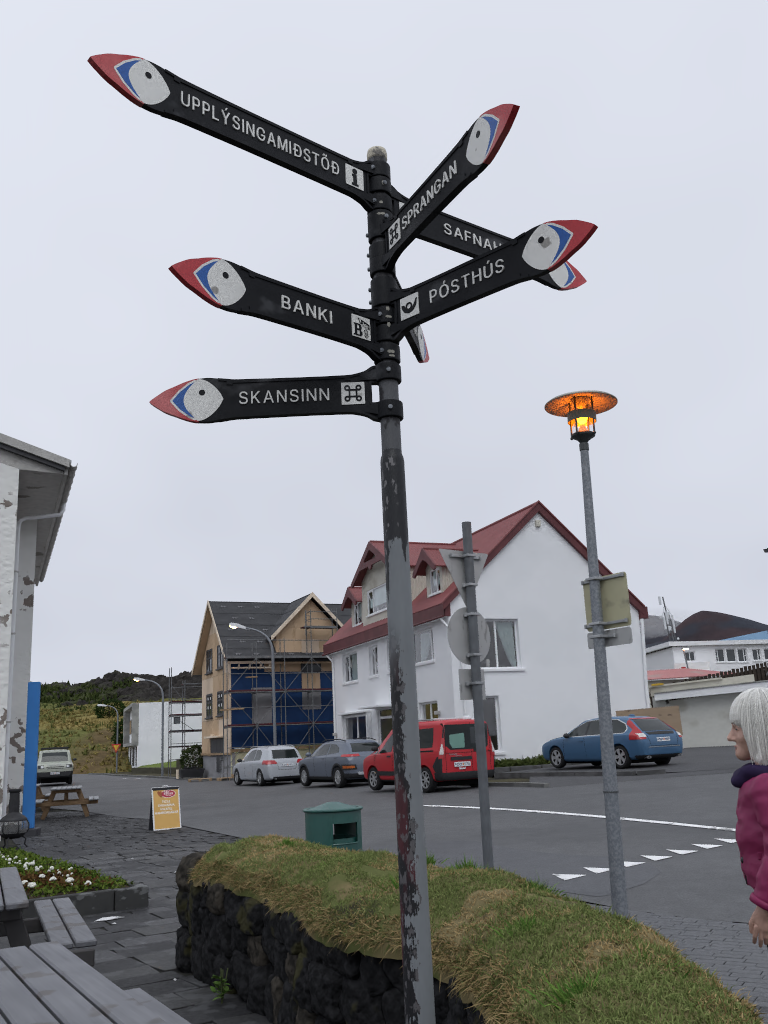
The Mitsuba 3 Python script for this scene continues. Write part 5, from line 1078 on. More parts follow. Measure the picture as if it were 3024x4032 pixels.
def loftbody(st, n=70):
    """st rows: x, zbot, zbelt, ztop, wsill, wbelt, wtop, crown  (half widths); the skin is lofted through them"""
    st = np.array(st, float); xs = np.concatenate([np.linspace(st[0, 0], st[-1, 0], n)])
    xs = np.unique(np.concatenate([xs, st[:, 0]])); Q = PchipInterpolator(st[:, 0], st[:, 1:])(xs)
    rings = []
    for x, (zb, zl, zt, ws, wb, wt, cr) in zip(xs, Q):
        h = zl - zb
        pts = np.array([(0, zb), (ws * .86, zb), (ws * .95, zb + .03), (ws, zb + .09), (ws + (wb - ws) * .7, zb + h * .45), (wb, zb + h * .74), (wb * .995, zl - .02), (wb * .972, zl + .01),
            (wb * .93 + (wt - wb * .93) * .35, zl + (zt - zl) * .35), (wt + (wb * .93 - wt) * .18, zl + (zt - zl) * .8), (wt, zt - cr * 1.3), (wt * .9, zt - cr * .62), (wt * .6, zt - cr * .2), (0, zt)])
        rings.append(np.column_stack([np.full(len(pts), x), pts]))
    R = np.array(rings); L = R[:, 1:-1][:, ::-1].copy(); L[:, :, 1] *= -1
    R = np.concatenate([R, L], 1); k, m = R.shape[:2]; V = R.reshape(-1, 3); F = []
    for i in range(k - 1):
        for j in range(m):
            a, b = i * m + j, i * m + (j + 1) % m
            F += [[a, b + m, b], [a, a + m, b + m]]
    V = np.vstack([V, R[0].mean(0), R[-1].mean(0)]); c = k * m
    for j in range(m): F += [[c, j, (j + 1) % m], [c + 1, (k - 1) * m + (j + 1) % m, (k - 1) * m + j]]
    t = TM(V, F)
    if t.volume < 0: t.faces = t.faces[:, ::-1]
    return t
def inflate(t, d): return TM(t.vertices + vnorm(t) * d, t.faces)
def prism_side(poly, y0, y1): return t2m(slabxz(poly, y0, y1))
def prism_end(poly, x0, x1): return t2m(slabyz(poly, x0, x1))
def wheel(T, c, r, w, side, style, rim_r):
    k = T.node('wheel'); M = axes(c, (1, 0, 0), (0, 0, -side), (0, side, 0)) if side > 0 else axes(c, (1, 0, 0), (0, 0, 1), (0, -1, 0))
    T.add('tyre', tf(lathe([(rim_r, -w / 2), (r - .03, -w / 2), (r - .006, -w / 2 + .03), (r, -w / 4), (r, w / 4), (r - .006, w / 2 - .03), (r - .03, w / 2), (rim_r + .01, w / 2), (rim_r, w / 2 - .02)], 36), M), 'm_tyre', 30, under=k)
    ns, sw, dbl = style
    ms = [lathe([(rim_r, w / 2 - .015), (rim_r - .022, w / 2 - .012), (rim_r - .03, w / 2 - .05)], 36), lathe([(0, w / 2 - .02), (.06, w / 2 - .022), (.07, w / 2 - .05)], 20)]
    for i in range(ns):
        for o in ((-dbl, dbl) if dbl else (0,)):
            a = 2 * PI * i / ns + o; ca, sa = math.cos(a), math.sin(a); n_ = np.array([-sa, ca, 0]); d_ = np.array([ca, sa, 0])
            ms.append(hull([tuple(d_ * q + n_ * s * ww + np.array([0, 0, z])) for q, ww in ((.04, sw * .7), (rim_r - .01, sw)) for s in (-1, 1) for z in (w / 2 - .025, w / 2 - .05)]))
    T.add('rim', tf(cat(*ms), M), 'm_rim', under=k); T.add('brake', tf(lathe([(0, w / 2 - .08), (rim_r - .01, w / 2 - .08)], 24), M), 'm_underside', under=k)
def head_of(dx, dy): return math.atan2(dy, dx)
def carz(x, y): return float(terr(x, y))
class Car:
    def __init__(s, name, label, cat_, pos, head, st, paint_, wb, tr, r, style, rimr=None, clad=False, group='cars parked along the street', seams=()):
        z = pos[2]; s.T = Thing(name, label, cat_, group, M=axes(pos, (math.cos(head), math.sin(head), 0), (-math.sin(head), math.cos(head), 0), (0, 0, 1)))
        s.base = loftbody(st); s.big = t2m(inflate(s.base, .006)); B_ = t2m(s.base); s.solid = B_
        s.hw = max(q[5] for q in st)
        for x in (wb / 2, -wb / 2):
            for sd in (-1, 1):
                a = m3.Manifold.cylinder(.36, r + .05, r + .05, 40).rotate((90, 0, 0)).translate((x, sd * (s.hw - .12) + .18, r + .005)); B_ = B_ - a
        s.body = B_; s.small = t2m(inflate(s.base, -.02)); s.T.add('body', m2t(B_), paint_, 32)
        s.T.add('underside', box(st[0][0] + .5, st[-1][0] - .5, -s.hw + .3, s.hw - .3, .14, .4), 'm_underside')
        for x in (wb / 2, -wb / 2):
            for sd in (-1, 1):
                wheel(s.T, (x, sd * (tr / 2), r), r, .215, sd, style, rimr or r * .66)
                if clad:
                    rg = Point(x, r).buffer(r + .115, 24).difference(Point(x, r).buffer(r + .045, 24)).intersection(sbox(-9, .12, 9, 9))
                    s.skin('arch_trim', prism_side(rg, *sorted((sd * .4, sd * 1.4))), 'm_car_black', .012)
    def skin(s, part, pr, m, d=.006, depth=.02, label=None):
        """what lies inside the prism pr, as a shell d proud of the skin"""
        o = t2m(inflate(s.base, d)); k = (o ^ pr) - t2m(inflate(s.base, -depth))
        if k.num_tri() == 0: return None
        return s.T.add(part, m2t(k), m, 30, label=label)
    def side(s, part, poly, m, d=.006, both=True, label=None, y0=.3):
        for sd in ((1, -1) if both else (1,)): s.skin(part, prism_side(poly if hasattr(poly, 'geom_type') else Polygon(poly), *sorted((sd * y0, sd * 1.5))), m, d, label=label)
    def rear(s, part, poly, m, x0, x1, d=.006): s.skin(part, prism_end(poly if hasattr(poly, 'geom_type') else Polygon(poly), x0, x1), m, d)
    def seam(s, lines):
        for l in lines:
            g = LineString(l).buffer(.006, cap_style='flat')
            for sd in (1, -1): s.skin('door_gap', prism_side(g, *sorted((sd * .3, sd * 1.5))), 'm_seam', .0015, .01)
    def plate(s, x, z, chars, tilt=0., w=.52, back=True, ink='m_plate_ink'):
        M = axes((x, 0, z), (0, -1 if back else 1, 0), (math.sin(tilt), 0, math.cos(tilt)), (-math.cos(tilt) if back else math.cos(tilt), 0, math.sin(tilt)))
        k = s.T.add('number_plate', tf(cbox(-w / 2, w / 2, -.058, .058, -.004, .01, .004), M), 'm_plate')
        a, b = chars
        ta, tb = text(a, .062, .002, .17, True), text(b, .062, .002, .17 if len(b) > 2 else .14, True)
        s.T.add('characters', tf(cat(mv(ta, (-.19, -.031, .01)), mv(tb, (.055, -.031, .01)), box(-.235, -.205, -.02, .03, .01, .0115)), M), ink, under=k)
        s.T.add('sticker', tf(box(-.0, .035, -.03, .03, .01, .0115), M), 'm_orange', under=k)
    def mirror(s, x, y, z, m):
        for sd in (1, -1): s.T.add('mirror', cat(sphere((x, sd * (y + .1), z), (.07, .11, .075), 2), cyl((x + .02, sd * y, z - .06), (x + .01, sd * (y + .06), z - .03), .02, 6)), m, True)
    def handle(s, x, z, m):
        for sd in (1, -1):
            s.side('door_handle', sbox(x, z - .013, x + .18, z + .013), m, .03, both=False) if sd > 0 else None
# ---- silver compact
h = math.radians(90 + 29.5); p = (-5.45, 40.6, carz(-5.45, 40.6) + .006)
c = Car('silver_car', 'silver compact family car, leftmost of the three cars in the parked row', 'car', p, h,
    [(-2.17, .36, .72, .80, .62, .66, .60, .03), (-2.13, .28, .80, .92, .74, .80, .66, .03), (-2.0, .24, .92, 1.12, .80, .87, .64, .04), (-1.75, .22, .96, 1.42, .83, .895, .62, .05), (-1.5, .22, .96, 1.52, .85, .90, .62, .05), (-.6, .20, .95, 1.555, .86, .90, .62, .05), (.2, .20, .93, 1.53, .86, .90, .61, .05), (.75, .20, .92, 1.33, .86, .90, .60, .06), (1.2, .20, .90, 1.02, .85, .89, .66, .05), (1.6, .22, .82, .92, .83, .87, .66, .05), (1.95, .24, .72, .80, .76, .80, .60, .05), (2.15, .30, .58, .66, .60, .64, .5, .03), (2.19, .36, .54, .58, .5, .54, .42, .02)],
    'm_car_silver', 2.67, 1.56, .325, (10, .014, 0))
c.side('side_window', [(-1.32, 1.02), (-.62, 1.0), (-.62, 1.43), (-1.0, 1.42), (-1.25, 1.3)], 'm_car_glass'); c.side('side_window', [(-.56, 1.0), (.28, .97), (.28, 1.28), (-.1, 1.42), (-.56, 1.44)], 'm_car_glass'); c.side('side_window', [(.34, .97), (1.02, .95), (.72, 1.12), (.34, 1.25)], 'm_car_glass')
c.rear('rear_window', [(-.56, 1.06), (.56, 1.06), (.5, 1.4), (-.5, 1.4)], 'm_car_glass', -2.3, -1.5)
c.rear('tail_lamp', [(.42, .86), (1.2, .84), (1.2, 1.02), (.5, 1.0)], 'm_tail', -2.3, -1.72, .012); c.rear('tail_lamp', [(-.42, .86), (-1.2, .84), (-1.2, 1.02), (-.5, 1.0)], 'm_tail', -2.3, -1.72, .012)
c.rear('boot_line', LineString([(-.42, .84), (-.36, .62), (.36, .62), (.42, .84)]).buffer(.006), 'm_seam', -2.4, -1.9, .002)
c.rear('bumper_lower', [(-.62, .2), (.62, .2), (.6, .36), (-.6, .36)], 'm_car_black', -2.4, -1.9, .01)
c.seam([[(.3, .3), (.32, .95)], [(-.59, .3), (-.59, .97)]]); c.mirror(.72, .86, 1.02, 'm_car_black'); c.handle(-.5, .86, 'm_car_silver'); c.handle(-1.4, .88, 'm_car_silver')
c.plate(-2.18, .80, ('JX', 'P90'), .25); c.T.add('exhaust', cyl((-2.24, .52, .28), (-1.9, .52, .28), .035, 14), 'm_chrome')
for sd in (1, -1): c.T.add('roof_rail', tube([(-1.55, sd * .6, 1.50), (-1.2, sd * .6, 1.56), (.0, sd * .6, 1.565), (.4, sd * .59, 1.50)], .018, 8), 'm_chrome', True)
c.T.add('aerial', sphere((-1.35, 0, 1.57), (.08, .02, .035), 1), 'm_car_silver', True)
c.T.add('badge', tf(lathe([(0, 0), (.04, 0), (.04, .006), (0, .008)], 16), axes((-2.06, 0, .97), (0, -1, 0), (0, 0, 1), (-1, 0, 0))), 'm_chrome')
# ---- blue-grey crossover
h = math.radians(90 + 31); p = (-1.88, 33.7, carz(-1.88, 33.7) + .006)
c = Car('crossover', 'blue-grey crossover with black cladding parked between the silver car and the red van', 'car', p, h,
    [(-2.09, .42, .74, .82, .60, .66, .58, .03), (-2.04, .34, .86, .98, .74, .80, .62, .03), (-1.9, .28, .98, 1.14, .82, .875, .62, .04), (-1.62, .26, 1.02, 1.40, .84, .895, .61, .05), (-1.35, .26, 1.02, 1.51, .86, .90, .61, .05), (-.5, .24, 1.0, 1.55, .87, .90, .61, .05), (.2, .24, .98, 1.52, .87, .90, .60, .05), (.7, .24, .97, 1.34, .87, .90, .60, .06), (1.12, .24, .96, 1.07, .86, .895, .68, .05), (1.6, .26, .90, 1.0, .84, .87, .66, .05), (1.9, .28, .80, .88, .76, .8, .6, .05), (2.06, .36, .62, .7, .6, .64, .5, .03), (2.10, .42, .56, .62, .5, .54, .42, .02)],
    'm_car_blue_grey', 2.6, 1.56, .34, (10, .014, .1), clad=True)
c.side('side_window', [(-1.28, 1.14), (-.5, 1.08), (-.5, 1.43), (-.9, 1.4), (-1.15, 1.3)], 'm_car_glass'); c.side('side_window', [(-.44, 1.08), (.4, 1.03), (.4, 1.24), (.02, 1.42), (-.44, 1.44)], 'm_car_glass'); c.side('side_window', [(.46, 1.03), (.92, 1.0), (.46, 1.22)], 'm_car_glass')
c.rear('rear_window', [(-.6, 1.14), (.6, 1.14), (.5, 1.42), (-.5, 1.42)], 'm_car_glass', -2.3, -1.35)
c.rear('tail_lamp', [(.4, 1.0), (1.2, .99), (1.2, 1.07), (.42, 1.08)], 'm_tail', -2.3, -1.6, .012); c.rear('tail_lamp', [(-.4, 1.0), (-1.2, .99), (-1.2, 1.07), (-.42, 1.08)], 'm_tail', -2.3, -1.6, .012)
c.rear('lamp_housing', [(.55, .58), (1.2, .56), (1.2, .76), (.6, .74)], 'm_car_black', -2.3, -1.62, .012); c.rear('lamp_housing', [(-.55, .58), (-1.2, .56), (-1.2, .76), (-.6, .74)], 'm_car_black', -2.3, -1.62, .012)
c.rear('indicator', [(.64, .63), (.98, .62), (.98, .71), (.66, .7)], 'm_amber', -2.3, -1.7, .018); c.rear('indicator', [(-.64, .63), (-.98, .62), (-.98, .71), (-.66, .7)], 'm_amber', -2.3, -1.7, .018)
c.rear('bumper', [(-1.2, .3), (1.2, .3), (1.2, .46), (-1.2, .46)], 'm_car_black', -2.4, -1.75, .012); c.rear('skid_plate', [(-.5, .40), (.5, .40), (.55, .50), (-.55, .50)], 'm_car_silver', -2.4, -1.9, .018)
c.side('sill_trim', [(-1.0, .2), (1.0, .2), (1.0, .36), (-1.0, .36)], 'm_car_black', .01)
c.seam([[(.42, .36), (.43, 1.03)], [(-.47, .36), (-.47, 1.07)]]); c.mirror(.72, .86, 1.1, 'm_car_blue_grey'); c.handle(-.38, .96, 'm_car_blue_grey'); c.handle(-1.3, .98, 'm_car_blue_grey'); c.plate(-2.1, .78, ('KR', 'M42'), .2)
del scene[[k for k in scene if k.startswith(c.T.key + '__number_plate__characters')][0]]
for sd in (1, -1): c.T.add('roof_rail', tube([(-1.4, sd * .58, 1.5), (-1.0, sd * .59, 1.57), (.0, sd * .59, 1.57), (.35, sd * .57, 1.5)], .018, 8), 'm_car_black', True)
c.T.add('aerial', tube([(-1.2, 0, 1.53), (-1.42, 0, 1.72)], .006, 6), 'm_car_black'); c.T.add('rear_wiper', tube([(-1.78, .0, 1.16), (-1.75, -.25, 1.2)], .01, 6), 'm_car_black')
# ---- red van
h = math.radians(90 + 32); p = (.79, 26.9, carz(.79, 26.9) + .006)
c = Car('van', 'small bright red van with white-lit rear window behind the signpost', 'van', p, h,
    [(x * .957, *r) for x, *r in [(-2.20, .40, 1.0, 1.55, .76, .82, .68, .04), (-2.17, .34, 1.04, 1.76, .82, .88, .70, .05), (-2.1, .30, 1.05, 1.81, .85, .905, .71, .05), (-1.6, .27, 1.05, 1.84, .88, .915, .72, .05), (-.4, .26, 1.04, 1.84, .89, .918, .72, .05), (.3, .26, 1.02, 1.80, .89, .918, .71, .05), (.8, .26, 1.0, 1.58, .89, .915, .69, .06), (1.3, .26, .99, 1.22, .88, .91, .70, .06), (1.55, .26, .97, 1.09, .88, .90, .70, .05), (1.9, .28, .88, .98, .86, .88, .68, .05), (2.12, .30, .72, .82, .78, .8, .62, .05), (2.24, .36, .58, .64, .66, .68, .5, .03), (2.27, .40, .54, .58, .58, .6, .45, .02)]],
    'm_car_red', 2.66, 1.58, .325, (7, .026, 0), .22)
c.side('side_window', [(.28, 1.06), (1.02, 1.02), (.72, 1.34), (.28, 1.62)], 'm_car_glass'); c.side('side_window', [(1.08, 1.02), (1.38, 1.0), (1.1, 1.2)], 'm_car_glass'); c.side('side_window', [(-1.72, 1.14), (-.92, 1.12), (-.92, 1.62), (-1.66, 1.64)], 'm_car_glass'); c.side('side_window', [(-.78, 1.12), (.12, 1.08), (.12, 1.64), (-.78, 1.62)], 'm_car_glass')
c.rear('rear_window', Polygon([(-.66, 1.14), (-.56, 1.06), (.56, 1.06), (.72, 1.18), (.70, 1.70), (-.70, 1.70)]).buffer(-.03).buffer(.03), 'm_car_glass', -2.4, -1.95)
c.rear('rear_pane', Polygon([(.1, 1.1), (.5, 1.1), (.58, 1.22), (.58, 1.44), (.1, 1.48)]).buffer(-.04).buffer(.04), 'm_cab_light', -2.4, -1.95, .009)
c.rear('rear_pane', Polygon([(-.56, 1.2), (-.1, 1.2), (-.1, 1.62), (-.56, 1.62)]).buffer(-.04).buffer(.04), 'm_shade_glass', -2.4, -1.95, .009)
for sd in (1, -1):
    q = lambda pts: [(sd * a, b) for a, b in pts]
    c.rear('tail_lamp', q([(.74, .86), (1.2, .82), (1.2, 1.36), (.76, 1.36)]), 'm_tail', -2.4, -2.04, .014); c.rear('tail_lamp_clear', q([(.79, .96), (1.2, .93), (1.2, 1.16), (.80, 1.22)]), 'm_tail_clear', -2.4, -2.08, .02); c.rear('pillar_trim', q([(.74, 1.37), (1.2, 1.37), (1.2, 1.72), (.72, 1.72)]), 'm_car_black', -2.4, -2.06, .008)
    c.rear('hinge', q([(.66, 1.0), (.73, 1.0), (.73, 1.04), (.66, 1.04)]), 'm_car_red', -2.4, -2.05, .03)
c.rear('bumper', [(-1.2, .3), (1.2, .3), (1.2, .50), (-1.2, .50)], 'm_car_black', -2.5, -1.8, .02); c.side('quarter_trim', [(-2.3, .4), (-1.9, .4), (-1.75, .66), (-1.98, .9), (-2.3, .94)], 'm_car_black', .008, y0=.84)
c.rear('door_line', LineString([(-.12, .5), (-.12, 1.74)]).buffer(.006), 'm_seam', -2.4, -1.95, .002); c.rear('door_groove', LineString([(-.7, .98), (.7, .98)]).buffer(.006), 'm_seam', -2.4, -1.95, .0015)
for sd in (1, -1): c.rear('door_line', LineString([(sd * .72, .5), (sd * .72, 1.74)]).buffer(.006), 'm_seam', -2.4, -1.95, .002)
c.rear('light_bar', Polygon([(-.1, .80), (.58, .80), (.56, .88), (-.08, .88)]), 'm_car_black', -2.4, -1.95, .03); c.rear('door_handle', Polygon([(-.42, 1.0), (-.18, 1.0), (-.18, 1.06), (-.42, 1.06)]), 'm_car_black', -2.4, -1.95, .014)
c.side('side_moulding', [(-.9, .42), (1.12, .42), (1.16, .54), (-.84, .54)], 'm_car_black', .014); c.side('sill', [(-.95, .2), (1.0, .2), (1.0, .30), (-.95, .30)], 'm_car_black', .012); c.side('door_rail', [(-1.8, 1.03), (-.86, 1.02), (-.86, 1.06), (-1.8, 1.07)], 'm_seam', .004)
c.seam([[(.2, .3), (.2, 1.7)], [(-.85, .3), (-.86, 1.7)], [(1.18, .5), (1.14, 1.0)]]); c.mirror(1.02, .88, 1.16, 'm_car_black'); c.side('door_handle', sbox(.28, .92, .46, .96), 'm_car_black', .03)
M_ = axes((-2.215, .24, .69), (0, -1, 0), (0, 0, 1), (-1, 0, 0)); kk = c.T.key
old = c.T.M; c.T.M = old @ axes((0, .22, 0), (1, 0, 0), (0, 1, 0), (0, 0, 1)); c.plate(-2.125, .69, ('OO', 'U73'), .04); c.T.M = old
def marks(T, t, x, y, z, hgt, m, w=None): T.add('lettering', tf(text(t, hgt, .003, w, True), axes((x, y, z), (0, -1, 0), (0, 0, 1), (-1, 0, 0))), m)
marks(c.T, 'TRANSIT', -2.118, .62, .93, .032, 'm_chrome', .26); marks(c.T, 'CONNECT', -2.118, .44, .895, .022, 'm_chrome', .22)
c.T.add('sticker', cbox(-2.126, -2.11, .12, .32, .56, .64, .003), 'm_plate'); c.T.add('sticker', cbox(-2.128, -2.125, .14, .3, .6, .63, .001), 'm_tail'); 
for sd in (1, -1): c.T.add('roof_bar', cat(cbox(-1.5, .1, sd * .62 - .02, sd * .62 + .02, 1.835, 1.875, .01)), 'm_grey_metal')
c.T.add('roof_bar', cbox(-1.52, -1.46, -.62, .62, 1.845, 1.885, .01), 'm_plate'); c.T.add('roof_vent', lathe([(0, 1.93), (.1, 1.91), (.12, 1.86), (.12, 1.83)], 20), 'm_plate', True); scene[c.T.key + '__roof_vent']['to_world'] = T4().translate([float(v) for v in old[:3, :3] @ np.array([-1.75, -.3, 0])])
# ---- blue estate
h = math.radians(90 + 31); p = (6.5, 29.35, carz(6.5, 29.35) + .06)
c = Car('estate_car', 'metallic blue estate car with tall red tail lamps parked against the white gable', 'car', p, h,
    [(-2.30, .40, .70, .78, .62, .68, .58, .03), (-2.26, .32, .78, .90, .74, .80, .62, .03), (-2.12, .28, .90, 1.04, .82, .88, .64, .04), (-1.9, .24, .93, 1.22, .85, .90, .61, .05), (-1.62, .22, .94, 1.40, .87, .915, .59, .05), (-1.2, .21, .93, 1.46, .885, .925, .59, .05), (-.3, .20, .92, 1.484, .89, .93, .59, .05), (.3, .20, .905, 1.43, .89, .93, .58, .05), (.8, .20, .90, 1.2, .89, .93, .60, .06), (1.15, .20, .89, .98, .885, .92, .70, .05), (1.6, .22, .84, .92, .87, .9, .68, .05), (2.0, .24, .74, .82, .82, .85, .62, .05), (2.25, .30, .60, .68, .68, .72, .52, .04), (2.34, .36, .54, .6, .52, .56, .42, .02)],
    'm_car_blue', 2.776, 1.58, .325, (5, .034, .14), .23)
gl = Polygon([(-1.62, 1.0), (1.0, .94), (.62, 1.18), (.1, 1.37), (-.5, 1.41), (-1.2, 1.37), (-1.55, 1.24), (-1.66, 1.1)]).buffer(-.06).buffer(.06)
c.side('window_trim', gl.buffer(.022), 'm_chrome', .004)
for a, b in ((-2, -1.02), (-.94, -.06), (.02, 2)): c.side('side_window', gl.intersection(sbox(a, 0, b, 3)), 'm_car_glass', .007)
c.side('pillar', gl.intersection(union_all([sbox(-1.02, 0, -.94, 3), sbox(-.06, 0, .02, 3)])), 'm_car_black', .0065)
c.rear('rear_window', [(-.6, 1.02), (.6, 1.02), (.52, 1.36), (-.52, 1.36)], 'm_car_glass', -2.4, -1.45)
for sd in (1, -1):
    q = lambda pts: [(sd * a, b) for a, b in pts]
    c.rear('tail_lamp', q([(.66, .80), (1.2, .79), (1.2, .93), (.86, .98), (.64, 1.38), (.57, 1.38), (.70, 1.02), (.66, .9)]), 'm_tail', -2.4, -1.86, .012); c.rear('tail_lamp_clear', q([(.64, .86), (.84, .86), (.84, .96), (.66, .97)]), 'm_tail_clear', -2.4, -2.0, .016)
    c.T.add('exhaust', tf(lathe([(.03, 0), (.055, 0), (.055, .2)], 16), axes((-2.28, sd * .62, .3), (0, 1.5, 0), (0, 0, .7), (1, 0, 0))), 'm_chrome')
c.rear('boot_trim', [(-.5, .92), (.5, .92), (.56, 1.0), (-.56, 1.0)], 'm_car_black', -2.4, -1.7, .012); c.rear('bumper_strip', [(-.62, .565), (.62, .565), (.62, .585), (-.62, .585)], 'm_chrome', -2.5, -2.0, .012);
for sd in (1, -1): c.rear('upper_tail_lamp', [(sd * .68, 1.0), (sd * .76, 1.0), (sd * .64, 1.39), (sd * .57, 1.39)], 'm_tail', -2.4, -1.6, .012)
c.rear('spoiler', [(-.55, 1.37), (.55, 1.37), (.5, 1.40), (-.5, 1.40)], 'm_tail', -2.2, -1.4, .012)
c.rear('bumper_lower', [(-.9, .2), (.9, .2), (.85, .36), (-.85, .36)], 'm_car_black', -2.5, -1.95, .008); c.rear('boot_line', LineString([(-.6, .92), (-.52, .6), (.52, .6), (.6, .92)]).buffer(.007), 'm_seam', -2.5, -1.8, .002)
c.seam([[(-.02, .3), (0, .92)], [(-1.06, .55), (-.98, .94)], [(.98, .3), (.95, .9)]]); c.mirror(.72, .88, .98, 'm_car_black'); c.handle(-.1 + .16, .82, 'm_car_blue'); c.handle(-.95, .84, 'm_car_blue'); c.plate(-2.29, .77, ('SH', 'H67'), .18)
marks(c.T, 'V O L V O', -2.16, .27, .945, .04, 'm_chrome', .55); c.T.add('roof_aerial', sphere((-1.15, 0, 1.475), (.13, .05, .05), 2), 'm_car_blue', True); c.T.add('rear_wiper', tube([(-2.06, 0, 1.05), (-1.98, -.32, 1.11)], .012, 6), 'm_car_black')
# ---- sage off-roader, front on
h = math.radians(-90 + 21); p = (-19.6, 54.9, -.02)
c = Car('off_roader', 'pale sage off-road car with black roof rack facing us at the far left', 'car', p, h,
    [(-2.3, .5, 1.1, 1.5, .8, .88, .74, .04), (-2.25, .45, 1.15, 1.86, .88, .95, .78, .05), (-2.1, .42, 1.16, 1.9, .92, .985, .8, .05), (0, .40, 1.15, 1.93, .94, .995, .8, .05), (.55, .40, 1.14, 1.88, .94, .995, .8, .05), (.95, .40, 1.14, 1.6, .94, .99, .8, .06), (1.2, .40, 1.13, 1.24, .93, .985, .84, .04), (2.0, .42, 1.1, 1.2, .92, .97, .84, .05), (2.28, .44, 1.04, 1.12, .88, .93, .8, .05), (2.36, .5, .9, .98, .8, .86, .74, .04)],
    'm_car_sage', 2.9, 1.66, .40, (6, .03, 0), clad=True)
c.rear('windscreen', [(-.72, 1.28), (.72, 1.28), (.66, 1.78), (-.66, 1.78)], 'm_car_glass', .6, 1.5); c.side('side_window', [(-.9, 1.22), (.75, 1.2), (.55, 1.72), (-.9, 1.74)], 'm_car_glass')
for sd in (1, -1): c.rear('headlight', [(sd * .56, .92), (sd * .9, .92), (sd * .9, 1.1), (sd * .58, 1.1)], 'm_car_black', 2.0, 2.5, .012); c.rear('lens', [(sd * .6, .95), (sd * .74, .95), (sd * .74, 1.07), (sd * .6, 1.07)], 'm_head', 2.0, 2.5, .016)
c.rear('grille', [(-.46, .98), (.46, .98), (.46, 1.02), (-.46, 1.02)], 'm_car_black', 2.0, 2.5, .012); c.rear('grille', [(-.44, .9), (.44, .9), (.44, .93), (-.44, .93)], 'm_car_black', 2.0, 2.5, .012); c.rear('bumper', [(-1.2, .4), (1.2, .4), (1.2, .74), (-1.2, .74)], 'm_car_black', 1.9, 2.6, .02)
c.plate(2.42, .66, ('KP', 'D03'), 0., .5, False); c.mirror(1.0, .98, 1.34, 'm_car_black')
c.T.add('lettering', tf(text('DEFENDER', .045, .003, .75, True), axes((2.335, -.375, 1.07), (0, 1, 0), (0, 0, 1), (1, 0, 0))), 'm_chrome')
c.T.add('roof_rack', cat(*[cbox(-1.6, .5, y - .02, y + .02, 1.98, 2.04, .01) for y in (-.7, -.35, 0, .35, .7)], cbox(.5, .56, -.74, .74, 1.96, 2.06, .01), cbox(-1.66, -1.6, -.74, .74, 1.96, 2.06, .01), *[cbox(x, x + .04, y - .02, y + .02, 1.88, 1.98, .005) for x in (-1.4, .3) for y in (-.68, .68)]), 'm_car_black')
# ================================================================== street lights
def street_light(label, base, top, pts, rpole, hd, lit, name='street_light', scale=1.):
    T = Thing(name, label, 'street light', 'lights on curved poles')
    b = np.array([*base, float(terr(*base)) - .1]); P = [np.array(q, float) for q in pts]
    path = [b, b + (P[0] - b) * .5] + P
    rad = np.interp(np.linspace(0, 1, len(path)), [0, .4, 1], [rpole, rpole * .85, rpole * .5])
    T.add('pole', tube(path, rad, 12), 'm_galv', True)
    d = np.array(hd, float) - P[-1]; d /= np.linalg.norm(d); y = np.cross([0, 0, 1.], d); y /= np.linalg.norm(y); z = np.cross(d, y); M = axes(P[-1], d, y, z)
    L = np.linalg.norm(np.array(hd) - P[-1])
    T.add('lamp_head', tf(hull([(x, s * w, zz) for x, w, z0, z1 in ((-.1, .06, -.04, .05), (L * .45, .15, -.06, .12), (L * .9, .14, -.06, .1), (L, .06, -.04, .03)) for s in (-1, 1) for zz in (z0, z1)]), M), 'm_white_trim', 35)
    if lit: T.add('lens', tf(hull([(L * x, s * .11, zz) for x, zz in ((.5, -.062), (.95, -.062), (.6, -.12), (.85, -.12)) for s in (-1, 1)]), M), 'm_bulb', emitter={'type': 'area', 'radiance': rgb((9, 3.2, .5))})
    else: T.add('lens', tf(hull([(L * x, s * .11, zz) for x, zz in ((.5, -.062), (.95, -.062), (.6, -.1), (.85, -.1)) for s in (-1, 1)]), M), 'm_grey_metal')
    return T
def arc(p0, p1, p2, n=9): t = np.linspace(0, 1, n)[:, None]; return list((1 - t) ** 2 * np.array(p0) + 2 * t * (1 - t) * np.array(p1) + t * t * np.array(p2))
street_light('lit street light with white head before the scaffolded blue wall', (-5.5, 44), None, [(-5.56, 44, 5.6)] + arc((-5.57, 44, 5.9), (-5.62, 44, 6.85), (-6.9, 44, 7.06)), .075, (-7.6, 44, 7.24), True)
street_light('lit street light in front of the plain white flat-roofed block', (-15.59, 64), None, [(-15.6, 64, 5.0)] + arc((-15.61, 64, 5.2), (-15.68, 64, 6.2), (-16.95, 64, 6.32)), .08, (-17.6, 64, 6.42), True)
tl = street_light('unlit street light carrying a small yellow triangle sign, by the grassy hill', (-24.18, 83), None, [(-24.18, 83, 4.6)] + arc((-24.19, 83, 4.8), (-24.3, 83, 5.6), (-25.3, 83, 5.65)), .07, (-26.0, 83, 5.74), False)
mat('m_yellow', (.62, .38, .03), .5); mat('m_red_sign', (.42, .03, .025), .5)
def tri_sign(T, c, s):
    a = Polygon([(-s, s * .87), (s, s * .87), (0, -s * .87)]).buffer(-.04).buffer(.04)
    T.add('triangle_sign', tf(slabxz(a, -.01, .01), frame(c)), 'm_red_sign'); T.add('triangle_face', tf(slabxz(affinity.scale(a, .62, .62, origin=(0, s * .32)), -.02, -.011), frame(c)), 'm_yellow')
tri_sign(tl, (-24.22, 82.85, 1.95), .44)
rl_ = Thing('street_light', 'small lit street light with a red sign in front of the far white building', 'street light', 'lights on curved poles')
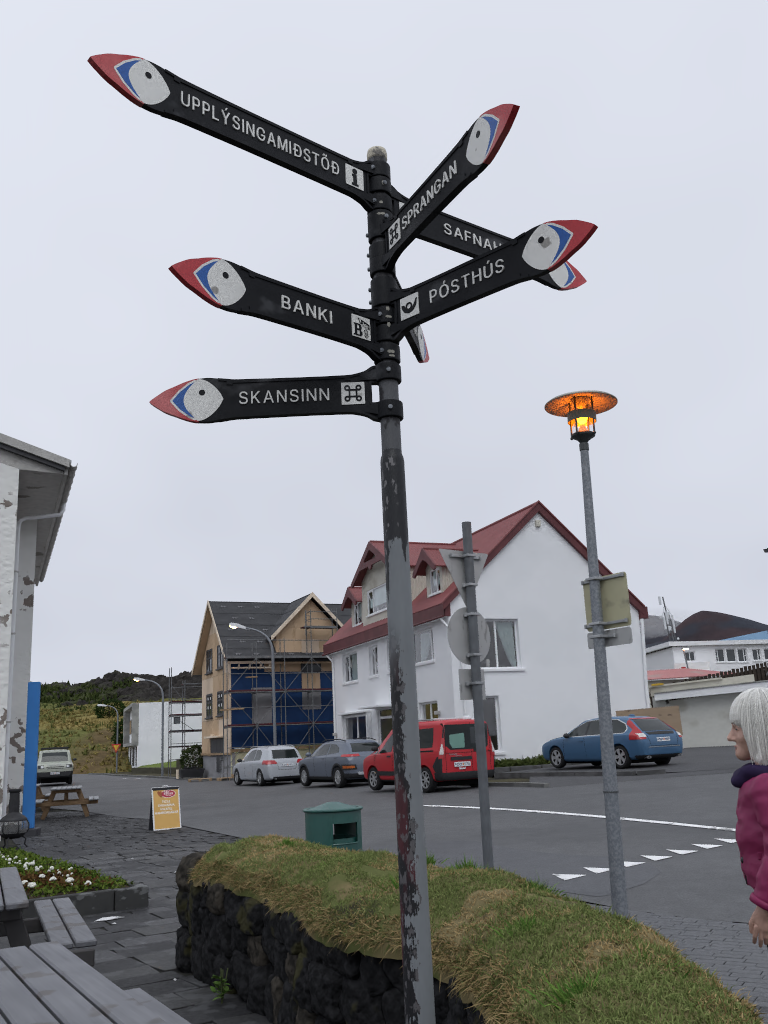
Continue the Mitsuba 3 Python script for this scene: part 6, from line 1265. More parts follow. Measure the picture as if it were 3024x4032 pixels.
rl_.add('pole', tube([(21.0, 66, 1), (20.85, 66, 5), (20.62, 66, 6.9)], .05, 10), 'm_galv'); rl_.add('lamp_head', cbox(20.55, 20.95, 65.85, 66.15, 6.86, 6.95, .02), 'm_grey_metal'); rl_.add('lens', cbox(20.6, 20.95, 65.88, 66.1, 6.8, 6.858, .01), 'm_bulb', emitter={'type': 'area', 'radiance': rgb((5, 2.0, .9))})
rl_.add('red_sign', cbox(20.3, 20.62, 65.9, 65.94, 5.1, 5.6, .01), 'm_red_sign'); rl_.add('white_bar', cbox(20.34, 20.58, 65.88, 65.899, 5.17, 5.27, .005), 'm_plate'); rl_.add('sign_arm', cyl((20.45, 65.95, 5.08), (20.85, 66, 5.1), .02, 6), 'm_galv')
# ================================================================== far right: white building, mast, shed, fence, garage
FW = Thing('flat_roof_building', 'white two-storey building with flat roof and dark windows below the brown mountain', 'building')
dF = np.array([9.0, .6, 0]); dF /= np.linalg.norm(dF); MF = axes((21.1, 70, 0), dF, (-dF[1], dF[0], 0), (0, 0, 1))
FW.M = MF
fz = lambda x: 7.7 - .03 * x
hol = [rect(.85, 1.65, 6.25, 6.98), rect(3.2, 3.92, 6.1, 7.08), rect(4.05, 4.78, 6.08, 7.06), rect(4.92, 5.62, 6.05, 7.03), rect(6.05, 6.7, 6.1, 6.95), rect(6.95, 7.6, 6.1, 6.95), rect(3.55, 4.5, 4.5, 5.35)]
FW.add('wall', slabxz(wallpoly([(0.0, 0), (14, 0), (14, 7.3), (0, 7.5)], hol), 0, .3), 'm_white')
FW.add('wall', cat(box(-.0, .3, .302, 9, 0, 7.4), box(.3, 14, 8.7, 9, 0, 7.4)), 'm_white')
FW.add('roof_edge', cat(slabxz([(-.35, 7.42), (14, 7.2), (14, 7.5), (2.8, 7.68), (-.35, 7.75)], -.3, 0 - .003), box(-.35, -.05, -.003, 9, 7.42, 7.75)), 'm_white_trim')
FW.add('roof', box(-.04, 14, 0, 9, 7.35, 7.45), 'm_felt')
for i, q in enumerate(hol): window(FW, None, ID, q[0][0], q[1][0], q[0][1], q[2][1], .08, .06, mull=(((q[0][0] + q[1][0]) / 2,) if i in (0,) else ((q[0][0] + .2,) if i == 1 else ((q[1][0] - .22,) if i in (3, 4, 5) else ()))), bars=((q[0][0], q[0][0] + .2, 6.55),) if i == 1 else (((q[1][0] - .22, q[1][0], 6.5),) if i in (3, 4) else ()), pane='m_shade_glass', sill=.05)
FW.add('balcony', cat(box(.3, 2.2, -1.0, -.95, 5.45, 6.1), box(.3, 2.2, -1.0, -.0, 5.3, 5.45), box(2.15, 2.2, -.95, 0, 5.45, 6.1)), 'm_white')
FW.add('canopy', slabxz([(.2, 5.18), (2.6, 5.3), (2.6, 5.2), (.2, 5.08)], -1.4, -.0), 'm_timber')
FW.add('annex', box(-.6, .35, -1.5, -.6, 4.5, 6.05), 'm_white_trim')
BR = Thing('blue_roof', 'corner of a pale blue roof behind the far white building', 'roof'); BR.own(hull([(27.5, 84, 8.6), (34, 84, 9.6), (34, 84, 8.4), (27.5, 90, 8.6), (34, 90, 9.6), (34, 90, 8.4)]), 'm_blue_roof'); mat('m_blue_roof', (.25, .42, .62), .5)
MA = Thing('antenna_mast', 'lattice antenna mast with white panels on the roof of the far white building', 'mast', M=frame((22.05, 72.5, 7.4)))
mat('m_mast', (.12, .125, .13), .6)
def leg3(z): return [(.28 * (1 - z / 9) * math.cos(a), .28 * (1 - z / 9) * math.sin(a), z) for a in (.3, 2.4, 4.5)]
tp_ = np.array([-.52, 0, 0])
def lean(p): return np.array(p) + tp_ * (p[2] / 4.2)
for i in range(3): MA.add('leg', cyl(lean(leg3(0)[i]), lean(leg3(2.9)[i]), .04, 8), 'm_mast')
MA.add('lattice', cat(*[cyl(lean(leg3(z)[i]), lean(leg3(z + .36)[(i + 1) % 3]), .016, 5) for z in np.arange(0, 2.6, .36) for i in range(3)]), 'm_mast')
MA.add('pole', cyl(lean((0, 0, 2.3)), lean((0, 0, 4.1)), .05, 10), 'm_mast')
for (x, z0, z1, w) in ((-.42, 1.5, 2.5, .16), (-.15, 1.9, 2.9, .15), (.2, 1.2, 2.6, .14), (-.3, 3.45, 4.1, .17), (-.12, 1.4, 1.75, .22), (.06, 2.55, 2.85, .16), (-.55, 2.35, 2.62, .2)):
    MA.add('panel', tf(cbox(x - w / 2, x + w / 2, -.45, -.33, z0, z1, .02), axes((tp_[0] * z0 / 4.2 * .9, 0, 0), (1, 0, 0), (0, 1, 0), (-.05, 0, 1))), 'm_plate')
for x, z in ((.22, .75), (.3, .25)): MA.add('dish', sphere((x, -.3, z), (.1, .06, .1), 2), 'm_plate', True)
MA.add('cabinet', cbox(-.5, -.15, -.4, -.1, .02, .45, .02), 'm_plate')
MA.add('stay', cat(cyl(lean((0, 0, 3.5)), (-.75, 0, 2.4), .012, 5), cyl(lean((0, 0, 3.5)), (.1, 0, 2.5), .012, 5)), 'm_mast')
RS = Thing('shed', 'low shed with faded pink-red sheet roof behind the dark paling fence', 'shed')
mat('m_pink_roof', worn((.36, .15, .145), (.3, .2, .18), 1.2, .55, .75), .7)
RS.add('roof', corrugated((13.4, 50.0, 4.05), (18.2, 49.2, 4.1), (13.4, 54.6, 4.75), (16.9, 54.0, 4.78), .2, .025), 'm_pink_roof'); RS.add('wall', cat(box(13.45, 18, 50.2, 54, .3, 4.0)), 'm_cream')
mat('m_fence', var((.028, .019, .013), .25, 3), .85)
FE = Thing('paling_fence', 'very dark brown vertical paling fence along the top of the cream wall', 'fence')
fpts = [((12.9, 47.5, 3.45), (12.9 + 5.3, 46.0, 4.35)), ((18.2, 46.0, 4.35), (21.5, 47.0, 4.1))]
for (a, b) in fpts:
    a, b = np.array(a), np.array(b); L = np.linalg.norm(b - a); n = int(L / .19)
    for i in range(n):
        P = a + (b - a) * (i + .5) / n; d = (b - a) / L; w = .068
        FE.add('paling', hull([tuple(P + np.array([d[0], d[1], 0]) * s * w + np.array([0, t, z])) for s in (-1, 1) for t in (-.02, .02) for z in (-1.0, .04 * (1 + (i % 3 == 0)))]), 'm_fence')
    FE.add('rail', cat(beam(a + (0, .06, -.2), b + (0, .06, -.2), .05, .09), beam(a + (0, .06, -.75), b + (0, .06, -.75), .05, .09), beam(a + (0, .06, -.5), b + (0, .06, -.5), .03, .5)), 'm_fence')
mat('m_garage', worn((.55, .55, .51), (.40, .39, .34), 1.2, .5, .8, .05), .85)
mat('m_peel', lambda p, n, uv: mix((.50, .50, .46), (.035, .033, .028), smoothstep(.50, .56, fbm(p.x * 3.2, p.y * 3.2, p.z * 2.2, 4))), .9)
GA = Thing('garage', 'white garage with sloping pale fascia and a peeling corner, right of the hotel', 'garage')
ga, gb = np.array([12.2, 44.6]), np.array([20.5, 41.6]); dG = (gb - ga) / np.linalg.norm(gb - ga); MG = axes((*ga, 0), (*dG, 0), (-dG[1], dG[0], 0), (0, 0, 1)); GA.M = MG
GA.add('wall', slabxz([(.75, 0), (9, 0), (9, 3.4), (.75, 2.75)], 0, .25), 'm_garage')
GA.add('corner_wall', cat(slabxz([(.0, 0), (.748, 0), (.748, 3.0), (0, 3.0)], .02, .25), box(0, .25, .25, 5, 0, 3.0)), 'm_peel')
GA.add('fascia', slabxz([(.15, 2.78), (9, 3.18), (9, 3.55), (.15, 3.08)], -.5, -.0), 'm_white_trim')
GA.add('roof', slabxz([(.15, 3.09), (9, 3.56), (9, 3.62), (.15, 3.13)], -.55, 4), 'm_concrete')
GA.add('parapet', cat(slabxz([(-.1, 3.0), (4.6, 3.3), (4.6, 3.75), (-.1, 3.42)], .6, .8), slabxz([(-.15, 3.42), (3.2, 3.62), (3.2, 3.7), (-.15, 3.5)], .5, .9)), 'm_cream')
GA.add('yellow_edge', slabxz([(.0, 3.5), (.55, 3.52), (.55, 3.6), (0, 3.58)], .45, .5), 'm_yellow')
GA.add('roof_sheet', slabxz([(5.2, 3.75), (9, 4.1), (9, 4.2), (5.2, 3.82)], .4, 3), 'm_grey_metal'); GA.add('gutter_bracket', cbox(6.0, 6.06, .3, .36, 3.5, 3.78, .01), 'm_frame_dark')
PB = Thing('plywood_board', 'weathered plywood board leaning behind the blue estate car', 'board'); mat('m_board', lambda p, n, uv: mix(mix((.24, .175, .115), (.31, .23, .16), fbm(p.x * 2, p.y * 2, p.z * 9, 3)), (.12, .085, .06), smoothstep(.62, .75, fbm(p.x * 2.5, p.y * 2.5, p.z * 5, 4))), .85)
PB.own(slab([(0, -.05), (2.55, -.05), (2.55, 1.05), (0, .95)], -.012, .012, axes((8.3, 35.4, 1.28), (.982, .19, .0), (.0, .08, .997), (.19, -.98, .08))), 'm_board')
EV = Thing('eave_corner', 'dark tip of a roof eave and gutter poking in at the right edge', 'roof')
EV.add('gutter', hull([(7.43, 18.0, 4.87), (7.49, 18.0, 4.8), (12, 17.5, 4.95), (12, 17.5, 4.75), (7.62, 18.4, 4.87), (12, 18.0, 4.95)]), 'm_frame_dark'); EV.add('roof', hull([(7.5, 17.98, 4.88), (12, 17.4, 6.6), (12, 17.4, 4.97), (9.45, 22, 4.88), (13, 22, 6.6), (13, 22, 4.97)]), 'm_frame_dark')
EV.add('wall', box(9.9, 13, 18.4, 22, .1, 4.95), 'm_white')
# ================================================================== planting and lot in front of the hotel gable
mat('m_lotkerb', speck((.06, .06, .06), (.1, .1, .1), 3), .85)
Lot = Polygon([(4.55, 28.0), (6.2, 24.9), (8.0, 24.6), (14, 23.5), (30, 24), (30, 43), (14, 45), (9.5, 37.5), (2.5, 34.0), (3.2, 30.5)])
def platform(poly, ztop, h): return mv(slab(poly, 0, h), (0, 0, ztop - h))
def lotz(x, y): return terr(x, y)
lot_m = sheet(Lot, .0, .7); lv = lot_m.vertices; lv[:, 2] += .012 + .043 * (1 - ss(6.2, 7.4, lv[:, 0]) * (1 - ss(24.2, 28, lv[:, 1]))); setting('car_park', lot_m, 'm_asphalt_lot', True)
LK = np.array([(3.2, 30.5), (4.55, 28.0), (6.2, 24.9), (6.9, 24.75)])
for a, b in zip(LK[:-1], LK[1:]):
    n = max(1, int(np.linalg.norm(b - a) / 1.0))
    for i in range(n):
        p_, q_ = a + (b - a) * i / n, a + (b - a) * ((i + 1) / n - .008); zz = [float(terr(*p_)), float(terr(*q_))]; d = (b - a) / np.linalg.norm(b - a); nn = np.array([-d[1], d[0]]) * -.14
        setting('kerbstone', hull([(*r, z + o) for r0, z in ((p_, zz[0]), (q_, zz[1])) for r in (r0, r0 + nn) for o in (-.05, .12)]), 'm_lotkerb', parent='kerb')
pb = Thing('planting_strip', 'narrow strip of weeds and grass along the foot of the white gable', 'plant bed')
gl0, gl1 = np.array([2.35, 33.3]), np.array([6.6, 35.0]); dG2 = (gl1 - gl0) / np.linalg.norm(gl1 - gl0); nG2 = np.array([dG2[1], -dG2[0]])
q = gl0 + np.outer(RNG.uniform(-.1, 1, 5200), gl1 - gl0) + np.outer(RNG.uniform(.05, 1.5, 5200), nG2); n = len(q)
h_ = .12 + .55 * (meshkit.fbm(np.column_stack([q * .9, 0 * q[:, 0]]), 3, 8)) ** 1.5; P = np.column_stack([q, terr(q[:, 0], q[:, 1]) + .12 + RNG.random(n) * h_ * .7]); a = RNG.uniform(0, 2 * PI, n); D = np.column_stack([np.cos(a), np.sin(a), RNG.uniform(.3, 1.6, n)]); D /= np.linalg.norm(D, axis=1, keepdims=True)
g = RNG.random(n)[:, None]; c_ = np.array([.05, .075, .02]) * g + np.array([.10, .12, .04]) * (1 - g); m, c_ = blades(P, D, RNG.uniform(.08, .2, n), RNG.uniform(.03, .08, n), RNG.normal(0, .3, (n, 3)), c_, c_)
pb.add('weeds', m, 'm_blade', color=c_, kind='stuff'); pb.add('soil', slab(Polygon([gl0 - dG2 * .3, gl1 + dG2 * .2, gl1 + dG2 * .2 + nG2 * 1.7, gl0 - dG2 * .3 + nG2 * 1.7]), .1, .44), 'm_soil'); 
pb.add('edging', cat(*[tf(cbox(0, 1.15, 0, .12, 0, .16, .01), axes((*(gl0 + dG2 * (1.2 * i - .3) + nG2 * 1.72), float(terr(*gl0)) + .1), (*dG2, 0), (*-nG2, 0), (0, 0, 1))) for i in range(4)]), 'm_lotkerb')
# bushes at the garden corner, hillside scrub
def bush(name, label, c, r, n, cA, cB, size, cat_='bush', group=None, seed=1):
    rg = np.random.default_rng(seed); T = Thing(name, label, cat_, group); d = rg.normal(size=(n, 3)); d /= np.linalg.norm(d, axis=1, keepdims=True)
    lump = .72 + .5 * meshkit.fbm(d * 2.2 + seed, 3, seed); rad = lump * rg.uniform(.55, 1, n) ** .4
    P = np.array(c) + d * rad[:, None] * np.array(r); P[:, 2] = np.maximum(P[:, 2], c[2] - r[2] * .7); D = d + rg.normal(0, .6, (n, 3)); D /= np.linalg.norm(D, axis=1, keepdims=True)
    g = rg.random(n)[:, None]; col = np.array(cA) * g + np.array(cB) * (1 - g)
    m, col = blades(P, D, size * rg.uniform(.6, 1.4, n), size * rg.uniform(.4, .7, n), rg.normal(0, .3, (n, 3)), col, col)
    T.add('foliage', m, 'm_blade', color=col); T.add('stems', cat(*[tube([(c[0], c[1], c[2] - r[2]), (c[0] + rg.normal(0, r[0] * .4), c[1] + rg.normal(0, r[1] * .4), c[2] + r[2] * .3)], [.05, .02], 6) for _ in range(4)]), 'm_fence'); return T
bush('garden_bush', 'dark green bush behind the narrow scaffolding tower', (-11.75, 56, .85), (.8, .8, .95), 2000, (.02, .035, .012), (.055, .07, .025), .14, seed=4)
bush('hill_bush', 'dark green bush on the slope left of the white flat-roofed block', (-25.6, 94, 3.5), (2.2, 2, 1.7), 2200, (.022, .045, .014), (.05, .075, .022), .3, seed=5)
bush('hill_bush', 'round dark bush high on the grassy slope', (-36.5, 122, 7.0), (2.0, 2, 1.3), 1500, (.022, .045, .014), (.05, .075, .022), .3, seed=6)
# grass clumps of the slope and scrub under the lava
def clumps(n, xr, yr, hfun, size, cA, cB, dens, seed):
    rg = np.random.default_rng(seed); x, y = rg.uniform(*xr, n), rg.uniform(*yr, n); f = dens(x, y); k = rg.random(n) < f; x, y = x[k], y[k]; n = len(x)
    P = np.repeat(np.column_stack([x, y, hfun(x, y)]), 7, 0); m_ = len(P); P += rg.normal(0, size * .35, (m_, 3)) * [1, 1, .5]
    D = rg.normal(0, .5, (m_, 3)) + [0, 0, 1]; D /= np.linalg.norm(D, axis=1, keepdims=True); g = np.repeat(rg.random(n), 7)[:, None]; col = np.array(cA) * g + np.array(cB) * (1 - g); col = col * rg.uniform(.75, 1.25, (m_, 1))
    return blades(P, D, size * rg.uniform(.7, 1.3, m_), size * rg.uniform(.35, .6, m_), rg.normal(0, .35, (m_, 3)), col, col)
hill_key = 'hill'
m, c_ = clumps(5000, (-70, -16), (84, 156), hillz, .34, (.19, .155, .055), (.25, .20, .075), lambda x, y: np.clip(1.6 * smooth_noise(x, y, .12, 5) - .3, 0, 1), 1); scene['hill__dry_grass'] = ply(m, 'm_blade', False, color=c_); labels['hill__dry_grass'] = {'kind': 'stuff'}
m, c_ = clumps(2600, (-75, -16), (84, 158), hillz, .45, (.10, .115, .038), (.16, .165, .055), lambda x, y: np.clip(2.2 * smooth_noise(x, y, .09, 9) - .75, 0, 1), 2); scene['hill__green_grass'] = ply(m, 'm_blade', False, color=c_); labels['hill__green_grass'] = {'kind': 'stuff'}
def ridgez(x, y): return 7.2 + 7.2 * ss(147, 186, y) + (smooth_noise(x, y, .1, 5, 3) - .5) * 2.
m, c_ = clumps(6500, (-86, -48), (148, 188), ridgez, 1.0, (.028, .042, .014), (.065, .08, .026), lambda x, y: np.clip(2.6 * smooth_noise(x, y, .11, 15) - .8, 0, 1) * np.where(x < -62, 1, .45), 3); scene['lava_ridge__scrub'] = ply(m, 'm_blade', False, color=c_); labels['lava_ridge__scrub'] = {'kind': 'stuff'}
# ================================================================== pallets and clutter before the timber house
def pallet(label, o, yaw, z=0., n=1):
    T = Thing('pallet', label, 'pallet', M=frame((o[0], o[1], float(terr(*o)) + z), yaw))
    for k in range(n):
        b = k * .15
        for i in range(6): T.add('slat', cbox(0, 1.2, i * .16, i * .16 + .1, b + .12, b + .142, .004), 'm_wood_rough')
        for x in (0, .53, 1.06):
            T.add('bearer', cbox(x, x + .14, 0, .9, b + .022, b + .119, .006), 'm_wood_rough'); T.add('slat', cbox(x, x + .14, 0, .9, b, b + .02, .004), 'm_wood_rough')
    return T
pallet('grey wooden pallet on the kerb, left of the pair before the plywood gable', (-10.7, 49.4), .2); pallet('pale topped pallet before the plywood gable, right of the pair', (-9.0, 48.7), .3, 0, 1); pallet('low stack of two pallets beside the silver car', (-8.1, 48.6), .45, 0, 2)
SKp = Thing('rubble_skip', 'dark open rubble skip under the narrow scaffolding tower', 'skip', M=frame((-11.6, 54.4, .0), .4, .55)); SKp.add('tub', cat(hull([(x, y, z) for x, y, z in ((-1, -.6, 0), (1, -.6, 0), (-1, .6, 0), (1, .6, 0), (-1.25, -.8, .9), (1.25, -.8, .9), (-1.25, .8, .9), (1.25, .8, .9))])), 'm_frame_dark'); SKp.add('rubble', cat(*[sphere((RNG.uniform(-.8, .8), RNG.uniform(-.5, .5), .93), RNG.uniform(.1, .25), 1) for _ in range(14)]), 'm_stone'); SKp.add('loose_board', cbox(-1.6, -1.45, -.9, -.2, 0, .9, .02), 'm_timber')
# ================================================================== advertising board
AB = Thing('sandwich_board', 'orange and white folding menu board standing at the edge of the road', 'sign', M=frame((-5.0, 20.75, float(terr(-5, 20.7))), math.radians(32)))
mat('m_ab_white', (.72, .72, .72), .5); mat('m_ab_orange', var((.60, .36, .105), .03, 3), .6); mat('m_ab_red', (.42, .02, .05), .5); mat('m_ab_text', (.78, .78, .76), .6); mat('m_ab_pizza', var((.35, .1, .03), .4, 60), .6)
th = .2; MA_ = axes((0, -.22, 0), (1, 0, 0), (0, math.sin(th), math.cos(th)), (0, -math.cos(th), math.sin(th)))      # x right, y up the board, z towards us
AB.add('front_panel', tf(cbox(-.3, .3, 0, .88, -.03, -.004, .006), MA_), 'm_ab_white'); AB.add('poster', tf(box(-.275, .275, .025, .855, -.003, .001), MA_), 'm_ab_orange')
AB.add('frame_bar', tf(cat(cbox(-.3, -.275, 0, .88, -.002, .008, .003), cbox(.275, .3, 0, .88, -.002, .008, .003), cbox(-.275, .275, 0, .025, -.002, .008, .003), cbox(-.275, .275, .855, .88, -.002, .008, .003)), MA_), 'm_ab_white')
MB_ = axes((0, .14, 0), (1, 0, 0), (0, -math.sin(.22), math.cos(.22)), (0, math.cos(.22), math.sin(.22))); AB.add('back_panel', tf(cbox(-.3, .3, 0, .88, -.02, .0, .006), MB_), 'm_frame_dark')
AB.add('handle', tf(tube([(-.06, .87, -.01), (-.055, .905, -.01), (.055, .905, -.01), (.06, .87, -.01)], .008, 8), MA_), 'm_ab_white')
el = affinity.scale(Point(0, 0).buffer(1, 32), .155, .072); AB.add('logo', tf(slab(affinity.translate(el.buffer(.008), .05, .735), .0012, .002), MA_), 'm_ab_text'); AB.add('logo_oval', tf(slab(affinity.translate(el, .05, .735), .0021, .0028), MA_), 'm_ab_red')
AB.add('logo_slice', tf(slab(Polygon([(-.19, .77), (-.17, .795), (-.1, .80), (-.085, .77), (-.085, .67), (-.11, .665), (-.15, .70)]), .0029, .0036), MA_), 'm_ab_pizza')
def put_text(t, x, y, hgt, w, m, z=.0022): AB.add('lettering', tf(mv(text(t, hgt, .0008, w, True), (x - w / 2, y, z)), MA_), m)
put_text('RANTA', .02, .765, .026, .12, 'm_ab_text', .003); put_text('KEBAB', .06, .72, .038, .2, 'm_ab_text', .003); put_text('PIZZA & GRILL', .06, .69, .014, .14, 'm_ab_text', .003)
for i, (t, w) in enumerate((('PIZZA', .18), ('SHAWARMA', .36), ('FALAFEL', .26), ('HAMBORGARAR', .50))): put_text(t, 0, .555 - i * .076, .045, w, 'm_ab_text', .0012)
# ================================================================== clay-style garden fire pot
CH = Thing('fire_pot', 'black garden fire pot with mesh belly and tall chimney before the plaster house', 'fire pot', M=frame((-7.42, 18.7, float(terr(-7.4, 18.7)))))
mat('m_iron', var((.014, .014, .016), .25, 14), .6, .5); mat('m_mesh', (.2, .2, .195), .7)
CH.add('chimney', lathe([(.10, .62), (.098, .85), (.09, 1.02), (.10, 1.03), (.115, 1.05), (.115, 1.085), (.095, 1.09), (.08, 1.08), (.08, .6)], 28), 'm_iron', 40)
CH.add('shoulder', lathe([(.245, .50), (.25, .53), (.2, .58), (.13, .625), (.10, .66)], 32), 'm_iron', True)
CH.add('bowl', lathe([(0, .17), (.12, .18), (.2, .22), (.245, .28), (.235, .285), (0, .25)], 32), 'm_iron', True)
mm = []
for i in range(44):
    a = 2 * PI * i / 44
    for s in (1, -1): mm.append(tube([(math.cos(a + s * t * .9) * (.245 + .03 * math.sin(PI * t)), math.sin(a + s * t * .9) * (.245 + .03 * math.sin(PI * t)), .28 + .22 * t) for t in np.linspace(0, 1, 5)], .0028, 4, False))
CH.add('mesh_belly', cat(*mm), 'm_mesh')
for i in range(6): a = i * PI / 3 + .2; CH.add('rib', tube([(math.cos(a) * r, math.sin(a) * r, z) for r, z in ((.248, .27), (.285, .34), (.29, .42), (.25, .51))], .012, 6), 'm_iron', True)
for i in range(3): a = i * 2 * PI / 3 + .5; CH.add('leg', tube([(math.cos(a) * r, math.sin(a) * r, z) for r, z in ((.16, .22), (.24, .16), (.22, .06), (.28, .0))], .016, 6), 'm_iron', True)
# ================================================================== the woman
mat('m_skin', lambda p, n, uv: mix((.47, .28, .22), (.54, .34, .275), fbm(p.x * 30, p.y * 30, p.z * 30, 3)), .5, .4); mat('m_hair', lambda p, n, uv: mix((.66, .66, .63), (.78, .78, .75), fbm(p.x * 60, p.y * 60, p.z * 9, 3)), .5, .4)
mat('m_jacket', lambda p, n, uv: mix((.185, .014, .066), (.23, .024, .088), fbm(p.x * 12, p.y * 12, p.z * 12, 3)), .55, .3, sheen=.3); mat('m_scarf', var((.022, .013, .046), .25, 25), .8, .2); mat('m_trouser', var((.012, .012, .015), .2, 15), .8, .2); mat('m_eye', (.03, .03, .035), .2, .6); mat('m_lip', (.34, .14, .12), .5); mat('m_shoe', (.03, .03, .03), .7); mat('m_toggle', (.012, .012, .016), .4)
W0 = np.array([1.5, 3.95, 0.])
def sph(P, c, r): return np.linalg.norm(P - np.array(c), axis=1) - r
def ell(P, c, r): r = np.array(r); q = (P - np.array(c)) / r; k = np.linalg.norm(q, axis=1); return (k - 1) * r.min() * np.where(k > 1e-9, k / np.maximum(np.linalg.norm(q / r, axis=1) * r.min(), 1e-9), 1)
def cap_(P, a, b, ra, rb): a, b = np.array(a, float), np.array(b, float); d = b - a; t = np.clip((P - a) @ d / (d @ d), 0, 1); return np.linalg.norm(P - a - t[:, None] * d, axis=1) - (ra + (rb - ra) * t)
def smin(a, b, k): h = np.clip(.5 + .5 * (b - a) / k, 0, 1); return b + (a - b) * h - k * h * (1 - h)
def smax(a, b, k): return -smin(-a, -b, k)
# local axes: face looks to -x, her left is -y (towards the camera), up z; heights are real
HX, HZ = .0, 1.50
def headf(P):
    f = ell(P, (.015, 0, 1.575), (.098, .075, .10))
    f = smin(f, ell(P, (-.035, 0, 1.505), (.058, .056, .075)), .04)
    f = smin(f, ell(P, (-.078, 0, 1.440), (.018, .020, .016)), .03)            # chin
    f = smin(f, cap_(P, (-.065, 0, 1.447), (.0, .052, 1.49), .017, .016), .03); f = smin(f, cap_(P, (-.065, 0, 1.447), (.0, -.052, 1.49), .017, .016), .03)
    f = smin(f, cap_(P, (-.087, 0, 1.553), (-.113, 0, 1.508), .0085, .0125), .015)   # nose
    for s in (1, -1):
        f = smin(f, sph(P, (-.098, s * .012, 1.503), .0075), .010)
        f = smax(f, -ell(P, (-.094, s * .032, 1.545), (.016, .020, .0115)), .014)
        f = smin(f, ell(P, (-.073, s * .031, 1.545), (.014, .0145, .0125)), .004)
        f = smin(f, ell(P, (-.055, s * .042, 1.508), (.024, .018, .019)), .02)
        f = smin(f, cap_(P, (-.092, s * .012, 1.566), (-.072, s * .045, 1.566), .007, .006), .014)
    f = smin(f, ell(P, (-.090, 0, 1.474), (.0105, .021, .0062)), .006); f = smin(f, ell(P, (-.087, 0, 1.463), (.0105, .019, .0066)), .006)
    f = smax(f, -ell(P, (-.100, 0, 1.4685), (.012, .022, .0016)), .003)
    return smin(f, cap_(P, (.02, 0, 1.50), (.035, 0, 1.35), .052, .06), .03)
WM = frame(W0, math.radians(-17), .99); Pn = Thing('person', 'white-haired woman in a maroon jacket and purple scarf, walking left at the right edge', 'person', M=WM)
hd = surface_net(headf, (-.15, -.11, 1.36), (.15, .11, 1.70), .0045); Pn.add('head', hd, 'm_skin', True)
def hairf(P):
    q = P.copy(); strand = .0022 * np.sin(np.arctan2(P[:, 1], P[:, 0] - .02) * 46 + P[:, 2] * 14) + .004 * (meshkit.noise(P * [90, 90, 14]) - .5)
    f = ell(P, (.024, 0, 1.582), (.117, .098, .117))
    f = smin(f, ell(P, (.045, 0, 1.47), (.092, .105, .095)), .05)
    for s in (1, -1): f = smin(f, cap_(P, (-.01, s * .078, 1.54), (-.012, s * .082, 1.43), .026, .022), .03)
    f = smax(f, -(P[:, 2] - 1.392 - .02 * np.cos(P[:, 1] * 20)), .01)
    face = ell(P, (-.112, 0, 1.492), (.100, .084, .098)); f = smax(f, -face, .012)
    f = smax(f, -ell(P, (-.06, 0, 1.40), (.085, .08, .075)), .015)
    return f + strand
def strands(n):
    rg = np.random.default_rng(12); V, F, C = [], [], []; K = 11
    for i in range(n):
        ph = rg.uniform(-PI, PI); fr = abs(abs(ph) - PI)              # fr: angle away from the face direction (-x)
        part = rg.uniform(-.16, .16); off = rg.uniform(.985, 1.05); zend = 1.572 - .012 * fr / .6 + rg.normal(0, .006) if fr < .80 else (1.412 + .05 * np.clip((1.25 - fr) / .6, 0, 1) if fr < 1.6 else 1.40) + rg.normal(0, .010)
        if .80 <= fr < 1.0: zend = 1.53 - (fr - .80) * .5 + rg.normal(0, .02)
        pts = []
        for t in np.linspace(0, 1, K):
            th = .05 + min(t * 1.75, 1) * 1.5; dx, dy = math.cos(ph) * math.sin(th), math.sin(ph) * math.sin(th)
            p = np.array([.024 + .119 * dx * off, .100 * dy * off + part * .1 * (1 - t), 1.582 + .119 * math.cos(th) * off])
            q = (t * 1.75 - 1) / .75
            if q > 0:
                z0 = p[2]; p[2] = z0 + (zend - z0) * q
                k = 1 - .16 * max(0, q - .6) ** 1.2 + (.05 * math.sin(q * PI) if fr > .80 else -.04 * q)
                p[0] = .024 + (p[0] - .024) * k; p[1] *= k * (1.04 if fr > .8 else 1)
            if p[2] < zend and fr < .80: p[2] = zend
            pts.append(p)
        pts = np.array(pts); pts += .0016 * rg.normal(size=3); c = rg.uniform(.62, .86) * np.array([1., .99, .95])
        d = np.gradient(pts, axis=0); nn = pts - np.array([.024, 0, 1.54]); s_ = np.cross(d, nn); s_ /= np.linalg.norm(s_, axis=1, keepdims=True) + 1e-9; w = np.linspace(1, .35, K)[:, None] * rg.uniform(.0009, .0021)
        b = 3 * K * len(V); V.append(np.concatenate([pts - s_ * w, pts + s_ * w, pts + nn / np.linalg.norm(nn, axis=1, keepdims=True) * .0016])); C.append(np.tile(c, (3 * K, 1)))
        for j in range(K - 1):
            for a0, a1 in ((0, 2), (2, 1)): F += [[b + a0 * K + j, b + a1 * K + j, b + a1 * K + j + 1], [b + a0 * K + j, b + a1 * K + j + 1, b + a0 * K + j + 1]]
    return TM(np.vstack(V), F), np.vstack(C)
hm, hc = strands(2600); Pn.add('hair_strands', hm, 'm_blade', color=hc)
Pn.add('hair', surface_net(hairf, (-.16, -.14, 1.36), (.18, .14, 1.73), .0055), 'm_hair', True)
for s in (1, -1):
    Pn.add('eye', sphere((-.0825, s * .032, 1.5435), (.0062, .011, .0045), 2), 'm_eye', True); Pn.add('eyebrow', tube([(-.098, s * .016, 1.570), (-.09, s * .036, 1.573), (-.072, s * .052, 1.567)], .0028, 5), 'm_board', True)
Pn.add('lips', cat(sphere((-.0935, 0, 1.4745), (.0075, .019, .0042), 2), sphere((-.0915, 0, 1.4632), (.0075, .017, .0048), 2)), 'm_lip', True)
SHZ = 1.335
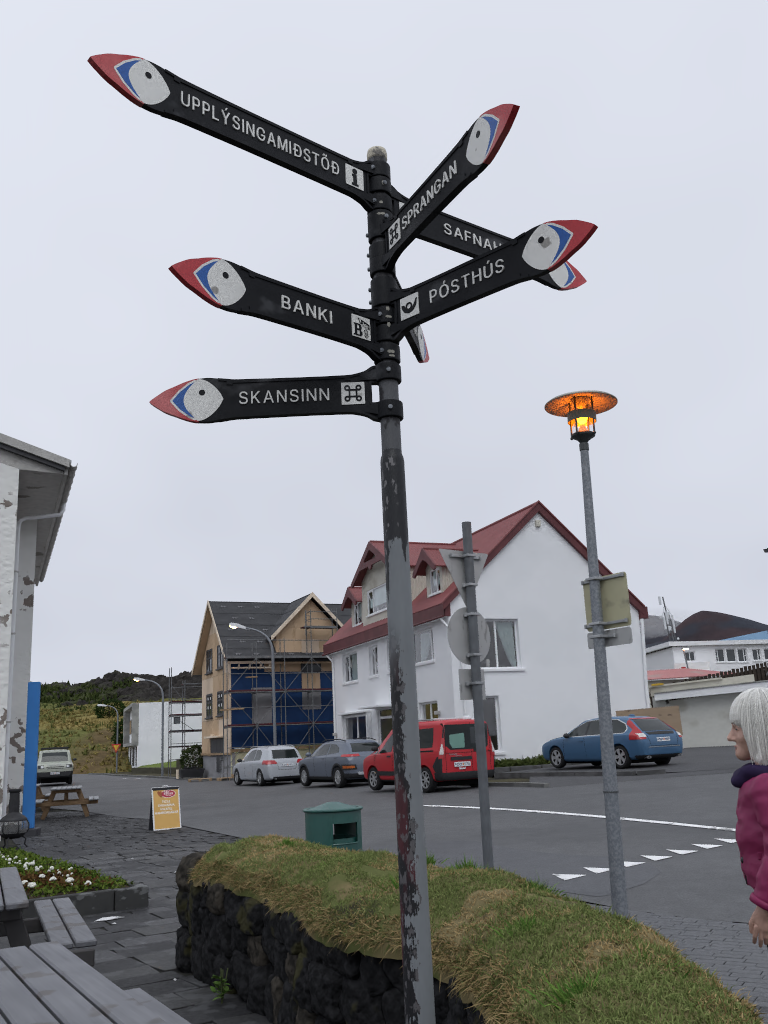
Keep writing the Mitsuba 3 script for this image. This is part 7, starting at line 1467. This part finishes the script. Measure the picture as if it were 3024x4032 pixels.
def armpts(s): return [(.005, s * .185, 1.295), (.03, s * .24, 1.09), (-.055, s * .232, .93)] if s < 0 else [(.035, s * .185, 1.295), (.09, s * .235, 1.06), (.1, s * .225, .84)]
def jacketf(P):
    f = cap_(P * [1, .78, 1], (.045, 0, 1.24), (.05, 0, .93), .145, .158)
    f = smin(f, ell(P, (.03, 0, 1.28), (.12, .2, .09)), .06); f = smin(f, ell(P, (-.005, 0, 1.13), (.125, .16, .13)), .06); f = smin(f, ell(P, (.05, 0, .97), (.165, .21, .15)), .06)
    f = smin(f, cap_(P, (.03, 0, 1.30), (.03, 0, 1.365), .095, .085), .03)
    f = smax(f, .93 - P[:, 2], .012)
    for s in (1, -1):
        a, b, c = armpts(s); f = smin(f, cap_(P, a, b, .076, .068), .016); f = smin(f, cap_(P, b, c, .068, .054), .016)
    w = meshkit.fbm(P * [7, 7, 17] + 3, 3, 5) - .5; w2 = meshkit.fbm(P * [16, 16, 26] + 1, 2, 8) - .5
    rdg = 1 - np.abs(2 * meshkit.fbm(P * [6, 6, 13] + 9, 3, 7) - 1) * 3
    f = f + .020 * w + .007 * w2 - .007 * np.clip(rdg, 0, 1)
    f = smax(f, -cap_(P, (-.115, -.012, 1.30), (-.115, -.012, .9), .008, .006), .008)
    return smax(f, P[:, 2] - 1.385, .01)
Pn.add('jacket', surface_net(jacketf, (-.24, -.34, .62), (.25, .34, 1.42), .010), 'm_jacket', True)
def scarff(P):
    r = np.hypot((P[:, 0] + .0) / 1.05, P[:, 1]); a = np.arctan2(P[:, 1], P[:, 0])
    f = np.hypot(r - .088, (P[:, 2] - 1.375 - .022 * P[:, 0] / .1) * .8) - .026 - .006 * np.sin(a * 3 + P[:, 2] * 60) - .008 * (meshkit.noise(P * 40) - .5)
    return smin(f, ell(P, (-.105, -.02, 1.335), (.026, .03, .022)), .02)
for s in (1, -1):
    _, b_, c_w = [np.array(q) for q in armpts(s)]; dw = (c_w - b_) / np.linalg.norm(c_w - b_); xw = np.cross(dw, (0, 1, 0)); xw /= np.linalg.norm(xw)
    Pn.add('cuff', tf(lathe([(.046, -.012), (.0585, -.012), (.0605, .0), (.0575, .014), (.046, .014)], 24), axes(c_w + dw * .035, xw, np.cross(dw, xw), dw)), 'm_jacket', True)
Pn.add('pocket_flap', cbox(-.075, .03, -.158, -.15, 1.045, 1.075, .004), 'm_jacket')
Pn.add('scarf', surface_net(scarff, (-.2, -.17, 1.27), (.17, .17, 1.45), .006), 'm_scarf', True)
Pn.add('toggle', cat(sphere((-.122, -.035, 1.03), (.013, .013, .016), 1), tube([(-.125, -.035, 1.02), (-.122, -.035, .94)], .004, 5), tube([(-.085, -.085, 1.27), (-.118, -.075, 1.15)], .005, 5)), 'm_toggle')
def handf(s):
    def f(P):
        wx, wy, wz = armpts(s)[2][0] - .012, s * .225, armpts(s)[2][2] - .015
        f = cap_(P, (wx, wy, wz), (wx - .012, wy, wz - .045), .026, .029); f = smin(f, ell(P, (wx - .018, wy, wz - .075), (.036, .017, .045)), .02)
        for i, (o, l) in enumerate(((-.030, .068), (-.010, .078), (.010, .072), (.027, .058))):
            k0 = np.array([wx - .020 + o, wy, wz - .105 + .004 * abs(i - 1)]); k1 = k0 + (-.008, s * -.012, -l * .5); k2 = k1 + (-.004 + .0, s * -.024, -l * .38)
            f = smin(f, np.minimum(cap_(P, k0, k1, .0095, .0088), cap_(P, k1, k2, .0088, .0072)), .005)
        t0 = np.array([wx - .045, wy - s * .008, wz - .06]); t1 = t0 + (-.020, -s * .012, -.032); t2 = t1 + (-.002, -s * .008, -.03)
        return smin(f, np.minimum(cap_(P, t0, t1, .0125, .0105), cap_(P, t1, t2, .0105, .0085)), .01)
    return f
for s in (1, -1): Pn.add('hand', surface_net(handf(s), (-.22, min(s * .15, s * .28), .56), (.16, max(s * .15, s * .28), .98), .004), 'm_skin', True)
def legf(P):
    f = 9.
    for s, fx, kx in ((-1, .18, .05), (1, -.1, .0)):
        f = np.minimum(f, smin(cap_(P, (.02, s * .09, .8), (kx, s * .09, .46), .095, .068), cap_(P, (kx, s * .09, .46), (fx, s * .09, .1), .068, .055), .03))
    return f
Pn.add('trousers', surface_net(legf, (-.34, -.24, .05), (.3, .24, .92), .014), 'm_trouser', True)
for s, fx in ((-1, .18), (1, -.1)): Pn.add('shoe', hull([(fx + a, s * .09 + b, z) for a, b, z in ((-.17, -.03, 0), (-.17, .03, 0), (.08, -.035, 0), (.08, .035, 0), (-.16, -.03, .04), (-.16, .03, .04), (.07, -.035, .1), (.07, .035, .1), (-.05, -.045, 0), (-.05, .045, 0))]), 'm_shoe')
